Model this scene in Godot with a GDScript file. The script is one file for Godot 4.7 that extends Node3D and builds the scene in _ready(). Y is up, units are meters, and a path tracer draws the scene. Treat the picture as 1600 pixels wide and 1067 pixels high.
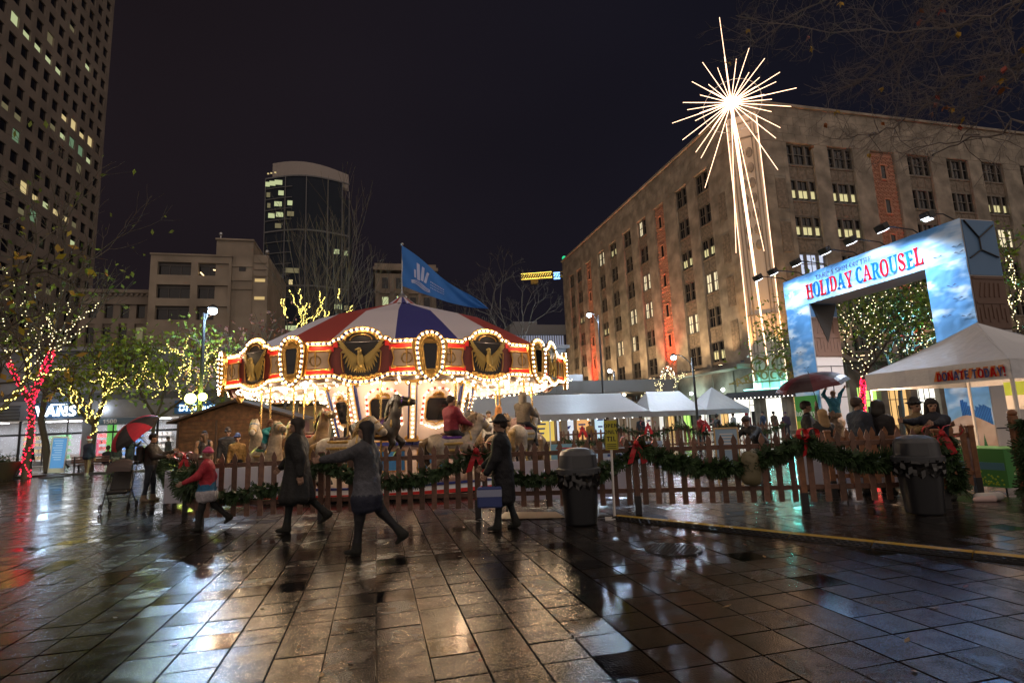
extends Node3D
# A rainy night in a city plaza: a lit carousel behind a picket fence.

var rng := RandomNumberGenerator.new()
var used := {}
var mats := {}
const GY := 0.2461            # the street grid is turned by this much
const U1 := Vector3(-0.2436, 0, -0.9699)
const U2 := Vector3(0.9699, 0, -0.2436)

class MB:
	var v := PackedVector3Array()
	var n := PackedVector3Array()
	var c := PackedColorArray()
	var uv := PackedVector2Array()
	var ix := PackedInt32Array()
	var col := Color(1, 1, 1)
	var xf := Transform3D()
	func add(p: Vector3, nn: Vector3, t := Vector2.ZERO) -> int:
		v.append(xf * p)
		n.append((xf.basis * nn).normalized())
		uv.append(t)
		c.append(col)
		return v.size() - 1
	func f3(a: int, b: int, d: int) -> void:
		ix.append(a); ix.append(d); ix.append(b)
	func quad(a: Vector3, b: Vector3, d: Vector3, e: Vector3) -> void:
		var nn := (b - a).cross(e - a)
		if nn.length_squared() < 1e-14:
			nn = (d - b).cross(a - b)
		nn = nn.normalized()
		var i := add(a, nn, Vector2(0, 1))
		add(b, nn, Vector2(1, 1)); add(d, nn, Vector2(1, 0)); add(e, nn, Vector2(0, 0))
		f3(i, i + 1, i + 2); f3(i, i + 2, i + 3)
	func tri(a: Vector3, b: Vector3, d: Vector3) -> void:
		var nn := (b - a).cross(d - a).normalized()
		var i := add(a, nn, Vector2(0, 1))
		add(b, nn, Vector2(1, 1)); add(d, nn, Vector2(0.5, 0))
		f3(i, i + 1, i + 2)
	func box(ctr: Vector3, s: Vector3, bas := Basis.IDENTITY, ch := 0.0) -> void:
		var h := s * 0.5
		var t := Vector3(h.x - ch, h.y, h.z - ch)     # ch: bevelled top
		var q := []
		for k in 8:
			var top := k >= 4
			var hx: float = t.x if top else h.x
			var hz: float = t.z if top else h.z
			var sx := 1.0 if k % 4 in [1, 2] else -1.0
			var sz := 1.0 if k % 4 in [0, 1] else -1.0
			q.append(ctr + bas * Vector3(hx * sx, h.y if top else -h.y, hz * sz))
		quad(q[0], q[1], q[5], q[4]); quad(q[1], q[2], q[6], q[5]); quad(q[2], q[3], q[7], q[6]); quad(q[3], q[0], q[4], q[7])
		quad(q[4], q[5], q[6], q[7]); quad(q[3], q[2], q[1], q[0])
	func cbox(ctr: Vector3, s: Vector3, b: float, bas := Basis.IDENTITY) -> void:   # all edges chamfered
		var h := s * 0.5
		var fs := [[Vector3.RIGHT, Vector3.UP, Vector3.BACK], [Vector3.UP, Vector3.BACK, Vector3.RIGHT], [Vector3.BACK, Vector3.RIGHT, Vector3.UP]]
		for f in fs:
			for sg in [1.0, -1.0]:
				var w: Vector3 = f[0] * sg
				var a: Vector3 = f[1]
				var e: Vector3 = f[2] * sg
				var o: Vector3 = w * absf(h.dot(f[0]))
				var ha := absf(h.dot(f[1])) - b
				var he := absf(h.dot(f[2])) - b
				quad(ctr + bas * (o - a * ha - e * he), ctr + bas * (o + a * ha - e * he), ctr + bas * (o + a * ha + e * he), ctr + bas * (o - a * ha + e * he))
		for f in fs:   # edges along f[0]
			var l := absf(h.dot(f[0])) - b
			var ha := absf(h.dot(f[1]))
			var he := absf(h.dot(f[2]))
			for sa in [1.0, -1.0]:
				for se in [1.0, -1.0]:
					var p1: Vector3 = f[1] * sa * ha + f[2] * se * (he - b)
					var p2: Vector3 = f[1] * sa * (ha - b) + f[2] * se * he
					var d: Vector3 = f[0] * l * sa * se
					quad(ctr + bas * (p1 - d), ctr + bas * (p1 + d), ctr + bas * (p2 + d), ctr + bas * (p2 - d))
		for sx in [1.0, -1.0]:
			for sy in [1.0, -1.0]:
				for sz in [1.0, -1.0]:
					var p := Vector3(h.x * sx, (h.y - b) * sy, (h.z - b) * sz)
					var q := Vector3((h.x - b) * sx, h.y * sy, (h.z - b) * sz)
					var r := Vector3((h.x - b) * sx, (h.y - b) * sy, h.z * sz)
					if sx * sy * sz > 0: tri(ctr + bas * p, ctr + bas * q, ctr + bas * r)
					else: tri(ctr + bas * p, ctr + bas * r, ctr + bas * q)
	func bar(p: Vector3, q: Vector3, w: float, h: float, up := Vector3.UP) -> void:
		var z := (q - p)
		var l := z.length()
		z /= l
		if absf(z.dot(up)) > 0.99: up = Vector3.RIGHT
		var x := up.cross(z).normalized()
		box((p + q) * 0.5, Vector3(w, h, l), Basis(x, z.cross(x), z))
	func tube(pts: Array, rads: Array, sides := 6, caps := true) -> void:
		var m := pts.size()
		var t0: Vector3 = (pts[1] - pts[0]).normalized()
		var x := t0.cross(Vector3.UP if absf(t0.y) < 0.9 else Vector3.RIGHT).normalized()
		var first := v.size()
		for i in m:
			var t: Vector3 = ((pts[mini(i + 1, m - 1)] as Vector3) - pts[maxi(i - 1, 0)]).normalized()
			if t == Vector3.ZERO: t = t0
			x = (x - t * x.dot(t)).normalized()
			var y := t.cross(x)
			for k in sides:
				var a := TAU * k / sides
				var d := x * cos(a) + y * sin(a)
				var r: float = rads[mini(i, rads.size() - 1)]
				add(pts[i] + d * r, d)
		for i in m - 1:
			for k in sides:
				var a := first + i * sides + k
				var b := first + i * sides + (k + 1) % sides
				f3(a, b, b + sides); f3(a, b + sides, a + sides)
		if caps:
			for e in 2:
				var i := 0 if e == 0 else m - 1
				var t: Vector3 = ((pts[1] - pts[0]) if e == 0 else (pts[m - 1] - pts[m - 2]))
				t = t.normalized() * (-1.0 if e == 0 else 1.0)
				var s := v.size()
				for k in sides:
					v.append(v[first + i * sides + k]); n.append((xf.basis * t).normalized()); uv.append(Vector2.ZERO); c.append(col)
				for k in range(1, sides - 1):
					if e == 0: f3(s, s + k + 1, s + k)
					else: f3(s, s + k, s + k + 1)
	func lathe(pr: Array, sides := 16, ctr := Vector3.ZERO, from := 0.0, to := TAU, smooth := true) -> void:
		for i in pr.size() - 1:          # profile of (radius, y), outside seen when y runs up
			var a: Vector2 = pr[i]
			var b: Vector2 = pr[i + 1]
			var d := b - a
			var nn := Vector2(d.y, -d.x).normalized()
			var s := v.size()
			for k in sides + 1:
				var g := from + (to - from) * k / sides
				var dir := Vector3(sin(g), 0, cos(g))
				var nd := dir
				if not smooth:
					var g2 := from + (to - from) * (k + 0.5) / sides
					nd = Vector3(sin(g2), 0, cos(g2))
				var no := nd * nn.x + Vector3.UP * nn.y
				add(ctr + dir * a.x + Vector3.UP * a.y, no, Vector2(float(k) / sides, 0)); add(ctr + dir * b.x + Vector3.UP * b.y, no, Vector2(float(k) / sides, 1))
			for k in sides:
				var o := s + k * 2
				f3(o, o + 2, o + 3); f3(o, o + 3, o + 1)
	func prism(poly: PackedVector2Array, z0: float, z1: float, sides := true, back := true) -> void:
		var area := 0.0
		for i in poly.size():
			var p := poly[i]
			var q := poly[(i + 1) % poly.size()]
			area += p.x * q.y - q.x * p.y
		if area < 0: poly.reverse()
		var t := Geometry2D.triangulate_polygon(poly)
		for e in (2 if back else 1):
			var z := z1 if e == 0 else z0
			var nn := Vector3(0, 0, 1 if e == 0 else -1)
			var s := v.size()
			for p in poly: add(Vector3(p.x, p.y, z), nn, p)
			for i in range(0, t.size(), 3):
				var a := poly[t[i]]
				var b := poly[t[i + 1]]
				var d := poly[t[i + 2]]
				var ccw := (b - a).cross(d - a) > 0
				if ccw == (e == 0): f3(s + t[i], s + t[i + 1], s + t[i + 2])
				else: f3(s + t[i], s + t[i + 2], s + t[i + 1])
		if sides:
			for i in poly.size():
				var p := poly[i]
				var q := poly[(i + 1) % poly.size()]
				quad(Vector3(p.x, p.y, z0), Vector3(q.x, q.y, z0), Vector3(q.x, q.y, z1), Vector3(p.x, p.y, z1))
	func ball(ctr: Vector3, r: Vector3, sides := 8, rings := 5, bas := Basis.IDENTITY) -> void:
		var s := v.size()
		for i in rings + 1:
			var a := PI * i / rings - PI / 2
			for k in sides + 1:
				var g := TAU * k / sides
				var d := Vector3(cos(a) * sin(g), sin(a), cos(a) * cos(g))
				add(ctr + bas * (d * r), bas * (d / r), Vector2(float(k) / sides, float(i) / rings))
		for i in rings:
			for k in sides:
				var o := s + i * (sides + 1) + k
				f3(o, o + 1, o + sides + 2); f3(o, o + sides + 2, o + sides + 1)
	func octa(ctr: Vector3, r: float) -> void:
		var s := v.size()
		for d in [Vector3.RIGHT, Vector3.LEFT, Vector3.UP, Vector3.DOWN, Vector3.BACK, Vector3.FORWARD]: add(ctr + d * r, d)
		for q in [[0, 2, 4], [2, 1, 4], [1, 3, 4], [3, 0, 4], [2, 0, 5], [1, 2, 5], [3, 1, 5], [0, 3, 5]]: f3(s + q[0], s + q[1], s + q[2])
	func mesh(colors := false) -> ArrayMesh:
		var a := []
		a.resize(Mesh.ARRAY_MAX)
		a[Mesh.ARRAY_VERTEX] = v; a[Mesh.ARRAY_NORMAL] = n; a[Mesh.ARRAY_TEX_UV] = uv; a[Mesh.ARRAY_INDEX] = ix
		if colors: a[Mesh.ARRAY_COLOR] = c
		var m := ArrayMesh.new()
		m.add_surface_from_arrays(Mesh.PRIMITIVE_TRIANGLES, a)
		return m

func lin(r: float, g: float, b: float) -> Color:
	return Color(r, g, b).linear_to_srgb()

func mk(key: String, c := Vector3(0.5, 0.5, 0.5), rough := 0.7, metal := 0.0, glow := 0.0, gc := Vector3.ZERO) -> StandardMaterial3D:
	if mats.has(key): return mats[key]
	var m := StandardMaterial3D.new()
	m.resource_name = key
	m.albedo_color = lin(c.x, c.y, c.z)
	m.roughness = rough
	m.metallic = metal
	if glow > 0:
		m.emission_enabled = true
		if gc == Vector3.ZERO: gc = c
		m.emission = lin(gc.x, gc.y, gc.z)
		m.emission_energy_multiplier = glow
	mats[key] = m
	return m

func noise_tex(seed_: int, freq: float, size := 512, lo := 0.0, hi := 1.0, oct := 4, kind := FastNoiseLite.TYPE_SIMPLEX_SMOOTH) -> NoiseTexture2D:
	var f := FastNoiseLite.new()
	f.seed = seed_; f.frequency = freq; f.fractal_octaves = oct; f.noise_type = kind
	var t := NoiseTexture2D.new()
	t.width = size; t.height = size; t.seamless = true; t.noise = f; t.generate_mipmaps = false
	var g := Gradient.new()
	g.set_color(0, Color(lo, lo, lo)); g.set_color(1, Color(hi, hi, hi))
	t.color_ramp = g
	return t

func tri_tex(m: StandardMaterial3D, scale: float, alb = null, bump = null, bh := 0.0, rough = null) -> void:
	m.uv1_triplanar = true; m.uv1_world_triplanar = true
	m.uv1_scale = Vector3.ONE * scale
	if alb: m.albedo_texture = alb
	if rough:
		m.roughness = 1.0; m.roughness_texture = rough
	if bump:
		m.heightmap_enabled = true; m.heightmap_texture = bump; m.heightmap_scale = bh

func numbered(s: String) -> String:
	if not used.has(s):
		used[s] = 0
		return s
	used[s] += 1
	return "%s_%03d" % [s, used[s]]

func tag(o: Node3D, label: String, cat: String, group := "", kind := "") -> Node3D:
	if label: o.set_meta("label", label)
	if cat: o.set_meta("category", cat)
	if group: o.set_meta("group", group)
	if kind: o.set_meta("kind", kind)
	return o

func thing(called: String, label: String, cat: String, at := Vector3.ZERO, turn := 0.0, group := "") -> Node3D:
	var o := Node3D.new()
	o.name = numbered(called)
	add_child(o)
	o.position = at; o.rotation.y = turn
	tag(o, label, cat, group)
	return o

func part(p: Node3D, called: String, mesh: Mesh, m: Material, xf := Transform3D(), stuff := false) -> MeshInstance3D:
	var o := MeshInstance3D.new()
	o.name = called if p != self else numbered(called)
	o.mesh = mesh
	o.material_override = m
	p.add_child(o, true)
	o.transform = xf
	if stuff: o.set_meta("kind", "stuff")
	return o

func sub(p: Node3D, called: String, xf := Transform3D()) -> Node3D:
	var o := Node3D.new()
	o.name = called
	p.add_child(o, true)
	o.transform = xf
	return o

func struct(called: String, mesh: Mesh, m: Material, xf := Transform3D()) -> MeshInstance3D:
	var o := part(self, called, mesh, m, xf)
	o.set_meta("kind", "structure")
	return o

func multi(p: Node3D, called: String, mesh: Mesh, m: Material, xs: Array, stuff := true) -> MultiMeshInstance3D:
	var mm := MultiMesh.new()
	mm.transform_format = MultiMesh.TRANSFORM_3D
	mm.mesh = mesh
	mm.instance_count = xs.size()
	for i in xs.size(): mm.set_instance_transform(i, xs[i] if xs[i] is Transform3D else Transform3D(Basis.IDENTITY, xs[i]))
	var o := MultiMeshInstance3D.new()
	o.name = called if p != self else numbered(called)
	o.multimesh = mm
	o.material_override = m
	p.add_child(o, true)
	if stuff: o.set_meta("kind", "stuff")
	return o

func omni(p: Node3D, at: Vector3, e: float, c := Color(1, 0.8, 0.55), size := 0.05) -> OmniLight3D:
	var l := OmniLight3D.new()
	l.name = "lamp_glow"
	p.add_child(l, true)
	l.position = at; l.light_energy = e; l.light_color = c; l.light_size = size
	l.omni_range = 60.0; l.omni_attenuation = 2.0; l.shadow_enabled = true
	return l

func spot(p: Node3D, at: Vector3, to: Vector3, e: float, c: Color, angle := 40.0, size := 0.08, blend := 0.8) -> SpotLight3D:
	var l := SpotLight3D.new()
	l.name = "flood_glow"
	p.add_child(l, true)
	l.position = at
	var up := Vector3.UP if absf((to - at).normalized().y) < 0.98 else Vector3.RIGHT
	l.basis = Basis.looking_at(to - at, up)
	l.light_energy = e; l.light_color = c; l.light_size = size; l.spot_angle = angle; l.spot_range = 60.0; l.spot_attenuation = 2.0
	l.spot_angle_attenuation = blend; l.shadow_enabled = true
	return l

func text_mesh(s: String, size: float, depth := 0.01, font := "Droid Sans", bold := true, width := 100) -> TextMesh:
	var t := TextMesh.new()
	var f := SystemFont.new()
	f.font_names = PackedStringArray([font])
	f.font_weight = 700 if bold else 400
	t.font = f; t.text = s; t.font_size = 64; t.pixel_size = size / 46.0; t.depth = depth; t.curve_step = 2.0
	return t

func ease_arr(n: int, f: Callable) -> Array:
	var a := []
	for i in n: a.append(f.call(i))
	return a

func rf(a: float, b: float) -> float:
	return rng.randf_range(a, b)
# ---- smooth bodies: tapered capsules joined by a smooth minimum and meshed as surface nets ----
# bone: [a, b, ra, rb, palette index]
func net(bones: Array, cell: float, k: float) -> Dictionary:
	var lo := Vector3.INF
	var hi := -Vector3.INF
	for q in bones:
		var m: float = maxf(q[2], q[3]) + 3.0 * k
		for e in 2:
			lo = lo.min(q[e] - Vector3.ONE * m); hi = hi.max(q[e] + Vector3.ONE * m)
	lo -= Vector3.ONE * cell * 1.5
	var nx := int((hi.x - lo.x) / cell) + 3
	var ny := int((hi.y - lo.y) / cell) + 3
	var nz := int((hi.z - lo.z) / cell) + 3
	var s := PackedFloat32Array()
	s.resize(nx * ny * nz)
	var bd := PackedFloat32Array()
	bd.resize(nx * ny * nz)
	bd.fill(1e9)
	var best := PackedByteArray()
	best.resize(nx * ny * nz)
	for q in bones:
		var a: Vector3 = q[0]
		var b: Vector3 = q[1]
		var ra: float = q[2]
		var rd: float = q[3] - ra
		var ba := b - a
		var il := 1.0 / maxf(ba.length_squared(), 1e-9)
		var m: float = maxf(q[2], q[3]) + 2.6 * k
		var l := (a.min(b) - Vector3.ONE * m - lo) / cell
		var h := (a.max(b) + Vector3.ONE * m - lo) / cell
		for iz in range(int(l.z), int(h.z) + 2):
			for iy in range(int(l.y), int(h.y) + 2):
				var row := (iz * ny + iy) * nx
				for ixx in range(int(l.x), int(h.x) + 2):
					var p := lo + Vector3(ixx, iy, iz) * cell - a
					var t := clampf(p.dot(ba) * il, 0.0, 1.0)
					var d := (p - ba * t).length() - ra - rd * t
					if d < 2.6 * k:
						var o := row + ixx
						s[o] += exp(-maxf(d, -6.0 * k) / k)
						if d < bd[o]:
							bd[o] = d; best[o] = q[4]
	var verts := PackedVector3Array()
	var ids := PackedByteArray()
	var idx := PackedInt32Array()
	var made := {}
	var st := [1, nx, nx * ny]
	var corner := PackedInt32Array([0, 1, nx, nx + 1, nx * ny, nx * ny + 1, nx * ny + nx, nx * ny + nx + 1])
	var edges := [[0, 1], [2, 3], [4, 5], [6, 7], [0, 2], [1, 3], [4, 6], [5, 7], [0, 4], [1, 5], [2, 6], [3, 7]]
	for o in s.size():
		if s[o] <= 1.0: continue
		for ax in 3:
			for sg in [1, -1]:
				var o2: int = o + st[ax] * sg
				if o2 < 0 or o2 >= s.size() or s[o2] > 1.0: continue
				var base: int = mini(o, o2)
				var u: int = st[(ax + 1) % 3]
				var w: int = st[(ax + 2) % 3]
				var vi := []
				for cc in [base - u - w, base - w, base, base - u]:
					if not made.has(cc):
						var sum := Vector3.ZERO
						var cnt := 0
						var fs := PackedFloat32Array()
						for e in 8: fs.append(k * log(maxf(s[cc + corner[e]], 1e-4)))
						for e in edges:
							var f0 := fs[e[0]]
							var f1 := fs[e[1]]
							if (f0 > 0) != (f1 > 0):
								var t := f0 / (f0 - f1)
								var p0 := Vector3(e[0] & 1, (e[0] >> 1) & 1, e[0] >> 2)
								var p1 := Vector3(e[1] & 1, (e[1] >> 1) & 1, e[1] >> 2)
								sum += p0.lerp(p1, t); cnt += 1
						var cz: int = cc / (nx * ny)
						var cy: int = (cc / nx) % ny
						made[cc] = verts.size()
						verts.append(lo + (Vector3(cc % nx, cy, cz) + sum / maxf(cnt, 1)) * cell)
						ids.append(best[o])
					vi.append(made[cc])
				if sg < 0: vi.reverse()
				idx.append_array(PackedInt32Array([vi[0], vi[2], vi[1], vi[0], vi[3], vi[2]]))
	var nor := PackedVector3Array()
	nor.resize(verts.size())
	for i in range(0, idx.size(), 3):
		var g := (verts[idx[i + 2]] - verts[idx[i]]).cross(verts[idx[i + 1]] - verts[idx[i]])
		for j in 3: nor[idx[i + j]] += g
	for i in nor.size(): nor[i] = nor[i].normalized()
	return {"v": verts, "n": nor, "id": ids, "ix": idx}

func put_net(b: MB, d: Dictionary, pal: Array, xf := Transform3D()) -> void:
	var s := b.v.size()
	var nb := xf.basis.inverse().transposed()
	for i in d.v.size():
		b.v.append(xf * d.v[i]); b.n.append((nb * d.n[i]).normalized()); b.uv.append(Vector2.ZERO); b.c.append(pal[d.id[i]])
	for i in d.ix: b.ix.append(s + i)

func vc(key: String, rough := 0.8) -> StandardMaterial3D:
	var m := mk(key, Vector3.ONE, rough)
	m.vertex_color_use_as_albedo = true
	return m
func _ready() -> void:
	rng.seed = 20141
	# camera
	var cam := Camera3D.new()
	cam.name = "camera"
	add_child(cam)
	cam.position = Vector3(0, 1.52, 0)
	cam.rotation_order = EULER_ORDER_YXZ
	cam.rotation_degrees = Vector3(8.73, 0, -2.33)
	cam.fov = 63.62
	cam.near = 0.05; cam.far = 900.0
	cam.current = true
	# night sky under low cloud
	var im := Image.create(256, 128, false, Image.FORMAT_RGBF)
	var fn := FastNoiseLite.new()
	fn.seed = 5; fn.frequency = 1.3; fn.fractal_octaves = 3
	for y in 128:
		for x in 256:
			var az := (x + 0.5) / 256.0 * TAU - PI
			var el := PI / 2 - (y + 0.5) / 128.0 * PI
			var d := Vector3(sin(az) * cos(el), sin(el), -cos(az) * cos(el))
			var k := 0.5 - 0.5 * sin(az + 0.1)
			var c := Vector3(0.0130, 0.0085, 0.0094).lerp(Vector3(0.0052, 0.0062, 0.0125), clampf(k, 0, 1))
			c *= 1.0 + 0.18 * fn.get_noise_3d(d.x, d.y * 2.0, d.z) + 0.15 * (1.0 - absf(d.y))
			im.set_pixel(x, y, Color(c.x, c.y, c.z))
	var sm := PanoramaSkyMaterial.new()
	sm.panorama = ImageTexture.create_from_image(im)
	var sky := Sky.new()
	sky.sky_material = sm
	var env := Environment.new()
	env.background_mode = Environment.BG_SKY
	env.sky = sky
	env.tonemap_mode = Environment.TONE_MAPPER_LINEAR
	env.tonemap_exposure = 1.0
	env.sdfgi_enabled = true; env.ssao_enabled = true; env.ssil_enabled = true
	var we := WorldEnvironment.new()
	we.name = "world"
	we.environment = env
	add_child(we)
	# unseen city glow off the clouds, set behind the camera to light the fronts
	var sun := DirectionalLight3D.new()
	sun.name = "city_glow"
	add_child(sun)
	sun.basis = Basis.looking_at(Vector3(-0.12, -0.55, -0.82))
	sun.light_energy = 0.46; sun.light_angular_distance = 150.0; sun.light_color = Color(1.0, 0.91, 0.84)
	sun.shadow_enabled = true
	common()
	plaza()
	far_buildings()
	store()
	shop_row()
	pavilion()
	lamps()
	trees()
	carousel()
	fences()
	arch()
	tents()
	street_things()
	people()

func common() -> void:
	var grain := noise_tex(3, 0.02, 512, 0.75, 1.0)
	var fine := noise_tex(4, 0.06, 512, 0.0, 1.0, 3)
	mk("gold", Vector3(0.62, 0.36, 0.10), 0.32, 0.85)
	mk("dark_gold", Vector3(0.20, 0.13, 0.04), 0.4, 0.7)
	mk("brass", Vector3(0.72, 0.50, 0.20), 0.22, 1.0)
	mk("red_paint", Vector3(0.62, 0.02, 0.015), 0.4)
	mk("maroon_paint", Vector3(0.13, 0.022, 0.016), 0.4)
	mk("cream", Vector3(0.66, 0.55, 0.44), 0.45)
	mk("pink_white", Vector3(0.72, 0.58, 0.52), 0.5)
	mk("blue_paint", Vector3(0.02, 0.03, 0.16), 0.4)
	mk("light_blue", Vector3(0.03, 0.14, 0.36), 0.4)
	mk("white_paint", Vector3(0.7, 0.68, 0.66), 0.45)
	mk("panel_brown", Vector3(0.25, 0.19, 0.14), 0.4)
	mk("black", Vector3(0.012, 0.011, 0.011), 0.5)
	mk("dark_glass", Vector3(0.015, 0.014, 0.016), 0.06)
	mk("steel", Vector3(0.45, 0.45, 0.46), 0.35, 0.9)
	mk("dark_metal", Vector3(0.03, 0.03, 0.032), 0.45, 0.4)
	mk("bulb", Vector3(1, 0.9, 0.75), 0.4, 0, 46.0, Vector3(1.0, 0.73, 0.45))
	mk("band", Vector3(0.30, 0.25, 0.2), 0.5)
	mk("dot_blue", Vector3(0.004, 0.008, 0.07), 0.5)
	mk("bulb_in", Vector3(1, 0.9, 0.75), 0.4, 0, 17.0, Vector3(1.0, 0.74, 0.47))
	mk("globe", Vector3(1, 0.9, 0.75), 0.4, 0, 40.0, Vector3(1.0, 0.76, 0.5))
	for k in 3:
		var v := mk("fence_wood_%d" % k, Vector3(0.18, 0.09, 0.06) * [0.7, 1.0, 1.3][k], 0.5)
		tri_tex(v, 0.8, grain, fine, 0.15)
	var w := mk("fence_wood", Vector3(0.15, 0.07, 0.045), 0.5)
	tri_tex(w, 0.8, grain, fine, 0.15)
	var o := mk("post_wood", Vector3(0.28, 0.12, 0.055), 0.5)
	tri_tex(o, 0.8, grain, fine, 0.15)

func plaza() -> void:
	var base := mk("wet_base", Vector3(0.022, 0.019, 0.017), 0.22)
	tri_tex(base, 0.25, null, noise_tex(7, 0.03, 512, 0, 1, 4), 0.15)
	var b := MB.new()
	b.quad(Vector3(-420, -0.02, 30), Vector3(420, -0.02, 30), Vector3(420, -0.02, -520), Vector3(-420, -0.02, -520))
	var root := struct("plaza", b.mesh(), base)
	# wet stones: tone, base roughness
	var tones := [Vector3(0.016, 0.013, 0.012), Vector3(0.022, 0.018, 0.016), Vector3(0.012, 0.010, 0.010), Vector3(0.024, 0.013, 0.010), Vector3(0.034, 0.029, 0.026), Vector3(0.008, 0.007, 0.007), Vector3(0.024, 0.017, 0.013)]
	# grit with flattened wet patches, and the gloss that goes with it
	var f1 := FastNoiseLite.new()
	f1.seed = 8; f1.frequency = 0.17; f1.fractal_octaves = 3
	var f2 := FastNoiseLite.new()
	f2.seed = 15; f2.frequency = 0.011; f2.fractal_octaves = 5
	var g1 := f1.get_seamless_image(1024, 1024)
	var g2 := f2.get_seamless_image(1024, 1024)
	g1.convert(Image.FORMAT_L8); g2.convert(Image.FORMAT_L8)
	var d1 := g1.get_data()
	var d2 := g2.get_data()
	var hb := PackedByteArray()
	var rb := PackedByteArray()
	hb.resize(d1.size()); rb.resize(d1.size())
	for i in d1.size():
		var k := clampf((d2[i] - 88.0) / 70.0, 0.0, 1.0)
		var m := 0.72 + 0.28 * k * k * (3.0 - 2.0 * k)
		hb[i] = int(128.0 + (d1[i] - 128.0) * m)
		rb[i] = int(clampf(255.0 * m * (0.62 + 0.34 * d1[i] / 128.0), 0, 255))
	var grit := ImageTexture.create_from_image(Image.create_from_data(1024, 1024, false, Image.FORMAT_L8, hb))
	var gloss := ImageTexture.create_from_image(Image.create_from_data(1024, 1024, false, Image.FORMAT_L8, rb))
	var dirt := noise_tex(11, 0.012, 512, 0.55, 1.0, 5)
	var ms := []
	var fs := []
	for i in tones.size():
		var m := mk("wet_stone_%d" % i, tones[i], 0.3)
		tri_tex(m, 0.36, dirt, grit, [0.15, 0.19, 0.11, 0.15, 0.22, 0.06, 0.17][i], gloss)
		m.roughness = [0.19, 0.25, 0.14, 0.18, 0.29, 0.08, 0.22][i]
		m.uv1_offset = Vector3(0.137, 0.31, 0.219) * i
		ms.append(m)
		var q := m.duplicate() as StandardMaterial3D
		q.resource_name = "far_stone_%d" % i
		q.heightmap_scale = m.heightmap_scale * 0.4
		fs.append(q)
	var lens := [0.345, 0.345, 0.345, 0.345, 0.69]
	var wid := 0.345
	var shapes := []
	for l in lens:
		var q := MB.new()
		q.box(Vector3(0, -0.02, 0), Vector3(wid - 0.005, 0.04, l - 0.005), Basis.IDENTITY, 0.005)
		shapes.append(q.mesh())
	var far := []
	for i in ms.size() * 2: far.append(MB.new())
	var tilt := RandomNumberGenerator.new()
	tilt.seed = 77
	var count := 0
	for i in range(-135, 180):
		var at := 1.6
		while at < 42.0:
			var li := tilt.randi() % lens.size()
			var l: float = lens[li]
			var p: Vector3 = U2 * (i + 0.5) * wid + U1 * (at + l / 2)
			var band := absi(i + 100) % 9 == 0
			at += l
			var mi: int = [0, 1, 1, 2, 3, 4, 4, 5, 6, 6, 0, 1][tilt.randi() % 12]
			if band: mi = 4 if tilt.randf() < 0.7 else 1
			var yaw := GY
			var bas := Basis(Vector3.UP, yaw) * Basis.from_euler(Vector3(tilt.randfn(0, 0.0028), 0, tilt.randfn(0, 0.0028)))
			var dy := tilt.randf_range(-0.0018, 0.0012)
			if p.z > -2.6 or absf(p.x) > -p.z * 1.02 + 1.0: continue
			var xf := Transform3D(bas, Vector3(p.x, dy, p.z))
			if p.length() < 7.6 and count < 298:
				count += 1
				part(root, "paver", shapes[li], ms[mi], xf)
			else:
				var fi := mi if p.length() < 11.0 else mi + ms.size()
				far[fi].xf = xf
				far[fi].box(Vector3(0, -0.02, 0), Vector3(wid - 0.005, 0.04, l - 0.005), Basis.IDENTITY, 0.005)
	print("pavers ", count)
	for i in far.size():
		if far[i].v.size() > 0: part(root, "pavers", far[i].mesh(), ms[i] if i < ms.size() else fs[i - ms.size()], Transform3D(), true)
	# a few wet fallen leaves
	var lv := MB.new()
	for k in 150:
		var p := Vector3(tilt.randf_range(-9, 9), 0.006, -tilt.randf_range(2.8, 11.0))
		var a := tilt.randf() * TAU
		var u := Vector3(cos(a), 0.08, sin(a)) * tilt.randf_range(0.02, 0.045)
		var w := Vector3(-sin(a), 0.05, cos(a)) * 0.018
		var cc: Vector3 = [Vector3(0.12, 0.06, 0.015), Vector3(0.2, 0.12, 0.02), Vector3(0.14, 0.03, 0.015)][k % 3]
		lv.col = Color(cc.x, cc.y, cc.z)
		lv.quad(p - u, p + w, p + u + Vector3(0, 0.006, 0), p - w)
	var leaves := part(self, "fallen_leaves", lv.mesh(true), vc("wet_leaf", 0.3))
	tag(leaves, "scattered small wet leaves lying on the foreground paving", "leaves", "", "stuff")
# ---- the carousel ----
func poly_line_strip(b: MB, pts: Array, w: float, z0: float, z1: float) -> void:
	# a flat raised band of width w centred on a polyline in xy
	for i in pts.size() - 1:
		var p: Vector2 = pts[i]
		var q: Vector2 = pts[i + 1]
		var d := (q - p).normalized()
		var e := Vector2(-d.y, d.x) * w * 0.5
		var ext := d * w * 0.12
		b.prism(PackedVector2Array([p - e - ext, q - e + ext, q + e + ext, p + e - ext]), z0, z1 + 0.0008 * (i % 2), true, false)

func along(pts: Array, step: float) -> Array:
	var o := []
	var left := step * 0.5
	for i in pts.size() - 1:
		var p: Vector2 = pts[i]
		var q: Vector2 = pts[i + 1]
		var l := p.distance_to(q)
		var t := left
		while t < l:
			o.append([p.lerp(q, t / l), (q - p).normalized()])
			t += step
		left = t - l
	return o

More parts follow.
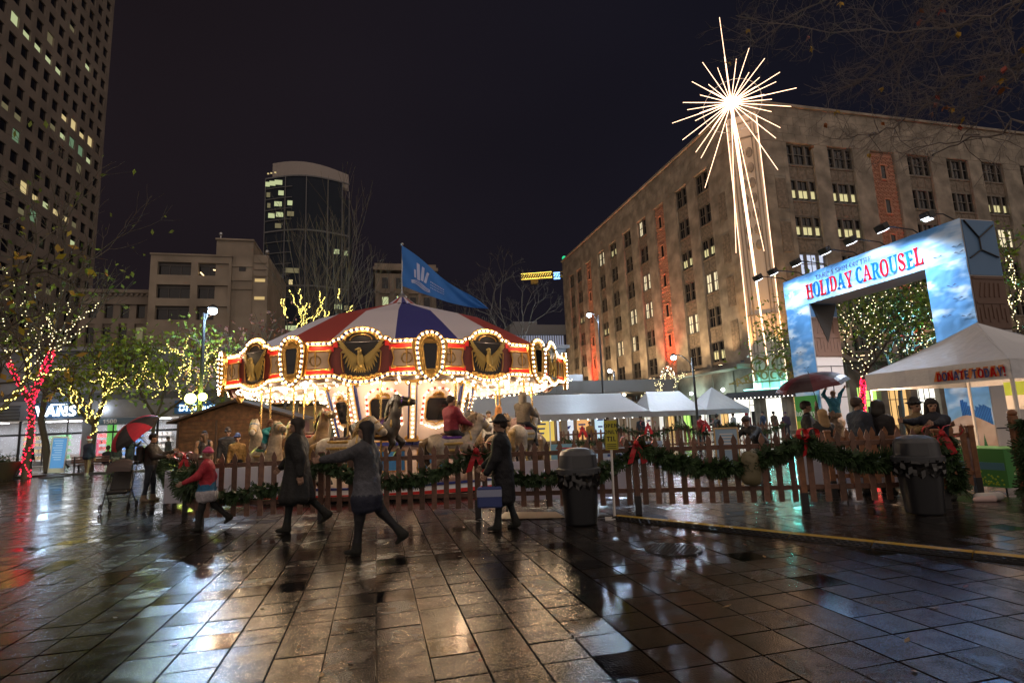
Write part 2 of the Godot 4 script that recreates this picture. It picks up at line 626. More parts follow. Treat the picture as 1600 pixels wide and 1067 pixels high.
func lit_band(o: Node3D, pts: Array, w: float, z: float, step: float, bulbs: Array) -> void:
	# cream band with gold edges, blue lozenges and bulbs
	var b := MB.new()
	poly_line_strip(b, pts, w, z, z + 0.012)
	part(o, "light_band", b.mesh(), mats["band"])
	var g := MB.new()
	for s in [-1.0, 1.0]:
		var l := []
		for i in pts.size():
			var d: Vector2 = ((pts[mini(i + 1, pts.size() - 1)] as Vector2) - pts[maxi(i - 1, 0)]).normalized()
			var p: Vector2 = pts[i] + Vector2(-d.y, d.x) * s * w * 0.55
			l.append(Vector3(p.x, p.y, z + 0.012))
		g.tube(l, [0.013], 5)
	part(o, "gilt_edge", g.mesh(), mats["gold"])
	var dots := MB.new()
	var k := 0
	for q in along(pts, step):
		var p: Vector2 = q[0]
		if k % 2 == 0:
			bulbs.append(Vector3(p.x, p.y, z + 0.036))
		else:
			var d: Vector2 = q[1]
			var e := Vector2(-d.y, d.x)
			dots.prism(PackedVector2Array([p - d * 0.042, p - e * 0.03, p + d * 0.042, p + e * 0.03]), z + 0.012, z + 0.017, true, false)
		k += 1
	part(o, "blue_dots", dots.mesh(), mats["dot_blue"], Transform3D(), true)

func bulb_mesh(r: float) -> ArrayMesh:
	var b := MB.new()
	b.ball(Vector3.ZERO, Vector3.ONE * r, 6, 4)
	return b.mesh()

func board_section() -> Node3D:
	var o := Node3D.new()
	o.name = "rounding_board"
	var top := []
	var bot := []
	for s in [[-1.5, 3.53], [-0.68, 3.53], [-0.62, 3.6], [-0.52, 3.62]]: top.append(Vector2(s[0], s[1]))
	for i in 11:
		var a := PI - PI * i / 10.0
		top.append(Vector2(cos(a) * 0.44, 3.62 + sin(a) * 0.22))
	for s in [[0.52, 3.62], [0.62, 3.6], [0.68, 3.53], [1.5, 3.53]]: top.append(Vector2(s[0], s[1]))
	for s in [[-1.5, 2.79], [-0.62, 2.79], [-0.5, 2.74], [-0.36, 2.69], [-0.2, 2.645], [0, 2.63], [0.2, 2.645], [0.36, 2.69], [0.5, 2.74], [0.62, 2.79], [1.5, 2.79]]: bot.append(Vector2(s[0], s[1]))
	var poly := PackedVector2Array(bot)
	var rt := top.duplicate()
	rt.reverse()
	poly.append_array(PackedVector2Array(rt))
	var b := MB.new()
	b.prism(poly, -0.06, 0.0)
	part(o, "board", b.mesh(), mats["maroon_paint"])
	b = MB.new()
	for s in [-1.0, 1.0]:
		b.box(Vector3(s * 1.06, 3.40, 0.012), Vector3(0.86, 0.12, 0.024)); b.box(Vector3(s * 1.06, 2.905, 0.012), Vector3(0.86, 0.11, 0.024))
		b.box(Vector3(s * 0.585, 3.50, 0.010), Vector3(0.10, 0.13, 0.02))
	part(o, "red_rail", b.mesh(), mats["red_paint"])
	var bulbs := []
	lit_band(o, top, 0.085, 0.004, 0.062, bulbs)
	lit_band(o, bot, 0.085, 0.004, 0.062, bulbs)
	# two painted panels with torch and wreath
	for s in [-1.0, 1.0]:
		var p := Vector2(s * 1.03, 3.15)
		var outl := [Vector2(-0.33, 0.17), Vector2(-0.27, 0.21), Vector2(0.27, 0.21), Vector2(0.33, 0.17), Vector2(0.29, 0.0), Vector2(0.33, -0.17), Vector2(0.27, -0.21), Vector2(-0.27, -0.21), Vector2(-0.33, -0.17), Vector2(-0.29, 0.0)]
		var pl := PackedVector2Array()
		var ring := []
		for q in outl:
			pl.append(p + q); ring.append(Vector3(p.x + q.x, p.y + q.y, 0.03))
		ring.append(ring[0])
		var m := MB.new()
		m.prism(pl, 0.0, 0.022)
		var pn := part(o, "panel", m.mesh(), mats["panel_brown"])
		m = MB.new()
		m.tube(ring, [0.017], 6)
		for q in [Vector2(-0.32, 0.2), Vector2(0.32, 0.2), Vector2(-0.32, -0.2), Vector2(0.32, -0.2)]:
			m.ball(Vector3(p.x + q.x, p.y + q.y, 0.03), Vector3(0.045, 0.045, 0.025), 8, 4)
			m.ball(Vector3(p.x + q.x * 0.84, p.y + q.y * 1.05, 0.03), Vector3(0.03, 0.03, 0.02), 6, 4)
		m.tube([Vector3(p.x, p.y - 0.19, 0.04), Vector3(p.x, p.y + 0.12, 0.04), Vector3(p.x, p.y + 0.15, 0.04), Vector3(p.x, p.y + 0.2, 0.04)], [0.008, 0.018, 0.03, 0.012], 6)
		part(pn, "gilt_frame", m.mesh(), mats["gold"])
		m = MB.new()
		for i in 22:
			var a := TAU * i / 22.0
			m.ball(Vector3(p.x + cos(a) * 0.115, p.y + sin(a) * 0.12 - 0.01, 0.03), Vector3(0.03, 0.012, 0.01), 5, 3, Basis(Vector3(0, 0, 1), a + 1.1))
		part(pn, "wreath", m.mesh(), mats["dark_gold"])
	# eagle in its arched niche
	var nb := MB.new()
	var np := PackedVector2Array()
	for i in 13:
		var a := PI * i / 12.0
		np.append(Vector2(cos(a) * 0.37, 3.6 + sin(a) * 0.2))
	for q in [Vector2(-0.42, 3.2), Vector2(-0.36, 2.82), Vector2(0, 2.72), Vector2(0.36, 2.82), Vector2(0.42, 3.2)]: np.append(q)
	nb.prism(np, 0.0, 0.018)
	part(o, "niche", nb.mesh(), mats["black"])
	nb = MB.new()
	for rr in [[0.36, 0.19, 0.022], [0.25, 0.13, 0.014]]:
		var l := []
		for i in 15:
			var a := PI * i / 14.0
			l.append(Vector3(cos(a) * rr[0], 3.58 + sin(a) * rr[1], 0.035))
		nb.tube(l, [rr[2]], 6)
	for s in [-1.0, 1.0]:
		nb.tube([Vector3(s * 0.45, 3.3, 0.03), Vector3(s * 0.43, 3.0, 0.03), Vector3(s * 0.4, 2.86, 0.03)], [0.013], 5)
	for i in 15:
		var x := -0.42 + 0.06 * i
		nb.ball(Vector3(x, 2.725 + x * x * 0.45 + 0.02 * (i % 2), 0.04), Vector3(0.05, 0.03, 0.03), 6, 4)
	part(o, "gilt_scroll", nb.mesh(), mats["gold"])
	var e := MB.new()
	for s in [-1.0, 1.0]:
		for row in 3:
			for i in 9:
				var t := i / 8.0
				var from := Vector2(s * lerpf(0.09, 0.36, t), lerpf(3.22, 3.44, t) - row * 0.02)
				var to := Vector2(s * lerpf(0.16, 0.57, t), lerpf(2.80, 3.62, t * t) + (0.14 - row * 0.02 * i) * 0.3)
				to = from.lerp(to, 1.0 - row * 0.27)
				var d := (to - from)
				var w := Vector2(-d.y, d.x).normalized() * 0.03
				e.prism(PackedVector2Array([from - w * 0.7, from.lerp(to, 0.6) - w, to, from.lerp(to, 0.6) + w, from + w * 0.7]), 0.02 + row * 0.012, 0.034 + row * 0.014 + 0.002 * (i % 2))
	e.ball(Vector3(0, 3.12, 0.08), Vector3(0.085, 0.17, 0.07), 10, 7, Basis(Vector3(0, 0, 1), 0.12))
	e.ball(Vector3(-0.015, 3.29, 0.1), Vector3(0.05, 0.09, 0.05), 8, 5)
	e.ball(Vector3(-0.025, 3.36, 0.11), Vector3(0.05, 0.045, 0.045), 8, 5)
	e.tube([Vector3(-0.06, 3.365, 0.12), Vector3(-0.1, 3.355, 0.13), Vector3(-0.115, 3.33, 0.13)], [0.022, 0.014, 0.004], 6)
	for s in [-1.0, 1.0]: e.tube([Vector3(s * 0.05, 3.0, 0.08), Vector3(s * 0.09, 2.92, 0.1), Vector3(s * 0.14, 2.87, 0.1)], [0.035, 0.02, 0.012], 6)
	for i in 5: e.tube([Vector3((i - 2) * 0.02, 2.97, 0.05), Vector3((i - 2) * 0.05, 2.84, 0.06)], [0.025, 0.012], 5)
	part(o, "eagle", e.mesh(), mats["eagle"])
	for q in [Vector3(-1.03, 3.55, 0.2), Vector3(1.03, 3.55, 0.2), Vector3(-1.03, 2.77, 0.2), Vector3(1.03, 2.77, 0.2), Vector3(0, 3.88, 0.26), Vector3(0, 2.60, 0.26)]: omni(o, q, 0.17, Color(1.0, 0.84, 0.66), 0.02)
	multi(o, "bulbs", bulb_mesh(0.017), mats["bulb"], bulbs)
	return o

func mirror_frame() -> Node3D:
	var o := Node3D.new()
	o.name = "mirror_shield"
	var outl := []
	for i in 11:
		var a := PI * i / 10.0
		outl.append(Vector2(cos(a) * 0.31, 3.47 + sin(a) * 0.26))
	for q in [Vector2(-0.33, 3.3), Vector2(-0.27, 2.85), Vector2(-0.2, 2.72), Vector2(0, 2.56), Vector2(0.2, 2.72), Vector2(0.27, 2.85), Vector2(0.33, 3.3)]: outl.append(q)
	var b := MB.new()
	b.prism(PackedVector2Array(outl), 0.02, 0.085)
	for s in [-1.0, 1.0]:
		b.prism(PackedVector2Array([Vector2(s * 0.3, 3.56), Vector2(s * 0.4, 3.5), Vector2(s * 0.41, 3.4), Vector2(s * 0.33, 2.8), Vector2(s * 0.24, 2.78)]), 0.01, 0.06)
	part(o, "backing", b.mesh(), mats["gold"])
	var ring := []
	for q in outl: ring.append(Vector2(q.x * 0.93, 3.15 + (q.y - 3.15) * 0.95))
	ring.append(ring[0])
	var bulbs := []
	lit_band(o, ring, 0.075, 0.085, 0.058, bulbs)
	var gl := [Vector2(-0.13, 3.45), Vector2(0.13, 3.45), Vector2(0.165, 3.38), Vector2(0.115, 2.9), Vector2(0.09, 2.86), Vector2(-0.09, 2.86), Vector2(-0.115, 2.9), Vector2(-0.165, 3.38)]
	b = MB.new()
	b.prism(PackedVector2Array(gl), 0.08, 0.096)
	part(o, "mirror", b.mesh(), mats["dark_glass"])
	b = MB.new()
	for sc in [[1.06, 0.018], [1.3, 0.012]]:
		var l := []
		for q in gl: l.append(Vector3(q.x * sc[0], 3.16 + (q.y - 3.16) * (1.0 + (sc[0] - 1.0) * 0.45), 0.1))
		l.append(l[0])
		b.tube(l, [sc[1]], 6)
	for i in 7:
		var a := PI * i / 6.0
		b.ball(Vector3(cos(a) * 0.1, 3.54 + sin(a) * 0.06, 0.1), Vector3(0.028, 0.06, 0.025), 6, 4, Basis(Vector3(0, 0, 1), a - PI / 2))
	for x in [-0.09, -0.05, 0.0, 0.05, 0.09]: b.ball(Vector3(x, 2.77 - 0.03 * cos(x * 14), 0.1), Vector3(0.026, 0.04, 0.02), 6, 4)
	part(o, "gilt_crest", b.mesh(), mats["gold"])
	multi(o, "bulbs", bulb_mesh(0.017), mats["bulb"], bulbs)
	return o

func drum_panel(w0: float, w1: float, y0: float, y1: float) -> Node3D:
	# flat local frame: x across, y up, z out; w0 at the bottom, w1 at the top
	var o := Node3D.new()
	o.name = "drum_panel"
	var b := MB.new()
	b.prism(PackedVector2Array([Vector2(-w0, y0), Vector2(w0, y0), Vector2(w1, y1), Vector2(-w1, y1)]), -0.05, 0.0)
	part(o, "board", b.mesh(), mats["pink_white"])
	var h := y1 - y0
	var yc := y0 + h * 0.5
	b = MB.new()
	b.prism(PackedVector2Array([Vector2(-0.3, yc - 0.28), Vector2(0.3, yc - 0.28), Vector2(0.36, yc - 0.2), Vector2(0.36, yc + 0.26), Vector2(0.3, yc + 0.34), Vector2(-0.3, yc + 0.34), Vector2(-0.36, yc + 0.26), Vector2(-0.36, yc - 0.2)]), 0.0, 0.02)
	part(o, "mirror", b.mesh(), mats["dark_glass"])
	b = MB.new()
	var l := []
	for q in [Vector2(-0.3, -0.3), Vector2(-0.1, -0.33), Vector2(0, -0.4), Vector2(0.1, -0.33), Vector2(0.3, -0.3), Vector2(0.38, -0.2), Vector2(0.38, 0.27), Vector2(0.3, 0.36), Vector2(0, 0.38), Vector2(-0.3, 0.36), Vector2(-0.38, 0.27), Vector2(-0.38, -0.2), Vector2(-0.3, -0.3)]: l.append(Vector3(q.x, yc + q.y, 0.02))
	b.tube(l, [0.022], 6)
	for i in 9:
		var a := PI * i / 8.0
		b.ball(Vector3(cos(a) * 0.15, yc + 0.42 + sin(a) * 0.07, 0.03), Vector3(0.028, 0.06, 0.03), 6, 4, Basis(Vector3(0, 0, 1), a - PI / 2))
	for s in [-1.0, 1.0]:
		b.tube([Vector3(s * (w0 - 0.03), y0 + 0.03, 0.012), Vector3(s * (w1 - 0.03), y1 - 0.03, 0.012)], [0.018], 6)
		b.ball(Vector3(s * (w0 - 0.1), y0 + 0.1, 0.02), Vector3(0.09, 0.06, 0.03), 8, 4, Basis(Vector3(0, 0, 1), s * 0.8))
		b.ball(Vector3(s * (w1 - 0.1), y1 - 0.1, 0.02), Vector3(0.09, 0.06, 0.03), 8, 4, Basis(Vector3(0, 0, 1), -s * 0.8))
	b.tube([Vector3(-w0, y0 + 0.02, 0.012), Vector3(w0, y0 + 0.02, 0.012)], [0.02], 6)
	b.tube([Vector3(-w1, y1 - 0.02, 0.012), Vector3(w1, y1 - 0.02, 0.012)], [0.02], 6)
	part(o, "gilt_frame", b.mesh(), mats["gold"])
	var bulbs := []
	var red := MB.new()
	for s in [-1.0, 1.0]:
		for i in 11:
			var y := yc - 0.36 + i * 0.078
			if i % 2 == 0: bulbs.append(Vector3(s * 0.47, y, 0.03))
			else: red.ball(Vector3(s * 0.47, y, 0.0), Vector3(0.034, 0.042, 0.012), 8, 4)
	for i in 9:
		var a := PI * (i + 0.5) / 9.0
		if i % 2 == 0: bulbs.append(Vector3(cos(a) * 0.4, yc + 0.47 + sin(a) * 0.16, 0.03))
		else: red.ball(Vector3(cos(a) * 0.4, yc + 0.47 + sin(a) * 0.16, 0.0), Vector3(0.034, 0.034, 0.012), 8, 4)
	for i in 7: bulbs.append(Vector3((i - 3) * 0.11, yc - 0.46 - 0.05 * cos((i - 3) * 0.9), 0.03))
	part(o, "red_dots", red.mesh(), mats["red_paint"], Transform3D(), true)
	multi(o, "bulbs", bulb_mesh(0.02), mats["bulb_in"], bulbs)
	return o

func carousel() -> void:
	mk("eagle", Vector3(0.42, 0.30, 0.09), 0.42, 0.35)
	mk("gore_blue", Vector3(0.03, 0.03, 0.19), 0.6)
	mk("gore_white", Vector3(0.58, 0.53, 0.57), 0.6)
	mk("gore_red", Vector3(0.33, 0.045, 0.035), 0.6)
	var root := thing("carousel", "lit vintage carousel with eagle boards, mirrors and red, white and blue canopy", "carousel", Vector3(-3.45, 0, -17.1))
	var ph0 := deg_to_rad(18.4)
	# platform
	var b := MB.new()
	b.lathe([Vector2(4.74, 0.10), Vector2(4.8, 0.10), Vector2(4.8, 0.185)], 60)
	part(root, "rim_stripe", b.mesh(), mats["red_paint"])
	b = MB.new()
	b.lathe([Vector2(4.8, 0.185), Vector2(4.78, 0.28)], 60)
	part(root, "platform_rim", b.mesh(), mats["white_paint"])
	b = MB.new()
	b.lathe([Vector2(4.78, 0.28), Vector2(4.81, 0.29), Vector2(4.81, 0.33), Vector2(4.74, 0.34)], 60)
	part(root, "rim_edge", b.mesh(), mats["blue_paint"])
	b = MB.new()
	b.lathe([Vector2(4.74, 0.34), Vector2(0.0, 0.34)], 60); b.lathe([Vector2(0.0, 0.10), Vector2(4.74, 0.10)], 60)
	part(root, "platform", b.mesh(), mk("platform_floor", Vector3(0.10, 0.05, 0.03), 0.35))
	b = MB.new()
	b.lathe([Vector2(4.2, 0.0), Vector2(4.2, 0.10)], 40)
	part(root, "plinth", b.mesh(), mats["black"])
	# canopy of twenty gores
	var prof := [Vector2(0.10, 5.72), Vector2(0.5, 5.42), Vector2(1.2, 5.2), Vector2(2.74, 4.72), Vector2(3.7, 4.2), Vector2(4.83, 3.56)]
	for i in 20:
		var c := ph0 + TAU * i / 20.0
		var g := MB.new()
		for j in prof.size() - 1:
			var p: Vector2 = prof[j]
			var q: Vector2 = prof[j + 1]
			var a0 := c - PI / 20.0
			var a1 := c + PI / 20.0
			# two facets with a seam that sags a little between the ribs
			var sag := 0.035 * (1.0 if j > 0 and j < prof.size() - 1 else 0.0)
			var P := func(r: float, y: float, a: float) -> Vector3: return Vector3(sin(a) * r, y, cos(a) * r)
			var s0: float = 0.0 if j == 0 else sag
			g.quad(P.call(q.x, q.y, a0), P.call(q.x, q.y - sag, c), P.call(p.x, p.y - s0, c), P.call(p.x, p.y, a0))
			g.quad(P.call(q.x, q.y - sag, c), P.call(q.x, q.y, a1), P.call(p.x, p.y, a1), P.call(p.x, p.y - s0, c))
		part(root, "canopy_gore", g.mesh(), [mats["gore_blue"], mats["gore_white"], mats["gore_red"], mats["gore_white"]][i % 4])
	b = MB.new()
	b.lathe([Vector2(0.14, 5.66), Vector2(0.17, 5.74), Vector2(0.06, 5.82), Vector2(0.03, 5.86)], 12)
	b.tube([Vector3(0, 5.8, 0), Vector3(0.03, 7.45, 0)], [0.022], 8)
	b.ball(Vector3(0.03, 7.47, 0), Vector3.ONE * 0.05, 8, 6)
	part(root, "flag_pole", b.mesh(), mats["steel"])
	# rounding boards and mirrors
	var bs := board_section()
	var mf := mirror_frame()
	for i in 10:
		var am := ph0 + TAU * i / 10.0
		var ae := am + PI / 10.0
		var m := mf if i == 0 else mf.duplicate()
		m.name = "mirror_shield"
		root.add_child(m, true)
		m.position = Vector3(sin(am), 0, cos(am)) * 4.98; m.rotation.y = am
		var s := bs if i == 0 else bs.duplicate()
		s.name = "rounding_board"
		root.add_child(s, true)
		s.position = Vector3(sin(ae), 0, cos(ae)) * 4.78; s.rotation.y = ae
	# painted scalloped lining behind the boards
	for i in 20:
		var a := ph0 + TAU * (i + 0.5) / 20.0
		var pl := PackedVector2Array()
		for k in 9:
			var t := k / 8.0
			pl.append(Vector2(lerpf(-0.73, 0.73, t), 2.76 - 0.09 * absf(sin(t * PI * 2.0)) - (0.07 if k == 4 else 0.0)))
		pl.append(Vector2(0.73, 3.0)); pl.append(Vector2(-0.73, 3.0))
		b = MB.new()
		b.prism(pl, -0.01, 0.01)
		part(root, "lining_board", b.mesh(), mats["pink_white"], Transform3D(Basis(Vector3.UP, a), Vector3(sin(a), 0, cos(a)) * 4.52))
	# ceiling, sweeps with bulbs
	b = MB.new()
	b.lathe([Vector2(1.5, 3.02), Vector2(4.7, 3.05)], 40, Vector3.ZERO, TAU, 0.0)
	part(root, "ceiling", b.mesh(), mats["cream"])
	var cb := []
	for i in 20:
		var a := ph0 + TAU * (i + 0.5) / 20.0
		var d := Vector3(sin(a), 0, cos(a))
		b = MB.new()
		b.bar(d * 1.9 + Vector3.UP * 2.93, d * 4.5 + Vector3.UP * 2.93, 0.07, 0.12)
		part(root, "sweep", b.mesh(), mats["cream"])
		for k in 7: cb.append(d * (2.2 + k * 0.35) + Vector3.UP * 2.845)
		for k in 5:
			var a2 := a + (k - 2) * TAU / 100.0
			cb.append(Vector3(sin(a2), 0, cos(a2)) * 4.43 + Vector3.UP * 2.76)
			cb.append(Vector3(sin(a2), 0, cos(a2)) * 4.40 + Vector3.UP * 2.62)
	for k in 70:
		var a := TAU * k / 70.0
		cb.append(Vector3(sin(a), 0, cos(a)) * 4.62 + Vector3.UP * 2.73)
	multi(root, "ceiling_bulbs", bulb_mesh(0.024), mats["bulb_in"], cb)
	var gm := MB.new()
	gm.ball(Vector3.ZERO, Vector3.ONE * 0.06, 12, 8)
	var gmesh := gm.mesh()
	for i in 10:
		var a := ph0 + TAU * (i + 0.5) / 10.0
		var o := part(root, "lamp_globe", gmesh, mats["globe"], Transform3D(Basis(), Vector3(sin(a) * 3.4, 2.78, cos(a) * 3.4)))  # globes stand in for the ceiling bulbs, placed to light the carousel inside
		omni(o, Vector3.ZERO, 2.8, Color(1.0, 0.88, 0.74), 0.055)
	# centre drum: eight leaning panels, pilasters, base panels
	var ang := TAU / 8.0
	var y0 := 1.22
	var y1 := 2.9
	var r0 := 1.72
	var r1 := 2.1
	var dp := drum_panel(r0 * tan(ang / 2) - 0.03, r1 * tan(ang / 2) - 0.06, 0.0, 1.72)
	for i in 8:
		var a := ph0 + ang * (i + 0.5)
		var d := dp if i == 0 else dp.duplicate()
		d.name = "drum_panel"
		root.add_child(d, true)
		var lean := atan2(r1 - r0, y1 - y0)
		d.transform = Transform3D(Basis(Vector3.UP, a) * Basis(Vector3.RIGHT, lean), Vector3(sin(a) * r0, y0, cos(a) * r0))
		var ap := ph0 + ang * i
		var rp0 := r0 / cos(ang / 2)
		var rp1 := r1 / cos(ang / 2)
		var q := Vector3(sin(ap), 0, cos(ap))
		b = MB.new()
		b.bar(q * (rp0 - 0.03) + Vector3.UP * y0, q * (rp1 - 0.03) + Vector3.UP * y1, 0.24, 0.08, q)
		var pil := part(root, "pilaster", b.mesh(), mats["blue_paint"])
		b = MB.new()
		b.bar(q * (rp0 + 0.01) + Vector3.UP * (y0 + 0.02), q * (rp1 + 0.01) + Vector3.UP * (y1 - 0.1), 0.13, 0.06, q)
		part(pil, "centre_strip", b.mesh(), mats["cream"])
		b = MB.new()
		var side := Vector3(cos(ap), 0, -sin(ap))
		for s in [-1.0, 1.0]: b.tube([q * (rp0 + 0.03) + side * s * 0.075 + Vector3.UP * y0, q * (rp1 + 0.03) + side * s * 0.075 + Vector3.UP * (y1 - 0.1)], [0.015], 6)
		b.box(q * (rp1 - 0.01) + Vector3.UP * (y1 - 0.05), Vector3(0.3, 0.1, 0.16), Basis(Vector3.UP, ap)); b.box(q * (rp0 - 0.01) + Vector3.UP * (y0 + 0.03), Vector3(0.3, 0.08, 0.16), Basis(Vector3.UP, ap))
		part(pil, "gilt_trim", b.mesh(), mats["gold"])
		var pb := []
		for k in 12: pb.append(q * lerpf(rp0 + 0.06, rp1 + 0.06, (k + 1) / 13.0) + Vector3.UP * lerpf(y0, y1 - 0.1, (k + 1) / 13.0))
		multi(pil, "bulbs", bulb_mesh(0.02), mats["bulb_in"], pb)
		# base
		var w := 1.6 * tan(ang / 2)
		b = MB.new()
		b.box(Vector3(0, 0.73, -0.05), Vector3(2 * w, 0.78, 0.1))
		var bp := part(root, "base_panel", b.mesh(), mats["pink_white"], Transform3D(Basis(Vector3.UP, a), Vector3(sin(a), 0, cos(a)) * 1.62))
		b = MB.new()
		b.box(Vector3(0, 0.70, 0.01), Vector3(1.5 * w, 0.55, 0.02))
		part(bp, "blue_panel", b.mesh(), mats["light_blue"])
		b = MB.new()
		b.tube([Vector3(-0.75 * w, 0.43, 0.02), Vector3(0.75 * w, 0.43, 0.02), Vector3(0.75 * w, 0.98, 0.02), Vector3(-0.75 * w, 0.98, 0.02), Vector3(-0.75 * w, 0.43, 0.02)], [0.018], 6)
		part(bp, "gilt_frame", b.mesh(), mats["gold"])
		b = MB.new()
		b.box(Vector3(0, 1.17, 0.03), Vector3(2 * w + 0.08, 0.1, 0.2))
		part(bp, "navy_rail", b.mesh(), mats["blue_paint"])
	b = MB.new()
	b.lathe([Vector2(1.5, 0.34), Vector2(1.5, 3.0)], 24)
	part(root, "drum_core", b.mesh(), mats["maroon_paint"])
	horses(root)
	# blue pennant flying from the pole
	flag()

func flag() -> void:
	var f := thing("pennant_flag", "long blue triangular flag with white emblem flying from carousel peak", "flag", Vector3(-3.43, 0, -17.1))
	var P := func(u: float, w: float) -> Vector3:      # u along 0..1, w across 0..1 (bottom..top)
		var x := u * 2.72
		var yb := 6.08 - u * 0.86 - 0.09 * sin(u * 3.0)
		var yt := 7.42 - 2.22 * u + 0.05 * sin(u * 9.0)
		return Vector3(x, lerpf(yb, yt, w) - 0.1 * u * (1.0 - u), 0.10 * sin(u * 7.0 + w * 1.6) * (0.3 + u) + 0.02 * sin(w * 9.0 + u * 21.0))
	var b := MB.new()
	var n := 36
	var m := 10
	for sd in 2:
		var o := b.v.size()
		for i in n + 1:
			for j in m + 1:
				var u := i / float(n)
				var w := j / float(m)
				var dn: Vector3 = (P.call(u + 0.01, w) - P.call(u - 0.01, w)).cross(P.call(u, w + 0.02) - P.call(u, w - 0.02)).normalized()
				if dn.z < 0: dn = -dn
				b.add(P.call(u, w) + dn * (0.003 if sd == 0 else -0.003), dn if sd == 0 else -dn)
		for i in n:
			for j in m:
				var a := o + i * (m + 1) + j
				if sd == 0:
					b.f3(a, a + m + 1, a + m + 2); b.f3(a, a + m + 2, a + 1)
				else:
					b.f3(a, a + m + 2, a + m + 1); b.f3(a, a + 1, a + m + 2)
	part(f, "cloth", b.mesh(), mk("flag_blue", Vector3(0.018, 0.16, 0.55), 0.6))
	# emblem: four leaning strokes over two waves, and lines of small lettering
	b = MB.new()
	var strip := func(bb: MB, pts: Array, w: float) -> void:
		for i in pts.size() - 1:
			var q: Array = []
			for e in [[0, -1], [1, -1], [1, 1], [0, 1]]:
				var p: Vector2 = pts[i + e[0]]
				var d: Vector2 = (pts[i + 1] - pts[i]).normalized()
				p += Vector2(-d.y, d.x) * w * e[1]
				q.append(P.call(p.x, p.y) + Vector3(0, 0, 0.012))
			bb.quad(q[0], q[1], q[2], q[3])
	for k in [[0.155, 0.36, 0.155, 0.57, 0.011], [0.195, 0.33, 0.19, 0.80, 0.017], [0.235, 0.36, 0.25, 0.80, 0.015], [0.27, 0.35, 0.305, 0.74, 0.013]]:
		strip.call(b, [Vector2(k[0], k[1]), Vector2(lerpf(k[0], k[2], 0.4), lerpf(k[1], k[3], 0.5)), Vector2(k[2], k[3])], k[4])
	for k in 3:
		var l := []
		for i in 10: l.append(Vector2(0.11 + 0.024 * i, 0.24 - 0.04 * k + 0.05 * sin(i * 0.55 + 0.3 * k)))
		strip.call(b, l, 0.012)
	part(f, "emblem", b.mesh(), mk("flag_print", Vector3(0.42, 0.5, 0.78), 0.6))
	b = MB.new()
	for k in 3:
		for i in 9:
			var u := 0.33 + 0.018 * i
			strip.call(b, [Vector2(u, 0.5 - 0.1 * k), Vector2(u + 0.011, 0.5 - 0.1 * k)], 0.022 if k == 0 else 0.014)
	part(f, "lettering", b.mesh(), mats["flag_print"])

# ---- horses ----
func horse_net(rear: bool) -> Dictionary:
	var V := func(x: float, y: float, z: float) -> Vector3: return Vector3(x, y, z)
	var B := []
	B.append([V.call(0, 0.0, 0.30), V.call(0, 0.02, -0.30), 0.20, 0.19, 0])
	B.append([V.call(0, -0.05, 0.22), V.call(0, 0.0, -0.2), 0.19, 0.16, 0])
	B.append([V.call(0, 0.03, 0.36), V.call(0, 0.1, 0.42), 0.185, 0.15, 0])
	B.append([V.call(0, 0.06, -0.36), V.call(0, 0.06, -0.40), 0.20, 0.19, 0])
	var nk := 0.66 if rear else 0.52
	var nz := 0.52 if rear else 0.66
	B.append([V.call(0, 0.14, 0.40), V.call(0, nk * 0.62, nz * 0.9), 0.165, 0.125, 0])
	B.append([V.call(0, nk * 0.62, nz * 0.9), V.call(0, nk, nz), 0.125, 0.095, 0])
	var hd := Vector3(0, nk + 0.03, nz + 0.03)
	var mz := hd + (Vector3(0, -0.05, 0.33) if rear else Vector3(0, -0.21, 0.25))
	B.append([hd, hd.lerp(mz, 0.5), 0.098, 0.075, 0])
	B.append([hd.lerp(mz, 0.5), mz, 0.072, 0.052, 0])
	B.append([hd + Vector3(0, -0.07, 0.05), mz + Vector3(0, -0.045, -0.06), 0.055, 0.036, 0])
	B.append([mz + Vector3(0, -0.005, 0.01), mz + Vector3(0, -0.02, 0.01), 0.052, 0.045, 5])
	for s in [-1.0, 1.0]:
		B.append([hd + Vector3(s * 0.05, 0.07, -0.02), hd + Vector3(s * 0.06, 0.16, -0.015), 0.028, 0.008, 0])
		B.append([hd.lerp(mz, 0.25) + Vector3(s * 0.072, 0.03, 0), hd.lerp(mz, 0.28) + Vector3(s * 0.072, 0.03, 0), 0.02, 0.02, 4])
		var f := 0.12 if s > 0 else -0.06
		B.append([V.call(s * 0.11, -0.08, 0.36), V.call(s * 0.11, -0.28, 0.48 + f), 0.10, 0.062, 0])
		B.append([V.call(s * 0.11, -0.28, 0.48 + f), V.call(s * 0.11, -0.50, 0.36 + f), 0.056, 0.036, 0])
		B.append([V.call(s * 0.11, -0.50, 0.36 + f), V.call(s * 0.11, -0.60, 0.30 + f), 0.036, 0.044, 4])
		var g := 0.05 if s > 0 else -0.07
		B.append([V.call(s * 0.12, -0.02, -0.38), V.call(s * 0.13, -0.26, -0.26 + g), 0.155, 0.095, 0])
		B.append([V.call(s * 0.13, -0.26, -0.26 + g), V.call(s * 0.13, -0.46, -0.48 + g), 0.078, 0.048, 0])
		B.append([V.call(s * 0.13, -0.46, -0.48 + g), V.call(s * 0.13, -0.66, -0.42 + g), 0.044, 0.036, 0])
		B.append([V.call(s * 0.13, -0.66, -0.42 + g), V.call(s * 0.13, -0.74, -0.37 + g), 0.036, 0.046, 4])
	return net(B, 0.024, 0.028)

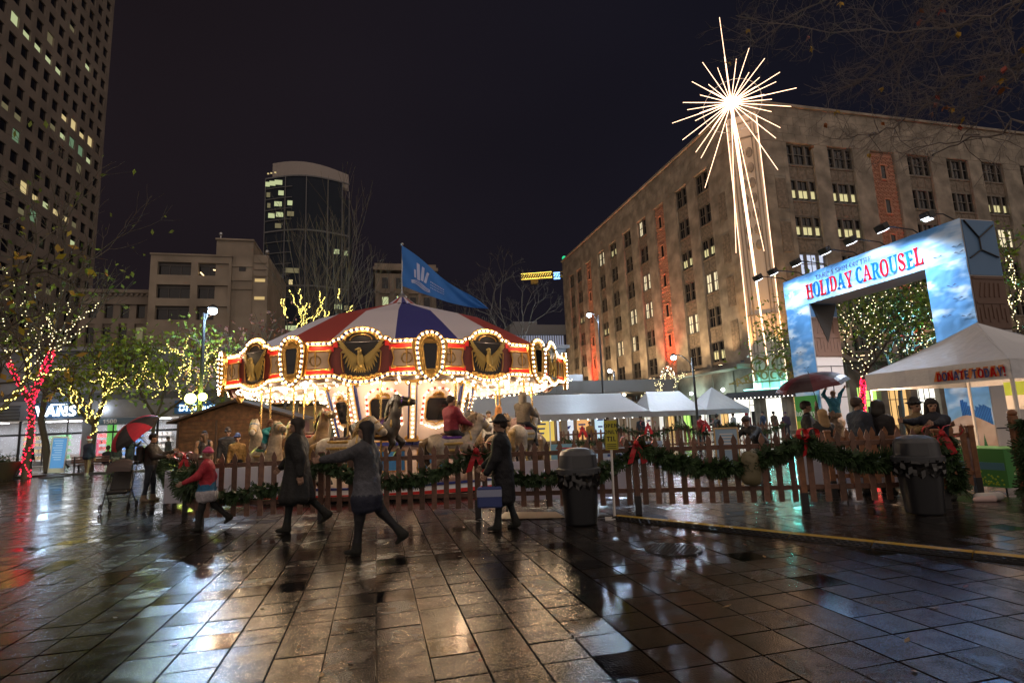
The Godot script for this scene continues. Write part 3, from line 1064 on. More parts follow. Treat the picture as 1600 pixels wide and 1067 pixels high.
func horse_extra(rear: bool) -> Dictionary:
	var nk := 0.66 if rear else 0.52
	var nz := 0.52 if rear else 0.66
	var M := []
	for i in 10:
		var t := i / 9.0
		var p := Vector3(0, 0.2, 0.24).lerp(Vector3(0, nk + 0.13, nz - 0.06), t)
		p += Vector3(0, 0.09 * sin(t * PI), -0.05 * sin(t * PI))
		for s in [-1.0, 1.0]:
			M.append([p, p + Vector3(s * 0.09, -0.12 - 0.02 * (i % 3), -0.03 + 0.02 * (i % 2)), 0.04, 0.016, i % 2])
	M.append([Vector3(0, nk + 0.13, nz), Vector3(0.02, nk + 0.06, nz + 0.12), 0.035, 0.015, 0])
	var T := []
	for k in 4:
		var o := Vector3((k - 1.5) * 0.03, 0, 0)
		T.append([Vector3(0, 0.12, -0.55), Vector3(0, 0.06, -0.68) + o, 0.05, 0.05, 0]); T.append([Vector3(0, 0.06, -0.68) + o, Vector3(0, -0.28, -0.70 - 0.02 * k) + o * 1.4, 0.05, 0.03, k % 2]); T.append([Vector3(0, -0.28, -0.70 - 0.02 * k) + o * 1.4, Vector3(0, -0.5, -0.62) + o * 1.5, 0.03, 0.012, k % 2])
	var S := []
	for i in 7:
		var a := lerpf(-2.2, 2.2, i / 6.0)
		var p := Vector3(sin(a) * 0.205, cos(a) * 0.2 + 0.01, 0)
		S.append([p + Vector3(0, 0, 0.17), p + Vector3(0, 0, -0.28), 0.034, 0.034, 0 if absf(a) > 1.3 else 1])
	S.append([Vector3(-0.1, 0.22, -0.2), Vector3(0.1, 0.22, -0.2), 0.05, 0.05, 2]); S.append([Vector3(0, 0.22, -0.2), Vector3(0, 0.22, 0.1), 0.045, 0.04, 2]); S.append([Vector3(0, 0.25, 0.13), Vector3(0, 0.29, 0.15), 0.045, 0.025, 2])
	# bridle and reins
	var hd := Vector3(0, nk + 0.03, nz + 0.03)
	var mz := hd + (Vector3(0, -0.05, 0.33) if rear else Vector3(0, -0.21, 0.25))
	var ax := (mz - hd).normalized()
	var sd := Vector3.RIGHT
	var uu := ax.cross(sd)
	for ring in [[0.25, 0.098], [0.75, 0.068]]:
		var cc := hd.lerp(mz, ring[0])
		for i in 10:
			var a := TAU * i / 10.0
			S.append([cc + (sd * cos(a) + uu * sin(a)) * ring[1], cc + (sd * cos(a + 0.63) + uu * sin(a + 0.63)) * ring[1], 0.014, 0.014, 1 if ring[0] < 0.5 else 0])
	for s in [-1.0, 1.0]: S.append([hd.lerp(mz, 0.75) + sd * s * 0.07, Vector3(s * 0.12, 0.27, 0.2), 0.011, 0.011, 0])
	for i in 9:
		var a := TAU * i / 9.0
		S.append([Vector3(sin(a) * 0.19, cos(a) * 0.19 + 0.1, 0.40), Vector3(sin(a + 0.7) * 0.19, cos(a + 0.7) * 0.19 + 0.1, 0.40), 0.022, 0.022, 0])
	return {"mane": net(M, 0.022, 0.012), "tail": net(T, 0.024, 0.014), "saddle": net(S, 0.022, 0.014)}

func horses(root: Node3D) -> void:
	var nets := [horse_net(false), horse_net(true)]
	var ex := [horse_extra(false), horse_extra(true)]
	var hm := vc("horse_paint", 0.35)
	tri_tex(hm, 1.3, noise_tex(95, 0.03, 256, 0.7, 1.0, 2), noise_tex(96, 0.02, 256, 0, 1, 2), 0.2)
	var coats := [Vector3(0.40, 0.32, 0.23), Vector3(0.34, 0.23, 0.13), Vector3(0.44, 0.37, 0.29), Vector3(0.25, 0.16, 0.08), Vector3(0.03, 0.024, 0.02)]
	var manes := [Vector3(0.20, 0.12, 0.05), Vector3(0.07, 0.03, 0.014), Vector3(0.34, 0.21, 0.07), Vector3(0.025, 0.018, 0.014), Vector3(0.02, 0.018, 0.016)]
	var cloths := [Vector3(0.1, 0.02, 0.3), Vector3(0.4, 0.02, 0.02), Vector3(0.02, 0.15, 0.4), Vector3(0.03, 0.2, 0.1), Vector3(0.45, 0.25, 0.03)]
	var C := func(v: Vector3) -> Color: return Color(v.x, v.y, v.z)
	var pole := MB.new()
	var tw := []
	pole.tube([Vector3(0, -0.9, 0), Vector3(0, 2.6, 0)], [0.025], 10)
	for i in 90:
		var a := i * 0.45
		tw.append(Vector3(cos(a) * 0.024, -0.85 + i * 0.038, sin(a) * 0.024))
	pole.tube(tw, [0.010], 5)
	var pm := pole.mesh()
	var k := 0
	for ring in 2:
		for i in 10:
			var deg: float = [27.5, -1.0][ring] + i * 36.0
			if ring == 1 and i % 2 == 1 and i != 9 and i != 1: continue
			var a := deg_to_rad(deg)
			var r: float = [4.1, 3.15][ring]
			var rear := ring == 1 or i % 3 == 2
			var ki := (i * 2 + ring) % 4
			if ring == 0 and i == 0: ki = 0
			var y: float = 1.13 + 0.16 * sin(i * 2.1 + ring * 1.3)
			var e := 1 if rear else 0
			var black := ring == 1 and i == 0
			var coat: Vector3 = coats[4 if black else ki]
			var mb := MB.new()
			put_net(mb, nets[e], [C.call(coat), C.call(coat), C.call(coat), C.call(coat), C.call(Vector3(0.03, 0.02, 0.015)), C.call(coat * 0.7)])
			var h := part(root, "carousel_horse", mb.mesh(true), hm)
			h.position = Vector3(sin(a) * r, y + (0.25 if black else 0.0), cos(a) * r)
			h.rotation.y = a + PI / 2
			h.scale = Vector3.ONE * 1.08
			mb = MB.new()
			var mc: Vector3 = manes[4 if black else ki]
			put_net(mb, ex[e].mane, [C.call(mc), C.call(mc * 0.7)])
			part(h, "mane", mb.mesh(true), hm)
			mb = MB.new()
			put_net(mb, ex[e].tail, [C.call(mc), C.call(mc * 0.7)])
			part(h, "tail", mb.mesh(true), hm)
			mb = MB.new()
			put_net(mb, ex[e].saddle, [C.call(Vector3(0.5, 0.32, 0.08)), C.call(cloths[k % 5]), C.call(Vector3(0.08, 0.03, 0.02))])
			part(h, "saddle", mb.mesh(true), hm)
			part(h, "pole", pm, mats["brass"], Transform3D(Basis().scaled(Vector3(1, (2.98 - 0.36) / 3.5 / 1.08, 1)), Vector3(0, (0.36 - h.position.y) / 1.08 + 0.9 * (2.98 - 0.36) / 3.5 / 1.08, 0.12)))
			k += 1
# ---- buildings ----
func glow_pane(key: String, c: Vector3, e: float) -> StandardMaterial3D:
	return mk(key, c * 0.4, 0.4, 0, e, c)

func far_buildings() -> void:
	var grime := noise_tex(40, 0.006, 512, 0.72, 1.0, 5)
	var conc := mk("tower_concrete", Vector3(0.30, 0.245, 0.205), 0.85)
	tri_tex(conc, 0.03, grime)
	var beige := mk("beige_render", Vector3(0.36, 0.29, 0.22), 0.85)
	tri_tex(beige, 0.06, grime)
	var mason := mk("old_masonry", Vector3(0.30, 0.24, 0.19), 0.85)
	tri_tex(mason, 0.06, grime)
	var dark := mk("night_window", Vector3(0.010, 0.010, 0.013), 0.08)
	var frame := mk("window_frame", Vector3(0.09, 0.08, 0.075), 0.5, 0.3)
	var lit := [glow_pane("lit_pale", Vector3(0.75, 0.85, 0.45), 0.55), glow_pane("lit_warm", Vector3(0.95, 0.75, 0.35), 0.6), glow_pane("lit_green", Vector3(0.35, 0.6, 0.35), 0.28), glow_pane("lit_dim", Vector3(0.6, 0.55, 0.3), 0.16)]
	# tall office tower on the left: a concrete grid of square windows
	var t := thing("office_tower", "tall concrete office tower with a grid of square windows, some lit", "building", Vector3(-87.1, 0, -111.1), GY)
	var b := MB.new()
	var rows := 30
	var cols := 19
	var top := 93.5 + 3.77 * 8
	b.box(Vector3(-20.9, 62, 30.2), Vector3(40, 124, 60.4))
	for k in cols + 1: b.box(Vector3(-0.45, 62.0, 0.3 + k * 3.25), Vector3(0.9, 124.0, 1.15))
	for r in rows: b.box(Vector3(-0.46, top - r * 3.77 - 1.885, 31.5), Vector3(0.88, 1.7, 62))
	part(t, "concrete_grid", b.mesh(), conc)
	b = MB.new()
	b.quad(Vector3(0, -1.04, -1.06), Vector3(0, -1.04, 1.06), Vector3(0, 1.04, 1.06), Vector3(0, 1.04, -1.06))
	var wb := MB.new()
	wb.quad(Vector3(0, -1.04, 1.06), Vector3(0, -1.04, -1.06), Vector3(0, 1.04, -1.06), Vector3(0, 1.04, 1.06))
	var pane := wb.mesh()
	var hb := MB.new()
	hb.quad(Vector3(0.02, -1.0, 1.0), Vector3(0.02, -1.0, -1.0), Vector3(0.02, 0.1, -1.0), Vector3(0.02, 0.1, 1.0))
	var half := hb.mesh()
	var wr := RandomNumberGenerator.new()
	wr.seed = 9
	var far := []
	for r in rows:
		for k in cols:
			var h := top - r * 3.77
			var z := 1.95 + k * 3.25
			var row := r - 8      # counts down from the highest row seen at the corner
			var d := Vector3(-87.1 + 0.2436 * z, 0, -111.1 + 0.9699 * z)
			if h < 17 or -d.x / -d.z > 1.0 or (h - 1.5) / d.length() > 0.8:
				far.append(Transform3D(Basis(), Vector3(-0.28, h, z)))
				continue
			var w := part(t, "window", pane, dark, Transform3D(Basis(), Vector3(-0.28, h, z)))
			var li := -1
			if row == 6 and k >= 5: li = 0 if k < 10 else 3
			elif row == 6 and k < 4: li = -1
			elif row == 8 and k in [1, 2, 3, 4]: li = 1
			elif row == 9 and k in [1, 2, 3, 4, 5]: li = [0, 2, 2, 0, 3][k - 1]
			elif row == 10 and k in [8, 9, 10]: li = 3
			elif row == 13 and k in [2, 3, 4, 5, 6, 7]: li = [3, 1, 1, 0, 1, 1][k - 2]
			elif row == 18 and k == 6: li = 3
			elif wr.randf() < 0.06: li = [3, 3, 2, 0][wr.randi() % 4]
			if li >= 0: part(w, "lit_blind", half if li != 2 and wr.randf() < 0.7 else pane, lit[li], Transform3D(Basis(), Vector3(0.01, 0, 0)))
	multi(t, "far_windows", pane, dark, far)
	# low old masonry block behind the shop row
	t = thing("masonry_block", "low old masonry block with cornice between tower and beige block", "building", U1 * 87.0, GY)
	b = MB.new()
	b.box(Vector3(-35.5, 9, -8), Vector3(9.0, 18, 15.0))
	b.box(Vector3(-35.5, 18.4, -7.9), Vector3(9.0, 0.8, 15.2)); b.box(Vector3(-35.5, 21.6, -7.7), Vector3(9.0, 1.6, 15.4)); b.box(Vector3(-35.5, 22.6, -7.5), Vector3(9.4, 0.5, 15.9)); b.box(Vector3(-35.5, 19.8, -8.3), Vector3(9, 2, 15))
	for k in 5: b.box(Vector3(-39.6 + k * 2.0, 19.8, -0.55), Vector3(0.9, 2.0, 0.5))
	for k in 5: b.box(Vector3(-39.6 + k * 2.0, 9, -0.3), Vector3(0.9, 18, 0.7))
	for k in 14: b.box(Vector3(-39.6 + k * 0.66, 22.15, 0.12), Vector3(0.3, 0.35, 0.35))
	part(t, "wall", b.mesh(), mason)
	for r in 3:
		for k in 4:
			b = MB.new()
			b.box(Vector3.ZERO, Vector3(1.05, 1.7 if r == 0 else 2.2, 0.06))
			part(t, "window", b.mesh(), lit[3] if r == 1 and k == 3 else dark, Transform3D(Basis(), Vector3(-38.6 + k * 2.0, [19.8, 16.4, 12.9][r], -0.76 if r == 0 else -0.44)))
	# beige block with three rows of broad windows and a taller stair tower
	t = thing("beige_block", "beige block with three rows of broad recessed windows and stair tower", "building", U1 * 85.0, GY)
	b = MB.new()
	var xs := [[-30.9, -30.0], [-25.7, -24.8], [-20.8, -20.4]]
	for q in xs: b.box(Vector3((q[0] + q[1]) / 2, 13.8, -0.4), Vector3(q[1] - q[0], 27.6, 0.8))
	for q in [[26.6, 27.6], [23.3, 24.7], [20.2, 21.3], [0, 18.2]]: b.box(Vector3(-25.65, (q[0] + q[1]) / 2, -0.41), Vector3(10.5, q[1] - q[0], 0.78))
	b.box(Vector3(-25.65, 13.7, -9.0), Vector3(10.5, 27.4, 16))
	b.box(Vector3(-20.1, 15.1, -8.8), Vector3(5.0, 30.2, 16.9)); b.box(Vector3(-16.6, 14.1, -9.0), Vector3(2.1, 28.2, 17.0))
	for h in [26.3, 24.2, 22.9]: b.box(Vector3(-19.0, h, -0.3), Vector3(2.9, 0.16, 0.3))
	for h in [27.0, 26.0, 25.0]: b.box(Vector3(-16.6, h, -0.42), Vector3(1.6, 0.2, 0.3))
	for x in [-17.7, -19.9]: b.box(Vector3(x, 21, -0.36), Vector3(0.1, 14, 0.12))
	b.box(Vector3(-25.65, 27.72, -8.3), Vector3(10.7, 0.24, 16.9)); b.box(Vector3(-20.1, 30.3, -8.6), Vector3(5.2, 0.25, 17.2))
	part(t, "wall", b.mesh(), beige)
	b = MB.new()
	b.tube([Vector3(-22.2, 30.4, -0.8), Vector3(-22.2, 31.2, -0.8)], [0.12], 6); b.ball(Vector3(-22.2, 31.3, -0.8), Vector3(0.3, 0.3, 0.3)); b.ball(Vector3(-15.9, 29.0, -1.5), Vector3(0.35, 0.35, 0.35))
	part(t, "roof_vents", b.mesh(), mats["steel"])
	for r in 3:
		for k in 2:
			var x0: float = [-30.0, -24.8][k]
			var x1: float = [-25.7, -20.8][k]
			var h0: float = [24.7, 21.3, 18.2][r]
			var h1: float = [26.6, 23.3, 20.2][r]
			b = MB.new()
			b.box(Vector3(0, 0, 0), Vector3(x1 - x0, h1 - h0, 0.06))
			var w := part(t, "window", b.mesh(), dark, Transform3D(Basis(), Vector3((x0 + x1) / 2, (h0 + h1) / 2, -0.72)))
			b = MB.new()
			for q in [-0.5, -0.17, 0.17, 0.5]: b.box(Vector3(q * (x1 - x0), -0.15, 0.08), Vector3(0.08, h1 - h0 - 0.3, 0.1))
			b.box(Vector3(0, (h1 - h0) / 2 - 0.4, 0.08), Vector3(x1 - x0, 0.08, 0.11)); b.box(Vector3(0, (h1 - h0) / 2 - 0.2, 0.06), Vector3(x1 - x0, 0.36, 0.05))
			part(w, "mullions", b.mesh(), frame)
	b = MB.new()
	b.box(Vector3.ZERO, Vector3(0.9, 0.8, 0.1))
	part(t, "window", b.mesh(), dark, Transform3D(Basis(), Vector3(-19.0, 26.0, -0.33)))
	b = MB.new()
	b.box(Vector3.ZERO, Vector3(1.4, 0.45, 0.1))
	for h in [24.3, 21.6]: part(t, "lit_slot", b.mesh(), glow_pane("slot_warm", Vector3(1, 0.72, 0.3), 0.5), Transform3D(Basis(), Vector3(-16.6, h, -0.48)))
	# string of warm lamps seen inside one top window
	var bl := []
	for i in 9: bl.append(Vector3(-22.9 + i * 0.17, 25.75 - 0.12 * sin(i * 0.5) + 0.02 * i, -0.62))
	for i in 6: bl.append(Vector3(-24.6 + i * 0.09, 25.3 - i * 0.1, -0.62))
	multi(t, "window_lamps", bulb_mesh(0.09), glow_pane("far_bulb", Vector3(1.0, 0.72, 0.35), 3.0), bl)
	# dark glass high-rise with a curved crown
	t = thing("glass_tower", "distant dark glass high-rise with curved pale crown", "building", U1 * 200.0, GY)
	var blue := mk("curtain_glass", Vector3(0.03, 0.036, 0.05), 0.5)
	blue.metallic_specular = 0.1
	var X := func(u: float) -> Vector3: return Vector3(lerpf(-37.9, -9.3, u), 0, 5.0 * sin(u * PI))
	b = MB.new()
	for i in 12:
		var p: Vector3 = X.call(i / 12.0)
		var q: Vector3 = X.call((i + 1) / 12.0)
		var ht := 92.0 if i < 11 else 86.0
		b.quad(p, q, q + Vector3.UP * ht, p + Vector3.UP * ht)
	b.quad(X.call(1.0), X.call(1.0) + Vector3(0, 0, -25), X.call(1.0) + Vector3(0, 86, -25), X.call(1.0) + Vector3(0, 86, 0)); b.quad(X.call(0.0) + Vector3(0, 0, -25), X.call(0.0), X.call(0.0) + Vector3(0, 92, 0), X.call(0.0) + Vector3(0, 92, -25))
	part(t, "curtain_wall", b.mesh(), blue)
	b = MB.new()
	for i in 13:
		if i % 3 == 0 or i > 10:
			var p: Vector3 = X.call(i / 12.0)
			b.box(p + Vector3(0, 46, 0.1), Vector3(0.3, 92 if i < 12 else 86, 0.5))
	for r in 15:
		for i in 12:
			var h := 92.0 - r * 4.0
			var p: Vector3 = X.call(i / 12.0)
			var q: Vector3 = X.call((i + 1) / 12.0)
			if r % 5 == 0 or i < 4: b.bar(p + Vector3(0, h, 0.12), q + Vector3(0, h, 0.12), 0.4, 0.5 if r % 5 == 0 else 0.25)
	part(t, "mullions", b.mesh(), mk("tower_metal", Vector3(0.13, 0.13, 0.14), 0.5, 0.2))
	b = MB.new()
	for i in 11:
		var p: Vector3 = X.call(0.07 + i / 12.0)
		var q: Vector3 = X.call(0.07 + (i + 1) / 12.0)
		var h0 := 98.6 - 2.6 * pow(maxf(0.0, i / 11.0 - 0.15), 1.6)
		var h1 := 98.6 - 2.6 * pow(maxf(0.0, (i + 1) / 11.0 - 0.15), 1.6)
		p.z -= 2.0; q.z -= 2.0
		b.quad(p + Vector3(0, 91, 0), q + Vector3(0, 91, 0), q + Vector3(0, h1, 0), p + Vector3(0, h0, 0))
		b.quad(q + Vector3(0, 91, -2), p + Vector3(0, 91, -2), p + Vector3(0, h0, -2), q + Vector3(0, h1, -2))
		b.quad(p + Vector3(0, h0, 0), q + Vector3(0, h1, 0), q + Vector3(0, h1, -2), p + Vector3(0, h0, -2))
	part(t, "crown", b.mesh(), mk("crown_panel", Vector3(0.30, 0.26, 0.24), 0.7))
	var pl := [[0.03, 90, 1.6, 0], [0.10, 90, 2.6, 0], [0.18, 90, 3.4, 0], [0.04, 86, 1.2, 3], [0.2, 86, 1.8, 0], [0.05, 82, 1.0, 3], [0.18, 82, 3.2, 0], [0.31, 82, 1.6, 0], [0.1, 78, 2.8, 0], [0.2, 78, 3.0, 0], [0.32, 78, 2.2, 3], [0.18, 74, 2.4, 3], [0.85, 65.5, 2.2, 0], [0.96, 65.5, 1.6, 0], [0.36, 57.5, 5.0, 3], [0.17, 53.4, 1.6, 3], [0.34, 53.4, 1.2, 1], [0.86, 45.5, 3.6, 0], [0.97, 45.5, 1.4, 3], [0.36, 37.4, 3.8, 0], [0.86, 30, 3.0, 3], [0.86, 26, 3.0, 3], [0.03, 94.0, 0.6, 1], [0.07, 94, 0.6, 1], [0.12, 94, 0.6, 1]]
	for q in pl:
		b = MB.new()
		b.box(Vector3.ZERO, Vector3(q[2], 1.7 if q[1] < 93 else 0.5, 0.1))
		part(t, "lit_window", b.mesh(), lit[q[3]], Transform3D(Basis(), X.call(q[0]) + Vector3(0, q[1] - 0.2, 0.3)))
	# stone block behind the flag
	t = thing("stone_block", "small classical stone block behind the blue flag", "building", U1 * 110.0, GY)
	b = MB.new()
	b.box(Vector3(6, 16.5, -8), Vector3(12.2, 33, 15)); b.box(Vector3(6, 33.9, -7.7), Vector3(13.0, 0.7, 15.8)); b.box(Vector3(6, 34.5, -8), Vector3(12.4, 1.2, 15)); b.box(Vector3(6, 29.0, -7.8), Vector3(12.6, 0.4, 15.4))
	for k in 5: b.box(Vector3(0.5 + k * 2.75, 16, -0.35), Vector3(0.8, 32, 0.5))
	b.box(Vector3(5.6, 35.6, -6), Vector3(2.2, 1.2, 4))
	part(t, "wall", b.mesh(), mason)
	for r in 3:
		for k in 4:
			b = MB.new()
			b.box(Vector3.ZERO, Vector3(1.2, 2.2, 0.1))
			part(t, "window", b.mesh(), lit[0] if r == 1 and k == 0 else dark, Transform3D(Basis(), Vector3(1.9 + k * 2.75, [31.0, 27.0, 22.5][r], -0.45)))
	# low block with a lit slatted front
	t = thing("slatted_block", "low distant block with pale lit slatted front beside the department store", "building", U1 * 125.0, GY)
	b = MB.new()
	b.box(Vector3(38, 8, -8), Vector3(14, 16, 16)); b.box(Vector3(38, 24.2, -8), Vector3(14, 2.4, 16)); b.box(Vector3(38, 19.5, -8.5), Vector3(13.6, 8, 15)); b.box(Vector3(38, 19.1, -0.2), Vector3(13.8, 0.6, 0.4)); b.box(Vector3(36, 26.1, -8), Vector3(6, 1.6, 8))
	part(t, "wall", b.mesh(), mk("pale_metal_wall", Vector3(0.24, 0.24, 0.25), 0.7))
	b = MB.new()
	b.box(Vector3(38, 21.2, -0.9), Vector3(13.4, 3.4, 0.1)); b.box(Vector3(38, 17.2, -0.9), Vector3(13.4, 3.2, 0.1))
	part(t, "lit_screen", b.mesh(), glow_pane("pale_screen", Vector3(0.62, 0.66, 0.85), 0.35))
	b = MB.new()
	for k in 23: b.box(Vector3(31.4 + k * 0.6, 19.6, -0.55), Vector3(0.15, 8.2, 0.3))
	part(t, "slats", b.mesh(), mk("pale_metal_wall"), Transform3D(), true)
	# tower crane jib dressed with bulbs
	t = thing("tower_crane", "distant tower crane jib dressed in yellow bulbs with a blue tip", "crane", Vector3(160 * sin(0.0229), 0, -160 * cos(0.0229)), -0.06)
	b = MB.new()
	for z in [-0.6, 0.6]:
		b.tube([Vector3(0, 44.6, z), Vector3(40, 45.4, z)], [0.12], 5)
		for k in 36: b.tube([Vector3(k * 1.1, 44.6 + k * 0.022, z), Vector3(k * 1.1 + 0.55, 46.1 + k * 0.022, 0), Vector3(k * 1.1 + 1.1, 44.62 + k * 0.022, z)], [0.06], 4, false)
	b.tube([Vector3(0.4, 46.1, 0), Vector3(40, 46.9, 0)], [0.12], 5)
	b.box(Vector3(3.8, 43.6, 0), Vector3(2.2, 1.2, 1.4))
	part(t, "jib", b.mesh(), mk("crane_yellow", Vector3(0.42, 0.25, 0.03), 0.6))
	b = MB.new()
	for x in [-0.9, 0.9]:
		for z in [-0.9, 0.9]: b.tube([Vector3(26 + x, 0, z), Vector3(26 + x, 50, z)], [0.12], 4)
	for k in 24: b.tube([Vector3(25.1, k * 2.0, 0.9), Vector3(26.9, k * 2.0 + 1, 0.9), Vector3(25.1, k * 2 + 2.0, 0.9)], [0.07], 4, false)
	part(t, "mast", b.mesh(), mats["crane_yellow"])
	var yl := []
	var blu := []
	for k in 46:
		for y in [44.5, 45.3 + 0.5 * sin(k * 2.1), 46.2]:
			if k < 39: yl.append(Vector3(k * 0.235, y + k * 0.004, 0.75))
			else: blu.append(Vector3(k * 0.25, y - 0.3, 0.75))
	multi(t, "yellow_bulbs", bulb_mesh(0.10), glow_pane("bulb_yellow", Vector3(1.0, 0.72, 0.12), 4.0), yl)
	multi(t, "blue_bulbs", bulb_mesh(0.22), glow_pane("bulb_blue", Vector3(0.15, 0.4, 1.0), 5.0), blu)

# ---- the department store ----
func store() -> void:
	var stone := mk("limestone", Vector3(0.38, 0.325, 0.26), 0.8)
	tri_tex(stone, 0.045, noise_tex(50, 0.009, 1024, 0.56, 1.0, 6), noise_tex(51, 0.05, 512, 0, 1, 4), 1.2)
	var spand := mk("spandrel_stone", Vector3(0.24, 0.19, 0.145), 0.75)
	tri_tex(spand, 0.2, noise_tex(52, 0.02, 512, 0.6, 1.0, 4))
	var terr := mk("terracotta", Vector3(0.42, 0.20, 0.13), 0.7)
	var frame := mk("sash_frame", Vector3(0.10, 0.085, 0.07), 0.5)
	var dark: Material = mats["night_window"]
	var lit := [glow_pane("store_lit", Vector3(1.0, 0.86, 0.55), 0.9), glow_pane("store_lit_low", Vector3(1.0, 0.9, 0.45), 0.6), glow_pane("store_lit_cool", Vector3(0.7, 0.78, 1.0), 0.8)]
	var t := thing("department_store", "large stone department store with tall piers and a corner pylon", "building", Vector3(26.1, 0, -56.2), GY)
	var LB := Basis(Vector3(0, 0, 1), Vector3.UP, Vector3(-1, 0, 0))
	var FX := [Transform3D(LB, Vector3.ZERO), Transform3D(Basis.IDENTITY, Vector3.ZERO)]     # left front: x runs -s, right front: x runs s
	var rows := [30.3, 26.1, 21.85, 17.6, 13.4, 9.2]
	var bays := [[8.3, 13.0, 18.9, 24.1, 29.2, 34.7, 39.8, 45.9, 50.8, 55.0], [7.3, 12.8, 18.8, 24.2, 30.2, 35.8, 42.2, 47.8]]
	var ends := [60.2, 53.0]
	var half := [1.42, 1.76]
	var b := MB.new()
	# body behind the fronts
	b.prism(PackedVector2Array([Vector2(0.65, 2.65), Vector2(2.65, 0.65), Vector2(52.9, 0.65), Vector2(52.9, 60.1), Vector2(0.65, 60.1)]), 0.0, 35.9)
	var body := b.mesh()
	part(t, "core", body, stone, Transform3D(Basis(Vector3(1, 0, 0), Vector3(0, 0, -1), Vector3(0, 1, 0)), Vector3.ZERO))
	var wr := RandomNumberGenerator.new()
	wr.seed = 31
	for f in 2:
		var x := func(s: float) -> float: return -s if f == 0 else s
		b = MB.new()
		var sb := MB.new()
		b.xf = FX[f]; sb.xf = FX[f]
		var at := 2.0
		for s in bays[f] + [ends[f] + half[f]]:
			var s0: float = s - half[f]
			b.box(Vector3(x.call((at + s0) / 2), 19.3, -0.32), Vector3(s0 - at, 24.6, 0.64))
			at = s + half[f]
		b.box(Vector3(x.call((2.0 + ends[f]) / 2), 33.75, -0.33), Vector3(ends[f] - 2.0, 4.3, 0.62)); b.box(Vector3(x.call((2.0 + ends[f]) / 2), 36.02, -0.2), Vector3(ends[f] - 1.9, 0.28, 0.95))
		b.box(Vector3(x.call((2.0 + ends[f]) / 2), 6.85, 0.8), Vector3(ends[f] - 2.0, 0.35, 2.8))
		part(t, "piers", b.mesh(), stone)
		# stone courses on the attic and the blank corner
		var cb := MB.new()
		cb.xf = FX[f]
		for r in 4:
			var l := 2.05 + (r % 2) * 0.8
			while l < ends[f] - 1.8:
				cb.box(Vector3(x.call(l + 0.78), 32.15 + r * 1.02, -0.01), Vector3(1.56, 1.0, 0.05)); l += 1.6
		for r in 24:
			var l := 2.05
			while l < bays[f][0] - half[f] - 0.3:
				var w := minf(1.45, bays[f][0] - half[f] - 0.1 - l)
				cb.box(Vector3(x.call(l + w / 2 - 0.01), 7.6 + r * 1.02, -0.01), Vector3(w - 0.03, 1.0, 0.05)); l += 1.45
		part(t, "stone_courses", cb.mesh(), stone, Transform3D(), true)
		var nb: int = bays[f].size()
		for k in nb:
			var s: float = bays[f][k]
			var grille: bool = (k == 2 or k == 7) if f == 0 else k == 2
			if grille:
				b = MB.new()
				b.xf = FX[f]
				b.box(Vector3(x.call(s), 19.3, -0.5), Vector3(half[f] * 2, 24.6, 0.3))
				var gp := part(t, "grille_panel", b.mesh(), terr)
				b = MB.new()
				b.xf = FX[f]
				var w: float = half[f]
				for r in 44:
					for c in 6:
						var cx: float = x.call(s) - w + (c + 0.5 * (1 + r % 2)) * w / 3.0
						if absf(cx - x.call(s)) > w - 0.1: continue
						var cy := 7.6 + r * 0.54
						var slot := false
						for h in rows: slot = slot or (absf(cy - h + 1.2) < 1.0 and absf(cx - x.call(s)) < 0.55)
						if slot: continue
						var ring := []
						for q in 7: ring.append(Vector3(cx + cos(TAU * q / 6.0) * w / 3.4, cy + sin(TAU * q / 6.0) * 0.31, -0.31))
						b.tube(ring, [0.075], 4, false)
				part(gp, "lattice", b.mesh(), terr, Transform3D(), true)
				for h in rows.slice(0, 5):
					b = MB.new()
					b.xf = FX[f]
					b.box(Vector3(x.call(s), h - 1.2, -0.27), Vector3(0.75, 1.7, 0.1))
					var sw := part(gp, "slot_window", b.mesh(), dark)
					b = MB.new()
					b.xf = FX[f]
					for e in [-0.42, 0.42]: b.box(Vector3(x.call(s) + e, h - 1.2, -0.22), Vector3(0.12, 1.9, 0.2))
					b.box(Vector3(x.call(s), h - 0.28, -0.2), Vector3(1.0, 0.14, 0.3)); b.box(Vector3(x.call(s), h - 2.12, -0.2), Vector3(1.0, 0.14, 0.3))
					part(gp, "slot_frame", b.mesh(), terr)
				continue
			for r in rows.size():
				# spandrel with a small relief
				sb.box(Vector3(x.call(s), rows[r] - 2.1, -0.46), Vector3(half[f] * 2, 1.72, 0.36))
				sb.box(Vector3(x.call(s), rows[r] - 1.32, -0.32), Vector3(half[f] * 2, 0.14, 0.3))
				for e in ([-0.7, 0.7] if f == 0 else [-1.15, 0.0, 1.15]): sb.box(Vector3(x.call(s) + e, rows[r] - 2.1, -0.27), Vector3(0.85, 1.2, 0.06))
				var w := win_frame(f)
				var wn := part(t, "window", w[0], frame, FX[f] * Transform3D(Basis(), Vector3(x.call(s), rows[r], -0.4)))
				var on := wr.randf()
				var style := -1
				if f == 0:
					if (k == 3 and r == 0) or (k == 6 and r == 0): style = 0
					elif (k == 4 and r == 3) or (k == 3 and r == 3) or (k == 5 and r == 4) or (k == 3 and r == 2) or (k == 4 and r == 4): style = 0
					elif (k == 0 and r == 2) or (k == 1 and r == 2): style = 1
					elif on < 0.22: style = [0, 1, 1][wr.randi() % 3]
				else:
					if r == 1 and k < 2: style = 1
					elif r == 2 and k == 0: style = 1
					elif r == 3 and k == 0: style = 2
					elif r == 1 and k == 5: style = 1
					elif r == 2 and k == 5: style = 0
					elif r == 2 and k == 1: style = 1
					elif on < 0.08: style = 1
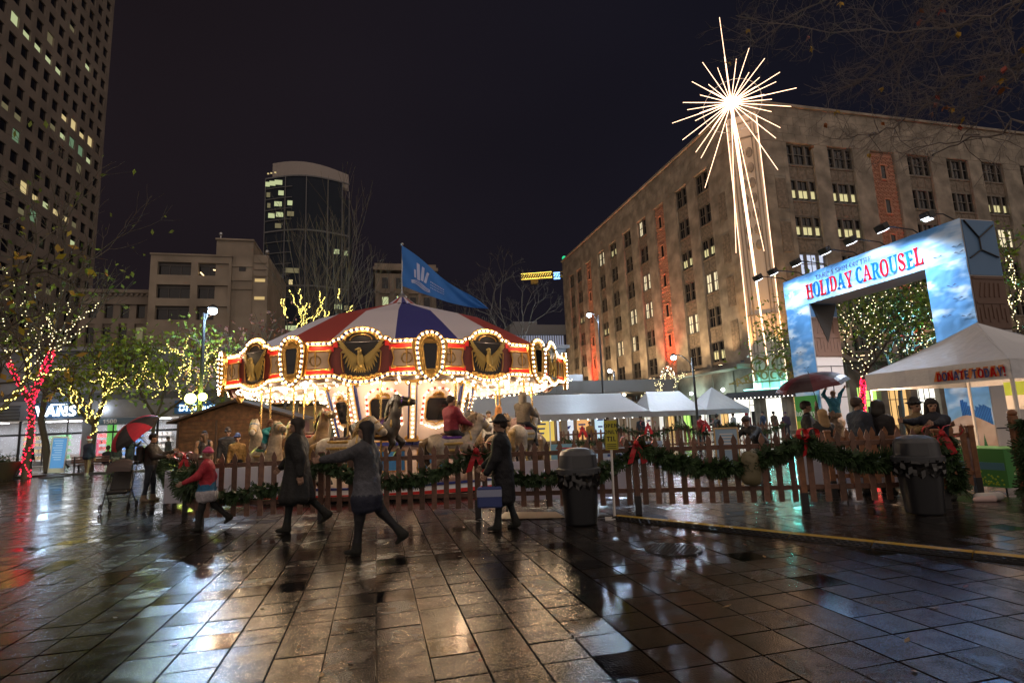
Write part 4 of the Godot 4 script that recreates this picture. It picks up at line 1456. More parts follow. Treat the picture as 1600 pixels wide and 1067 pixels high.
				for q in w[1].size():
					var p := part(wn, "pane", w[1][q], dark, Transform3D(Basis(), w[2][q]))
					if style >= 0 and not (style == 0 and wr.randf() < 0.15): part(wn, "lit_blind", w[3][q], lit[style], Transform3D(Basis(), w[2][q] + Vector3(0, 0.0 if style != 1 else -0.34, 0.012)).scaled_local(Vector3(1, 1.0 if style != 1 else 0.45, 1)))
		part(t, "spandrels", sb.mesh(), spand)
	# chamfered corner and the pylon with its ornament
	var PB := Basis(Vector3(0.7071, 0, 0.7071), Vector3.UP, Vector3(-0.7071, 0, 0.7071))
	var PX := Transform3D(PB, Vector3(1.0, 0, -1.0))
	b = MB.new()
	b.xf = PX
	b.box(Vector3(0, 21.5, -0.45), Vector3(3.4, 29.2, 0.9))
	part(t, "corner_wall", b.mesh(), stone)
	b = MB.new()
	b.xf = PX
	b.cbox(Vector3(0, 19.3, 0.35), Vector3(3.1, 30.4, 1.1), 0.08)
	var py := part(t, "pylon", b.mesh(), mk("pylon_stone", Vector3(0.46, 0.40, 0.32), 0.7))
	b = MB.new()
	b.xf = PX
	for e in [-1.2, -0.85, 0.85, 1.2]: b.box(Vector3(e, 19.3, 0.93), Vector3(0.12, 30, 0.08))
	for h in [33.6, 31.8, 8.0, 12.0]: b.box(Vector3(0, h, 0.93), Vector3(3.14, 0.16, 0.12))
	for k in 7:
		for e in [-0.42, 0.42]: b.ball(Vector3(e, 19.5 + k * 1.75, 0.92), Vector3(0.34, 0.62, 0.16), 8, 5)
	part(py, "ornament", b.mesh(), mats["limestone"])
	# bare niches beside the pylon
	for f in 2:
		for h in [10.5, 15.5, 20.5, 25.5]:
			b = MB.new()
			b.xf = FX[f]
			b.box(Vector3(-4.6 if f == 0 else 4.2, h, 0.03), Vector3(1.3, 3.4, 0.07))
			part(t, "niche_panel", b.mesh(), spand)
	# light tubes down the pylon edges
	var tube := mk("star_tube", Vector3(1, 0.8, 0.65), 0.4, 0, 3.4, Vector3(1.0, 0.60, 0.38))
	var dim := mk("edge_tube", Vector3(1, 0.8, 0.65), 0.4, 0, 2.2, Vector3(1.0, 0.66, 0.45))
	for e in [-1.56, 1.56]:
		b = MB.new()
		b.xf = PX
		b.tube([Vector3(e, 4.4, 0.96), Vector3(e, 34.0, 0.96)], [0.05], 6)
		part(py, "edge_light", b.mesh(), dim)
	# unseen wall-washers, set on the ledge to light the piers and grilles
	var fl := mk("flood_face", Vector3(1, 0.85, 0.6), 0.4, 0, 8.0, Vector3(1, 0.7, 0.4))
	var fr := mk("flood_red", Vector3(1, 0.1, 0.05), 0.4, 0, 6.0, Vector3(1, 0.12, 0.06))
	for f in 2:
		var sl := [5.2, 10.65, 15.8, 18.9, 21.5, 26.6, 31.9, 37.2, 42.8, 45.9, 48.4, 53.0, 57.8] if f == 0 else [4.0, 10.0, 15.6, 18.8, 21.5, 27.2, 33.0]
		for s in sl:
			var red: bool = s in [18.9, 45.9, 18.8]
			b = MB.new()
			b.box(Vector3.ZERO, Vector3(0.4, 0.2, 0.3))
			var p: Vector3 = FX[f] * Vector3(-s if f == 0 else s, 7.15, 1.9 if not red else 1.6)
			var w := part(t, "unseen_flood_lamp", b.mesh(), mats["dark_metal"], Transform3D(FX[f].basis, p))
			b = MB.new()
			b.box(Vector3(0, 0.115, 0), Vector3(0.34, 0.02, 0.24))
			part(w, "lens", b.mesh(), fr if red else fl)
			var far: float = 1.0 - 0.006 * s
			spot(w, Vector3(0, 0.2, 0), Vector3(0, 13.0, -1.5 if not red else -1.4), (48.0 if f == 0 else 18.0) * far if not red else (190.0 if f == 0 else 80.0), Color(1.0, 0.83, 0.62) if not red else Color(1.0, 0.20, 0.12), 48.0, 0.12)
	# unseen floods placed to wash the pylon and the corner
	for e in [-2.3, 2.3]:
		b = MB.new()
		b.box(Vector3.ZERO, Vector3(0.35, 0.2, 0.35))
		var w := part(t, "unseen_flood_lamp", b.mesh(), mats["dark_metal"], PX * Transform3D(Basis(), Vector3(e, 7.2, 1.9)))
		spot(w, Vector3(0, 0.2, 0), Vector3(-e * 0.8, 12.0, -1.2), 130.0, Color(1.0, 0.72, 0.42), 34.0, 0.12)
	for k in 4:  # added masts, out of view, to even the light on the store front
		var s: float = [12.0, 25.0, 38.0, 51.0][k]
		var m := thing("added_flood_mast", ["added floodlight mast nearest the store corner, behind the slab roof", "second added floodlight mast along the store front from its corner", "third added floodlight mast along the store front from its corner", "added floodlight mast farthest along the store front"][k], "floodlight", t.transform * Vector3(-9.0, 0, -s), GY)
		b = MB.new()
		b.lathe([Vector2(0.12, 0), Vector2(0.07, 5.0), Vector2(0.0, 5.05)], 8)
		part(m, "pole", b.mesh(), mats["dark_metal"])
		b = MB.new()
		b.cbox(Vector3(0.05, 5.2, 0), Vector3(0.3, 0.35, 0.7), 0.03)
		part(m, "flood_head", b.mesh(), mats["dark_metal"])
		b = MB.new()
		b.box(Vector3(0.21, 5.22, 0), Vector3(0.02, 0.26, 0.6))
		part(m, "lens", b.mesh(), fl)
		spot(m, Vector3(0.3, 5.25, 0), Vector3(9.0, 19.0, 0), 185.0, Color(1.0, 0.84, 0.64), 62.0, 0.2, 1.0)
	# street level: entrance canopy, lit shop windows, arched lettering
	b = MB.new()
	b.xf = PX
	b.box(Vector3(0, 3.55, 1.6), Vector3(9.0, 0.55, 3.6)); b.box(Vector3(0, 3.95, 0.6), Vector3(8.6, 0.2, 1.6))
	var can := part(t, "entrance_canopy", b.mesh(), mats["dark_metal"])
	var cb := []
	for k in 24: cb.append(PX * Vector3(-4.3 + k * 0.374, 3.34, 3.42))
	multi(can, "canopy_bulbs", bulb_mesh(0.05), glow_pane("canopy_bulb", Vector3(1, 0.9, 0.8), 6.0), cb)
	var white := glow_pane("shop_white", Vector3(1.0, 0.98, 0.86), 1.5)
	var green := glow_pane("shop_green", Vector3(0.55, 0.95, 0.2), 1.1)
	var amber := glow_pane("shop_amber", Vector3(1.0, 0.6, 0.22), 0.9)
	for f in 2:
		b = MB.new()
		b.xf = FX[f]
		for k in 14:
			var s := 2.0 + k * 4.0
			b.box(Vector3(-s if f == 0 else s, 3.3, -0.2), Vector3(0.9, 6.6, 0.8))
		b.box(Vector3(-31.0 if f == 0 else 28.0, 5.4, -0.25), Vector3(58 if f == 0 else 52, 2.6, 0.6))
		part(t, "shop_piers", b.mesh(), stone)
		for k in 13:
			b = MB.new()
			b.xf = FX[f]
			var s := 4.0 + k * 4.0
			b.box(Vector3(-s if f == 0 else s, 2.05, -0.45), Vector3(3.1, 4.1, 0.1))
			var sw := part(t, "shop_window", b.mesh(), [white, amber, white, green, amber][(k + f) % 5])
			b = MB.new()
			b.xf = FX[f]
			for e in [-0.75, 0.0, 0.75]: b.box(Vector3((-s if f == 0 else s) + e, 2.05, -0.36), Vector3(0.06, 4.1, 0.06))
			b.box(Vector3(-s if f == 0 else s, 2.7, -0.36), Vector3(3.1, 0.08, 0.062)); b.box(Vector3((-s if f == 0 else s) + 0.4, 1.3, -0.37), Vector3(0.5, 1.5, 0.03))
			part(sw, "window_bars", b.mesh(), mats["dark_metal"])
	b = MB.new()
	b.xf = PX
	b.box(Vector3(0, 1.65, -0.1), Vector3(3.2, 3.3, 0.1)); b.box(Vector3(-3.3, 1.65, 0.9), Vector3(2.2, 3.3, 0.1), Basis(Vector3.UP, 0.5)); b.box(Vector3(3.3, 1.65, 0.9), Vector3(2.2, 3.3, 0.1), Basis(Vector3.UP, -0.5))
	part(t, "entrance_glazing", b.mesh(), white)
	b = MB.new()
	b.xf = PX
	var arc := []
	for k in 15: arc.append(Vector3(-3.6 + k * 0.514, 5.0 + 1.15 * sin(PI * k / 14.0), 1.7))
	b.tube(arc, [0.07], 6); b.tube([Vector3(-3.9, 4.95, 1.7), Vector3(3.9, 5.0, 1.7)], [0.08], 6)
	for e in [-0.85, 1.15]:
		var rg := []
		for k in 19: rg.append(Vector3(e + cos(TAU * k / 18.0) * 0.72, 6.7 + sin(TAU * k / 18.0) * 0.72, 1.5))
		b.tube(rg, [0.11], 6)
	b.tube([Vector3(0, 4.2, 1.7), Vector3(0, 6.4, 1.7)], [0.05], 5)
	var arch_ := part(can, "sign_arch", b.mesh(), mats["dark_gold"])
	var word := "ARIOCCXY"
	for k in 8:
		var tm := text_mesh(word[k], 0.8, 0.08)
		var th := 1.15 * sin(PI * (k + 1.0) / 9.0)
		part(can, "letter", tm, mats["dark_gold"], PX * Transform3D(Basis(Vector3(0, 0, 1), 0.35 * cos(PI * (k + 1.0) / 9.0)), Vector3(-2.9 + k * 0.83, 4.85 + th * 0.62, 1.74)))
	b = MB.new()
	b.xf = PX
	b.tube([Vector3(-2.6, 4.25, 1.0), Vector3(2.6, 4.25, 1.0)], [0.05], 6)
	part(can, "unseen_teal_tube", b.mesh(), glow_pane("unseen_teal_tube", Vector3(0.35, 0.95, 0.9), 5.0))  # unseen tube with two lights, placed to turn the corner stone teal
	omni(can, PX * Vector3(-1.3, 4.5, 1.3), 7.0, Color(0.45, 1.0, 0.95), 0.2); omni(can, PX * Vector3(1.3, 4.5, 1.3), 7.0, Color(0.45, 1.0, 0.95), 0.2)
	b = MB.new()
	b.xf = FX[0]
	b.ball(Vector3(-60.0, 36.7, -0.5), Vector3(0.5, 0.6, 0.5))
	part(t, "roof_beacon", b.mesh(), glow_pane("beacon_green", Vector3(0.02, 0.6, 0.25), 1.2))
	for s in [6.5, 13.0, 20.5]:  # unseen lamps, placed to light the lower store wall
		b = MB.new()
		b.ball(Vector3.ZERO, Vector3.ONE * 0.2, 10, 7)
		var l := part(t, "unseen_wall_lamp", b.mesh(), glow_pane("unseen_wall_lamp", Vector3(0.85, 0.95, 0.9), 14.0), Transform3D(Basis(), Vector3(-1.0, 4.6, -s)))
		omni(l, Vector3.ZERO, 7.0, Color(0.8, 0.95, 0.9), 0.16)
	# the star on the pylon
	var star := thing("light_star", "giant star of glowing tubes with a long tail on the store corner", "star light", Vector3(24.6, 34.9, -54.73), 0)
	var SB := Basis(Vector3(0.858, 0, 0.5135), Vector3.UP, Vector3(-0.5135, 0, 0.858))
	var tips := [Vector2(-0.26, 10.46), Vector2(2.35, 5.55), Vector2(3.71, 3.68), Vector2(1.01, 4.64), Vector2(4.94, 1.76), Vector2(2.07, 2.79), Vector2(3.03, 1.77), Vector2(4.51, 0.62), Vector2(6.24, -0.52), Vector2(3.9, -0.99), Vector2(5.56, -2.46), Vector2(3.75, -2.46), Vector2(4.35, -4.25), Vector2(3.84, -5.31), Vector2(3.68, -8.76), Vector2(-2.43, 5.64), Vector2(-1.0, 4.63), Vector2(-3.79, 3.97), Vector2(-2.08, 2.91), Vector2(-3.03, 1.92), Vector2(-5.0, 1.93), Vector2(-4.58, 0.83), Vector2(-6.33, -0.26), Vector2(-3.82, -0.89), Vector2(-5.44, -2.47), Vector2(-3.62, -2.46), Vector2(-4.1, -4.46), Vector2(-3.58, -5.35), Vector2(-3.55, -8.65), Vector2(-1.08, -16.57), Vector2(1.57, -16.9), Vector2(0.75, -28.4)]
	for i in tips.size():
		b = MB.new()
		var tp := Vector3(tips[i].x, tips[i].y, -0.2 + 0.13 * (i % 4))
		var big := i == 31
		if i >= 29: tp.z = 0.05
		b.tube([tp.normalized() * 0.3, tp * 0.5, tp], [0.19 if big else 0.042, 0.15 if big else 0.038, 0.05 if big else 0.03], 6)
		part(star, "ray", b.mesh(), tube, Transform3D(SB, Vector3.ZERO))
		if i in [0, 4, 8, 17, 22, 26]:
			b = MB.new()
			b.tube([tp.normalized() * 0.3 + Vector3(0, 0, 0.1), tp * 0.52 + Vector3(0, 0, 0.06)], [0.08, 0.07], 6)
			part(star, "short_ray", b.mesh(), tube, Transform3D(SB, Vector3.ZERO))
	b = MB.new()
	b.ball(Vector3.ZERO, Vector3.ONE * 0.3, 10, 7)
	for k in 14:
		var d := Vector3(rng.randfn(), rng.randfn(), 0.5 + rng.randf()).normalized()
		b.tube([Vector3.ZERO, d * 0.8], [0.06, 0.02], 4)
	part(star, "hub", b.mesh(), mk("star_hub", Vector3.ONE, 0.4, 0, 14.0, Vector3(0.75, 0.85, 1.0)), Transform3D(SB, Vector3.ZERO))
	b = MB.new()
	var hoop := []
	for k in 37: hoop.append(Vector3(cos(TAU * k / 36.0) * 3.0, sin(TAU * k / 36.0) * 3.0 - 0.2, -0.3))
	b.tube(hoop, [0.04], 5)
	part(star, "hoop", b.mesh(), mats["steel"], Transform3D(SB, Vector3.ZERO))
	# wreath of lights hung on the store front
	var wr_p: Vector3 = t.transform * (FX[0] * Vector3(-18.9, 7.0, 0.7))
	var we := thing("lit_wreath", "big green wreath with white lights hung low on the store front", "wreath", wr_p, GY)
	b = MB.new()
	var wl := []
	for k in 420:
		var a := rng.randf() * TAU
		var q := rng.randf() * TAU
		var rr := 1.25 + 0.3 * cos(q)
		var p := Vector3(0.3 * sin(q), sin(a) * rr, cos(a) * rr)
		var d := Vector3(rng.randfn(), rng.randfn(), rng.randfn()).normalized()
		b.tri(p - d * 0.05, p + d.cross(Vector3.UP) * 0.22, p + d * 0.16)
		if k % 4 == 0: wl.append(p * 1.05)
	part(we, "greenery", b.mesh(), mk("wreath_green", Vector3(0.03, 0.06, 0.02), 0.8))
	multi(we, "lights", bulb_mesh(0.045), glow_pane("fairy_white", Vector3(1.0, 0.88, 0.65), 9.0), wl)

var frames_made := {}
func win_frame(f: int) -> Array:
	if frames_made.has(f): return frames_made[f]
	var b := MB.new()
	var h := 2.5
	var cols := [[-0.72, 1.12], [0.72, 1.12]] if f == 0 else [[-1.3, 0.72], [0.0, 1.3], [1.3, 0.72]]
	var w := 1.42 if f == 0 else 1.76
	var panes := []
	var at := []
	var blinds := []
	b.box(Vector3(0, h / 2 - 0.06, 0.05), Vector3(2 * w, 0.12, 0.16)); b.box(Vector3(0, -h / 2 + 0.06, 0.08), Vector3(2 * w, 0.12, 0.22))
	for c in cols:
		for e in [-1.0, 1.0]: b.box(Vector3(c[0] + e * (c[1] / 2 + 0.04), 0, 0.05), Vector3(0.1, h - 0.24, 0.15))
		b.box(Vector3(c[0], 0.05, 0.04), Vector3(c[1], 0.08, 0.1))
		if c[1] > 1.0: b.box(Vector3(c[0], 0, 0.03), Vector3(0.05, h - 0.24, 0.07))
		var p := MB.new()
		p.box(Vector3.ZERO, Vector3(c[1], h - 0.24, 0.02))
		panes.append(p.mesh()); at.append(Vector3(c[0], 0, -0.06))
		p = MB.new()
		p.quad(Vector3(-c[1] / 2 + 0.03, -1.1, 0), Vector3(c[1] / 2 - 0.03, -1.1, 0), Vector3(c[1] / 2 - 0.03, 1.1, 0), Vector3(-c[1] / 2 + 0.03, 1.1, 0))
		blinds.append(p.mesh())
	if f == 0: b.box(Vector3(0, 0, 0.08), Vector3(0.22, h - 0.2, 0.24))
	else:
		for e in [-0.8, 0.8]: b.box(Vector3(e, 0, 0.08), Vector3(0.2, h - 0.2, 0.24))
	frames_made[f] = [b.mesh(), panes, at, blinds]
	return frames_made[f]

# ---- the row of shops on the left ----
func shop_row() -> void:
	var t := thing("shop_row", "low row of lit shops with pale fascia behind the trees", "shop building", Vector3(-32.5, 0, -40.2), GY)
	var wall := mk("shop_wall", Vector3(0.34, 0.34, 0.36), 0.7)
	tri_tex(wall, 0.1, noise_tex(60, 0.01, 512, 0.75, 1.0, 4))
	var grey := mk("shop_grey", Vector3(0.10, 0.10, 0.105), 0.6)
	var b := MB.new()
	b.box(Vector3(5, 4.8, -12), Vector3(70, 8.2, 14)); b.box(Vector3(5, 7.6, -4.8), Vector3(70, 2.6, 1.0)); b.box(Vector3(5, 9.0, -8), Vector3(70.4, 0.3, 9))
	b.box(Vector3(5, 5.55, -2.6), Vector3(70, 0.7, 5.2)); b.box(Vector3(5, 4.0, -0.35), Vector3(70, 1.3, 0.7))
	for k in 9: b.box(Vector3(-28.4 + k * 7.4, 1.68, -0.5), Vector3(0.7, 3.36, 0.7))
	part(t, "fascia", b.mesh(), wall)
	b = MB.new()
	b.box(Vector3(5, 4.92, -0.4), Vector3(70, 0.54, 0.8)); b.box(Vector3(5, 6.1, -4.3), Vector3(70, 0.4, 0.3)); b.box(Vector3(5, 0.18, -1.0), Vector3(70, 0.36, 0.16))
	for k in 5: b.box(Vector3(-4.8 + 0.0, 3.45 + k * 0.22, 0.06), Vector3(3.6, 0.09, 0.1))
	part(t, "dark_trim", b.mesh(), grey)
	# shop interiors
	b = MB.new()
	b.box(Vector3(5, 1.7, -5.4), Vector3(70, 3.4, 0.2)); b.box(Vector3(5, 3.32, -2.9), Vector3(70, 0.06, 5.2)); b.box(Vector3(5, 0.02, -2.9), Vector3(70, 0.04, 5.2))
	part(t, "interior", b.mesh(), mk("shop_inside", Vector3(0.55, 0.5, 0.46), 0.6))
	for x in [-29.0, -21.0, -13.0, -6.4, -1.6, 1.4, 4.6, 9.4, 14.0, 22.0, 30.0]:
		b = MB.new()
		b.box(Vector3(0, 0, 0), Vector3(2.2, 0.05, 1.2))
		var cl := part(t, "ceiling_light", b.mesh(), glow_pane("shop_ceiling", Vector3(0.9, 0.93, 1.0), 8.0), Transform3D(Basis(), Vector3(x, 3.25, -2.6)))
		var al := AreaLight3D.new()
		al.name = "ceiling_glow"
		cl.add_child(al, true)
		al.position = Vector3(0, -0.06, 0)
		al.rotation.x = -PI / 2
		al.area_size = Vector2(2.2, 1.2)
		al.light_energy = 20.0; al.light_color = Color(0.95, 0.97, 1.0); al.shadow_enabled = true
	# shelves and displays inside
	var dr := RandomNumberGenerator.new()
	dr.seed = 4
	var cols := [Vector3(0.5, 0.05, 0.05), Vector3(0.05, 0.2, 0.5), Vector3(0.5, 0.45, 0.4), Vector3(0.06, 0.06, 0.07), Vector3(0.4, 0.25, 0.08), Vector3(0.1, 0.3, 0.12)]
	for k in 26:
		b = MB.new()
		for r in 4:
			b.box(Vector3(0, 0.4 + r * 0.5, 0), Vector3(1.5, 0.05, 0.5))
			for q in 4: b.box(Vector3(-0.55 + q * 0.36, 0.55 + r * 0.5, 0), Vector3(0.26, dr.randf_range(0.15, 0.3), 0.3))
		part(t, "display_shelf", b.mesh(), mk("goods_%d" % (k % 6), cols[k % 6], 0.6), Transform3D(Basis(), Vector3(-28 + k * 2.3 + dr.randf(), 0.05, -3.0 - dr.randf() * 1.8)))
	# glazing bars, doors, glass
	b = MB.new()
	for k in 48: b.box(Vector3(-30 + k * 1.48, 1.66, -0.9), Vector3(0.07 if k % 3 else 0.14, 3.3, 0.1))
	b.box(Vector3(5, 2.3, -0.9), Vector3(70, 0.14, 0.09))
	part(t, "glazing_bars", b.mesh(), mats["dark_metal"], Transform3D(), true)
	b = MB.new()
	b.box(Vector3(5, 1.7, -0.92), Vector3(70, 3.2, 0.01))
	var gm := mk("shop_glass", Vector3(0.9, 0.95, 1.0), 0.05)
	gm.transparency = BaseMaterial3D.TRANSPARENCY_ALPHA
	gm.albedo_color.a = 0.12
	part(t, "glass", b.mesh(), gm)
	for q in [[2.4, 0.62, 2.2, Vector3(0.15, 0.7, 0.1), "green"], [1.0, 1.2, 1.1, Vector3(0.9, 0.12, 0.25), "pink"]]:
		b = MB.new()
		b.box(Vector3.ZERO, Vector3(q[1], q[2], 0.03))
		part(t, "lit_poster", b.mesh(), glow_pane("poster_" + q[4], q[3], 0.7), Transform3D(Basis(), Vector3(q[0], 0.3 + q[2] / 2 + 0.4, -1.1)))
	# illuminated signs on the fascia
	var blue := mk("sign_blue", Vector3(0.05, 0.16, 0.36), 0.5)
	b = MB.new()
	b.box(Vector3(-0.6, 4.0, 0.03), Vector3(3.4, 1.1, 0.06))
	part(t, "sign_panel", b.mesh(), mk("sign_dark", Vector3(0.03, 0.06, 0.10), 0.5))
	var glow := glow_pane("sign_white", Vector3(0.85, 0.93, 1.0), 6.0)
	part(t, "sign_letters", text_mesh("VANS", 0.72, 0.06), glow, Transform3D(Basis(), Vector3(-0.75, 3.9, 0.1)))
	b = MB.new()
	b.box(Vector3(-0.6, 4.38, 0.1), Vector3(1.0, 0.07, 0.04))
	part(t, "sign_bar", b.mesh(), glow)
	omni(t, Vector3(-0.7, 3.9, 0.7), 2.0, Color(0.7, 0.85, 1.0), 0.15)
	b = MB.new()
	b.box(Vector3(9.0, 3.95, 0.03), Vector3(4.2, 1.0, 0.06))
	part(t, "sign_panel", b.mesh(), blue)
	part(t, "sign_letters", text_mesh("Dr.Martens", 0.48, 0.05), glow_pane("sign_cool", Vector3(0.55, 0.8, 1.0), 4.0), Transform3D(Basis(), Vector3(9.0, 3.88, 0.1)))
	part(t, "sign_letters", text_mesh("1500", 0.3, 0.04), mats["white_paint"], Transform3D(Basis(), Vector3(2.7, 3.05, 0.12)))
	b = MB.new()
	b.box(Vector3(3.4, 3.05, 0.03), Vector3(4.0, 0.5, 0.06))
	part(t, "number_band", b.mesh(), mk("band_blue", Vector3(0.12, 0.18, 0.24), 0.5))
	for x in [2.3, 14.8]:
		b = MB.new()
		b.ball(Vector3.ZERO, Vector3(0.24, 0.17, 0.15), 12, 8)
		var l := part(t, "fascia_lamp", b.mesh(), glow_pane("lamp_cool", Vector3(0.8, 0.9, 1.0), 22.0), Transform3D(Basis(), Vector3(x, 3.95, 0.3)))
		omni(l, Vector3.ZERO, 7.0, Color(0.75, 0.87, 1.0), 0.12)

# ---- low pavilion with a flat slab roof behind the marquees ----
func pavilion() -> void:
	var t := thing("pavilion", "low open pavilion with a dark flat slab roof behind the white tents", "pavilion", U1 * 38.0, GY)
	var conc: Material = mats["shop_wall"]
	var b := MB.new()
	b.box(Vector3(6.2, 4.15, -4.0), Vector3(32.4, 0.9, 8.0))
	part(t, "roof_slab", b.mesh(), mk("slab_dark", Vector3(0.12, 0.11, 0.10), 0.7))
	b = MB.new()
	for k in 9: b.box(Vector3(-9.0 + k * 3.75, 1.85, -1.2), Vector3(0.5, 3.7, 0.5))
	part(t, "columns", b.mesh(), mk("stone_tan", Vector3(0.30, 0.22, 0.15), 0.7))
	b = MB.new()
	b.box(Vector3(6.2, 1.85, -7.6), Vector3(32, 3.7, 0.4))
	for k in 16:
		if k % 3 != 1: b.box(Vector3(-8.6 + k * 2.0, 1.6, -5.6), Vector3(1.9, 3.2, 0.2))
	part(t, "back_wall", b.mesh(), mats["stone_tan"])
	var items := [["poster", Vector3(0.85, 0.6, 0.12), 12.2, 1.6, 1.7], ["poster", Vector3(0.8, 0.85, 0.95), 13.9, 1.3, 1.6], ["poster", Vector3(0.9, 0.45, 0.15), 15.4, 1.1, 1.5], ["doorway", Vector3(0.6, 0.8, 0.95), 16.9, 1.2, 2.6], ["poster", Vector3(0.9, 0.7, 0.3), 9.6, 1.5, 1.7], ["poster", Vector3(0.95, 0.9, 0.8), 21.3, 1.6, 2.2]]
	for q in items:
		b = MB.new()
		b.box(Vector3.ZERO, Vector3(q[3], q[4], 0.06))
		var o := part(t, q[0], b.mesh(), glow_pane("lit_%s_%d" % [q[0], int(q[2] * 10)], q[1], 0.8), Transform3D(Basis(), Vector3(q[2], q[4] / 2 + 0.3, -1.9)))
		b = MB.new()
		for k in 3: b.box(Vector3(-q[3] * 0.15, q[4] * (0.25 - 0.2 * k), 0.04), Vector3(q[3] * (0.5 - 0.1 * k), 0.12, 0.02))
		if q[2] == 13.9:
			b.prism(PackedVector2Array([Vector2(-0.4, 0.05), Vector2(0.45, 0.3), Vector2(0.3, 0.05), Vector2(-0.1, -0.12), Vector2(-0.45, -0.15)]), 0.03, 0.06)
		part(o, "print", b.mesh(), mk("print_blue", Vector3(0.03, 0.06, 0.25), 0.6))
	for k in 8:
		b = MB.new()
		b.ball(Vector3.ZERO, Vector3(0.16, 0.08, 0.16), 8, 5)
		var l := part(t, "soffit_lamp", b.mesh(), glow_pane("soffit", Vector3(1, 0.85, 0.6), 10.0), Transform3D(Basis(), Vector3(-7.2 + k * 3.75, 3.6, -2.2)))
		omni(l, Vector3.ZERO, 2.6, Color(1.0, 0.86, 0.66), 0.08)
# ---- lamps ----
func street_lamp(label: String, at: Vector3, h: float, arm: Vector3, energy: float, c: Color, called := "street_lamp") -> Node3D:
	var t := thing(called, label, "street lamp", at)
	var b := MB.new()
	b.lathe([Vector2(0.2, 0), Vector2(0.2, 0.15), Vector2(0.13, 0.3), Vector2(0.11, 0.9), Vector2(0.085, 1.0), Vector2(0.06, h), Vector2(0.0, h + 0.05)], 12)
	part(t, "pole", b.mesh(), mats["dark_metal"])
	b = MB.new()
	var l := []
	for k in 9:
		var u := k / 8.0
		l.append(Vector3(0, h - 0.5, 0) + arm * u + Vector3.UP * (0.75 * sin(u * PI * 0.62) - 0.02))
	b.tube(l, [0.03], 6)
	part(t, "arm", b.mesh(), mats["dark_metal"])
	var hp: Vector3 = l[8]
	b = MB.new()
	b.lathe([Vector2(0.0, -0.02), Vector2(0.2, 0.0), Vector2(0.14, 0.1), Vector2(0.05, 0.16), Vector2(0.0, 0.17)], 14, hp)
	part(t, "lamp_hood", b.mesh(), mats["dark_metal"])
	b = MB.new()
	b.ball(Vector3.ZERO, Vector3(0.17, 0.14, 0.17), 12, 8)
	var g := part(t, "lamp_globe", b.mesh(), mk("globe_%s" % t.name, Vector3.ONE, 0.4, 0, 26.0, Vector3(c.r, c.g, c.b)), Transform3D(Basis(), hp + Vector3(0, -0.12, 0)))
	omni(g, Vector3.ZERO, energy, c, 0.13)
	return t

func lamps() -> void:
	var cool := Color(0.72, 0.86, 1.0)
	var t := street_lamp("tall dark lamp post left of carousel with cool head and two yellow-green globes", Vector3(-12.85, 0, -22.55), 6.7, Vector3(0.4, 0, 0.1), 48.0, cool)
	for s in [[-0.33, 3.15, 0.21], [0.16, 3.2, 0.16]]:
		var b := MB.new()
		b.tube([Vector3(0, s[1] - 0.25, 0.05), Vector3(s[0] * 0.7, s[1] - 0.3, 0.1), Vector3(s[0], s[1] - 0.15, 0.14)], [0.025], 6)
		part(t, "bracket", b.mesh(), mats["dark_metal"])
		b = MB.new()
		b.ball(Vector3.ZERO, Vector3.ONE * s[2], 12, 8)
		var g := part(t, "yellow_globe", b.mesh(), mk("globe_yellow", Vector3.ONE, 0.4, 0, 26.0, Vector3(0.8, 1.0, 0.12)), Transform3D(Basis(), Vector3(s[0], s[1], 0.14)))
		omni(g, Vector3.ZERO, 12.0, Color(0.9, 1.0, 0.35), s[2] * 0.8)
	street_lamp("tall dark lamp post between carousel and store, bright white head to its left", Vector3(6.27, 0, -38.9), 9.1, Vector3(-0.65, 0, 0.05), 40.0, Color(0.8, 0.9, 1.0))
	street_lamp("shorter lamp post with curved arm in front of the lit wreath", Vector3(11.2, 0, -34.2), 5.3, Vector3(-1.05, 0, -0.3), 22.0, Color(0.85, 0.92, 1.0))
	street_lamp("small far lamp post on the pavement by the store front", Vector3(8.3, 0, -45.2), 5.6, Vector3(-0.35, 0, 0), 50.0, Color(0.85, 0.92, 1.0))
	street_lamp("lamp post with bluish head seen through the banner arch", Vector3(24.8, 0, -31.6), 6.9, Vector3(-0.4, 0, 0), 80.0, Color(0.5, 0.85, 1.0))

# ---- trees ----
var tr := RandomNumberGenerator.new()
func grow(d: Dictionary, p: Vector3, dir: Vector3, l: float, r: float, o: int) -> void:
	var pts := [p]
	var n := 4 if o < 3 else 3
	var q := p
	var dd := dir
	for i in n:
		dd = (dd + Vector3(tr.randfn(0, d.wob), tr.randfn(0, d.wob) + d.up * (0.5 if o > 0 else 0.1), tr.randfn(0, d.wob))).normalized()
		if q.y + dd.y * l / n < d.get("minh", -9.0): dd = Vector3(dd.x, 0.25, dd.z).normalized()
		q += dd * l / n
		pts.append(q)
	var rads := []
	for i in n + 1: rads.append(maxf(lerpf(r, r * 0.62, i / float(n)), d.rmin))
	(d.wood as MB).tube(pts, rads, 7 if o == 0 else (5 if o < 3 else 3), false)
	d.limbs.append([pts, rads, o])
	if o >= d.levels:
		d.tips.append([q, dd])
		d.tips.append([pts[n / 2], dd])
		return
	var kids: int = d.kids if o > 0 else d.fork
	var phase := tr.randf() * TAU
	for k in kids:
		var at: Vector3 = pts[n] if k < 2 or o == 0 else pts[tr.randi_range(2, n)]
		var a := phase + TAU * k / kids + tr.randfn(0, 0.4)
		var side := dd.cross(Vector3(cos(a), 0.2, sin(a))).normalized()
		var sp: float = d.spread * tr.randf_range(0.7, 1.25)
		var nd := (dd * cos(sp) + side * sin(sp)).normalized()
		grow(d, at, nd, l * d.shrink * tr.randf_range(0.8, 1.15), r * 0.6, o + 1)

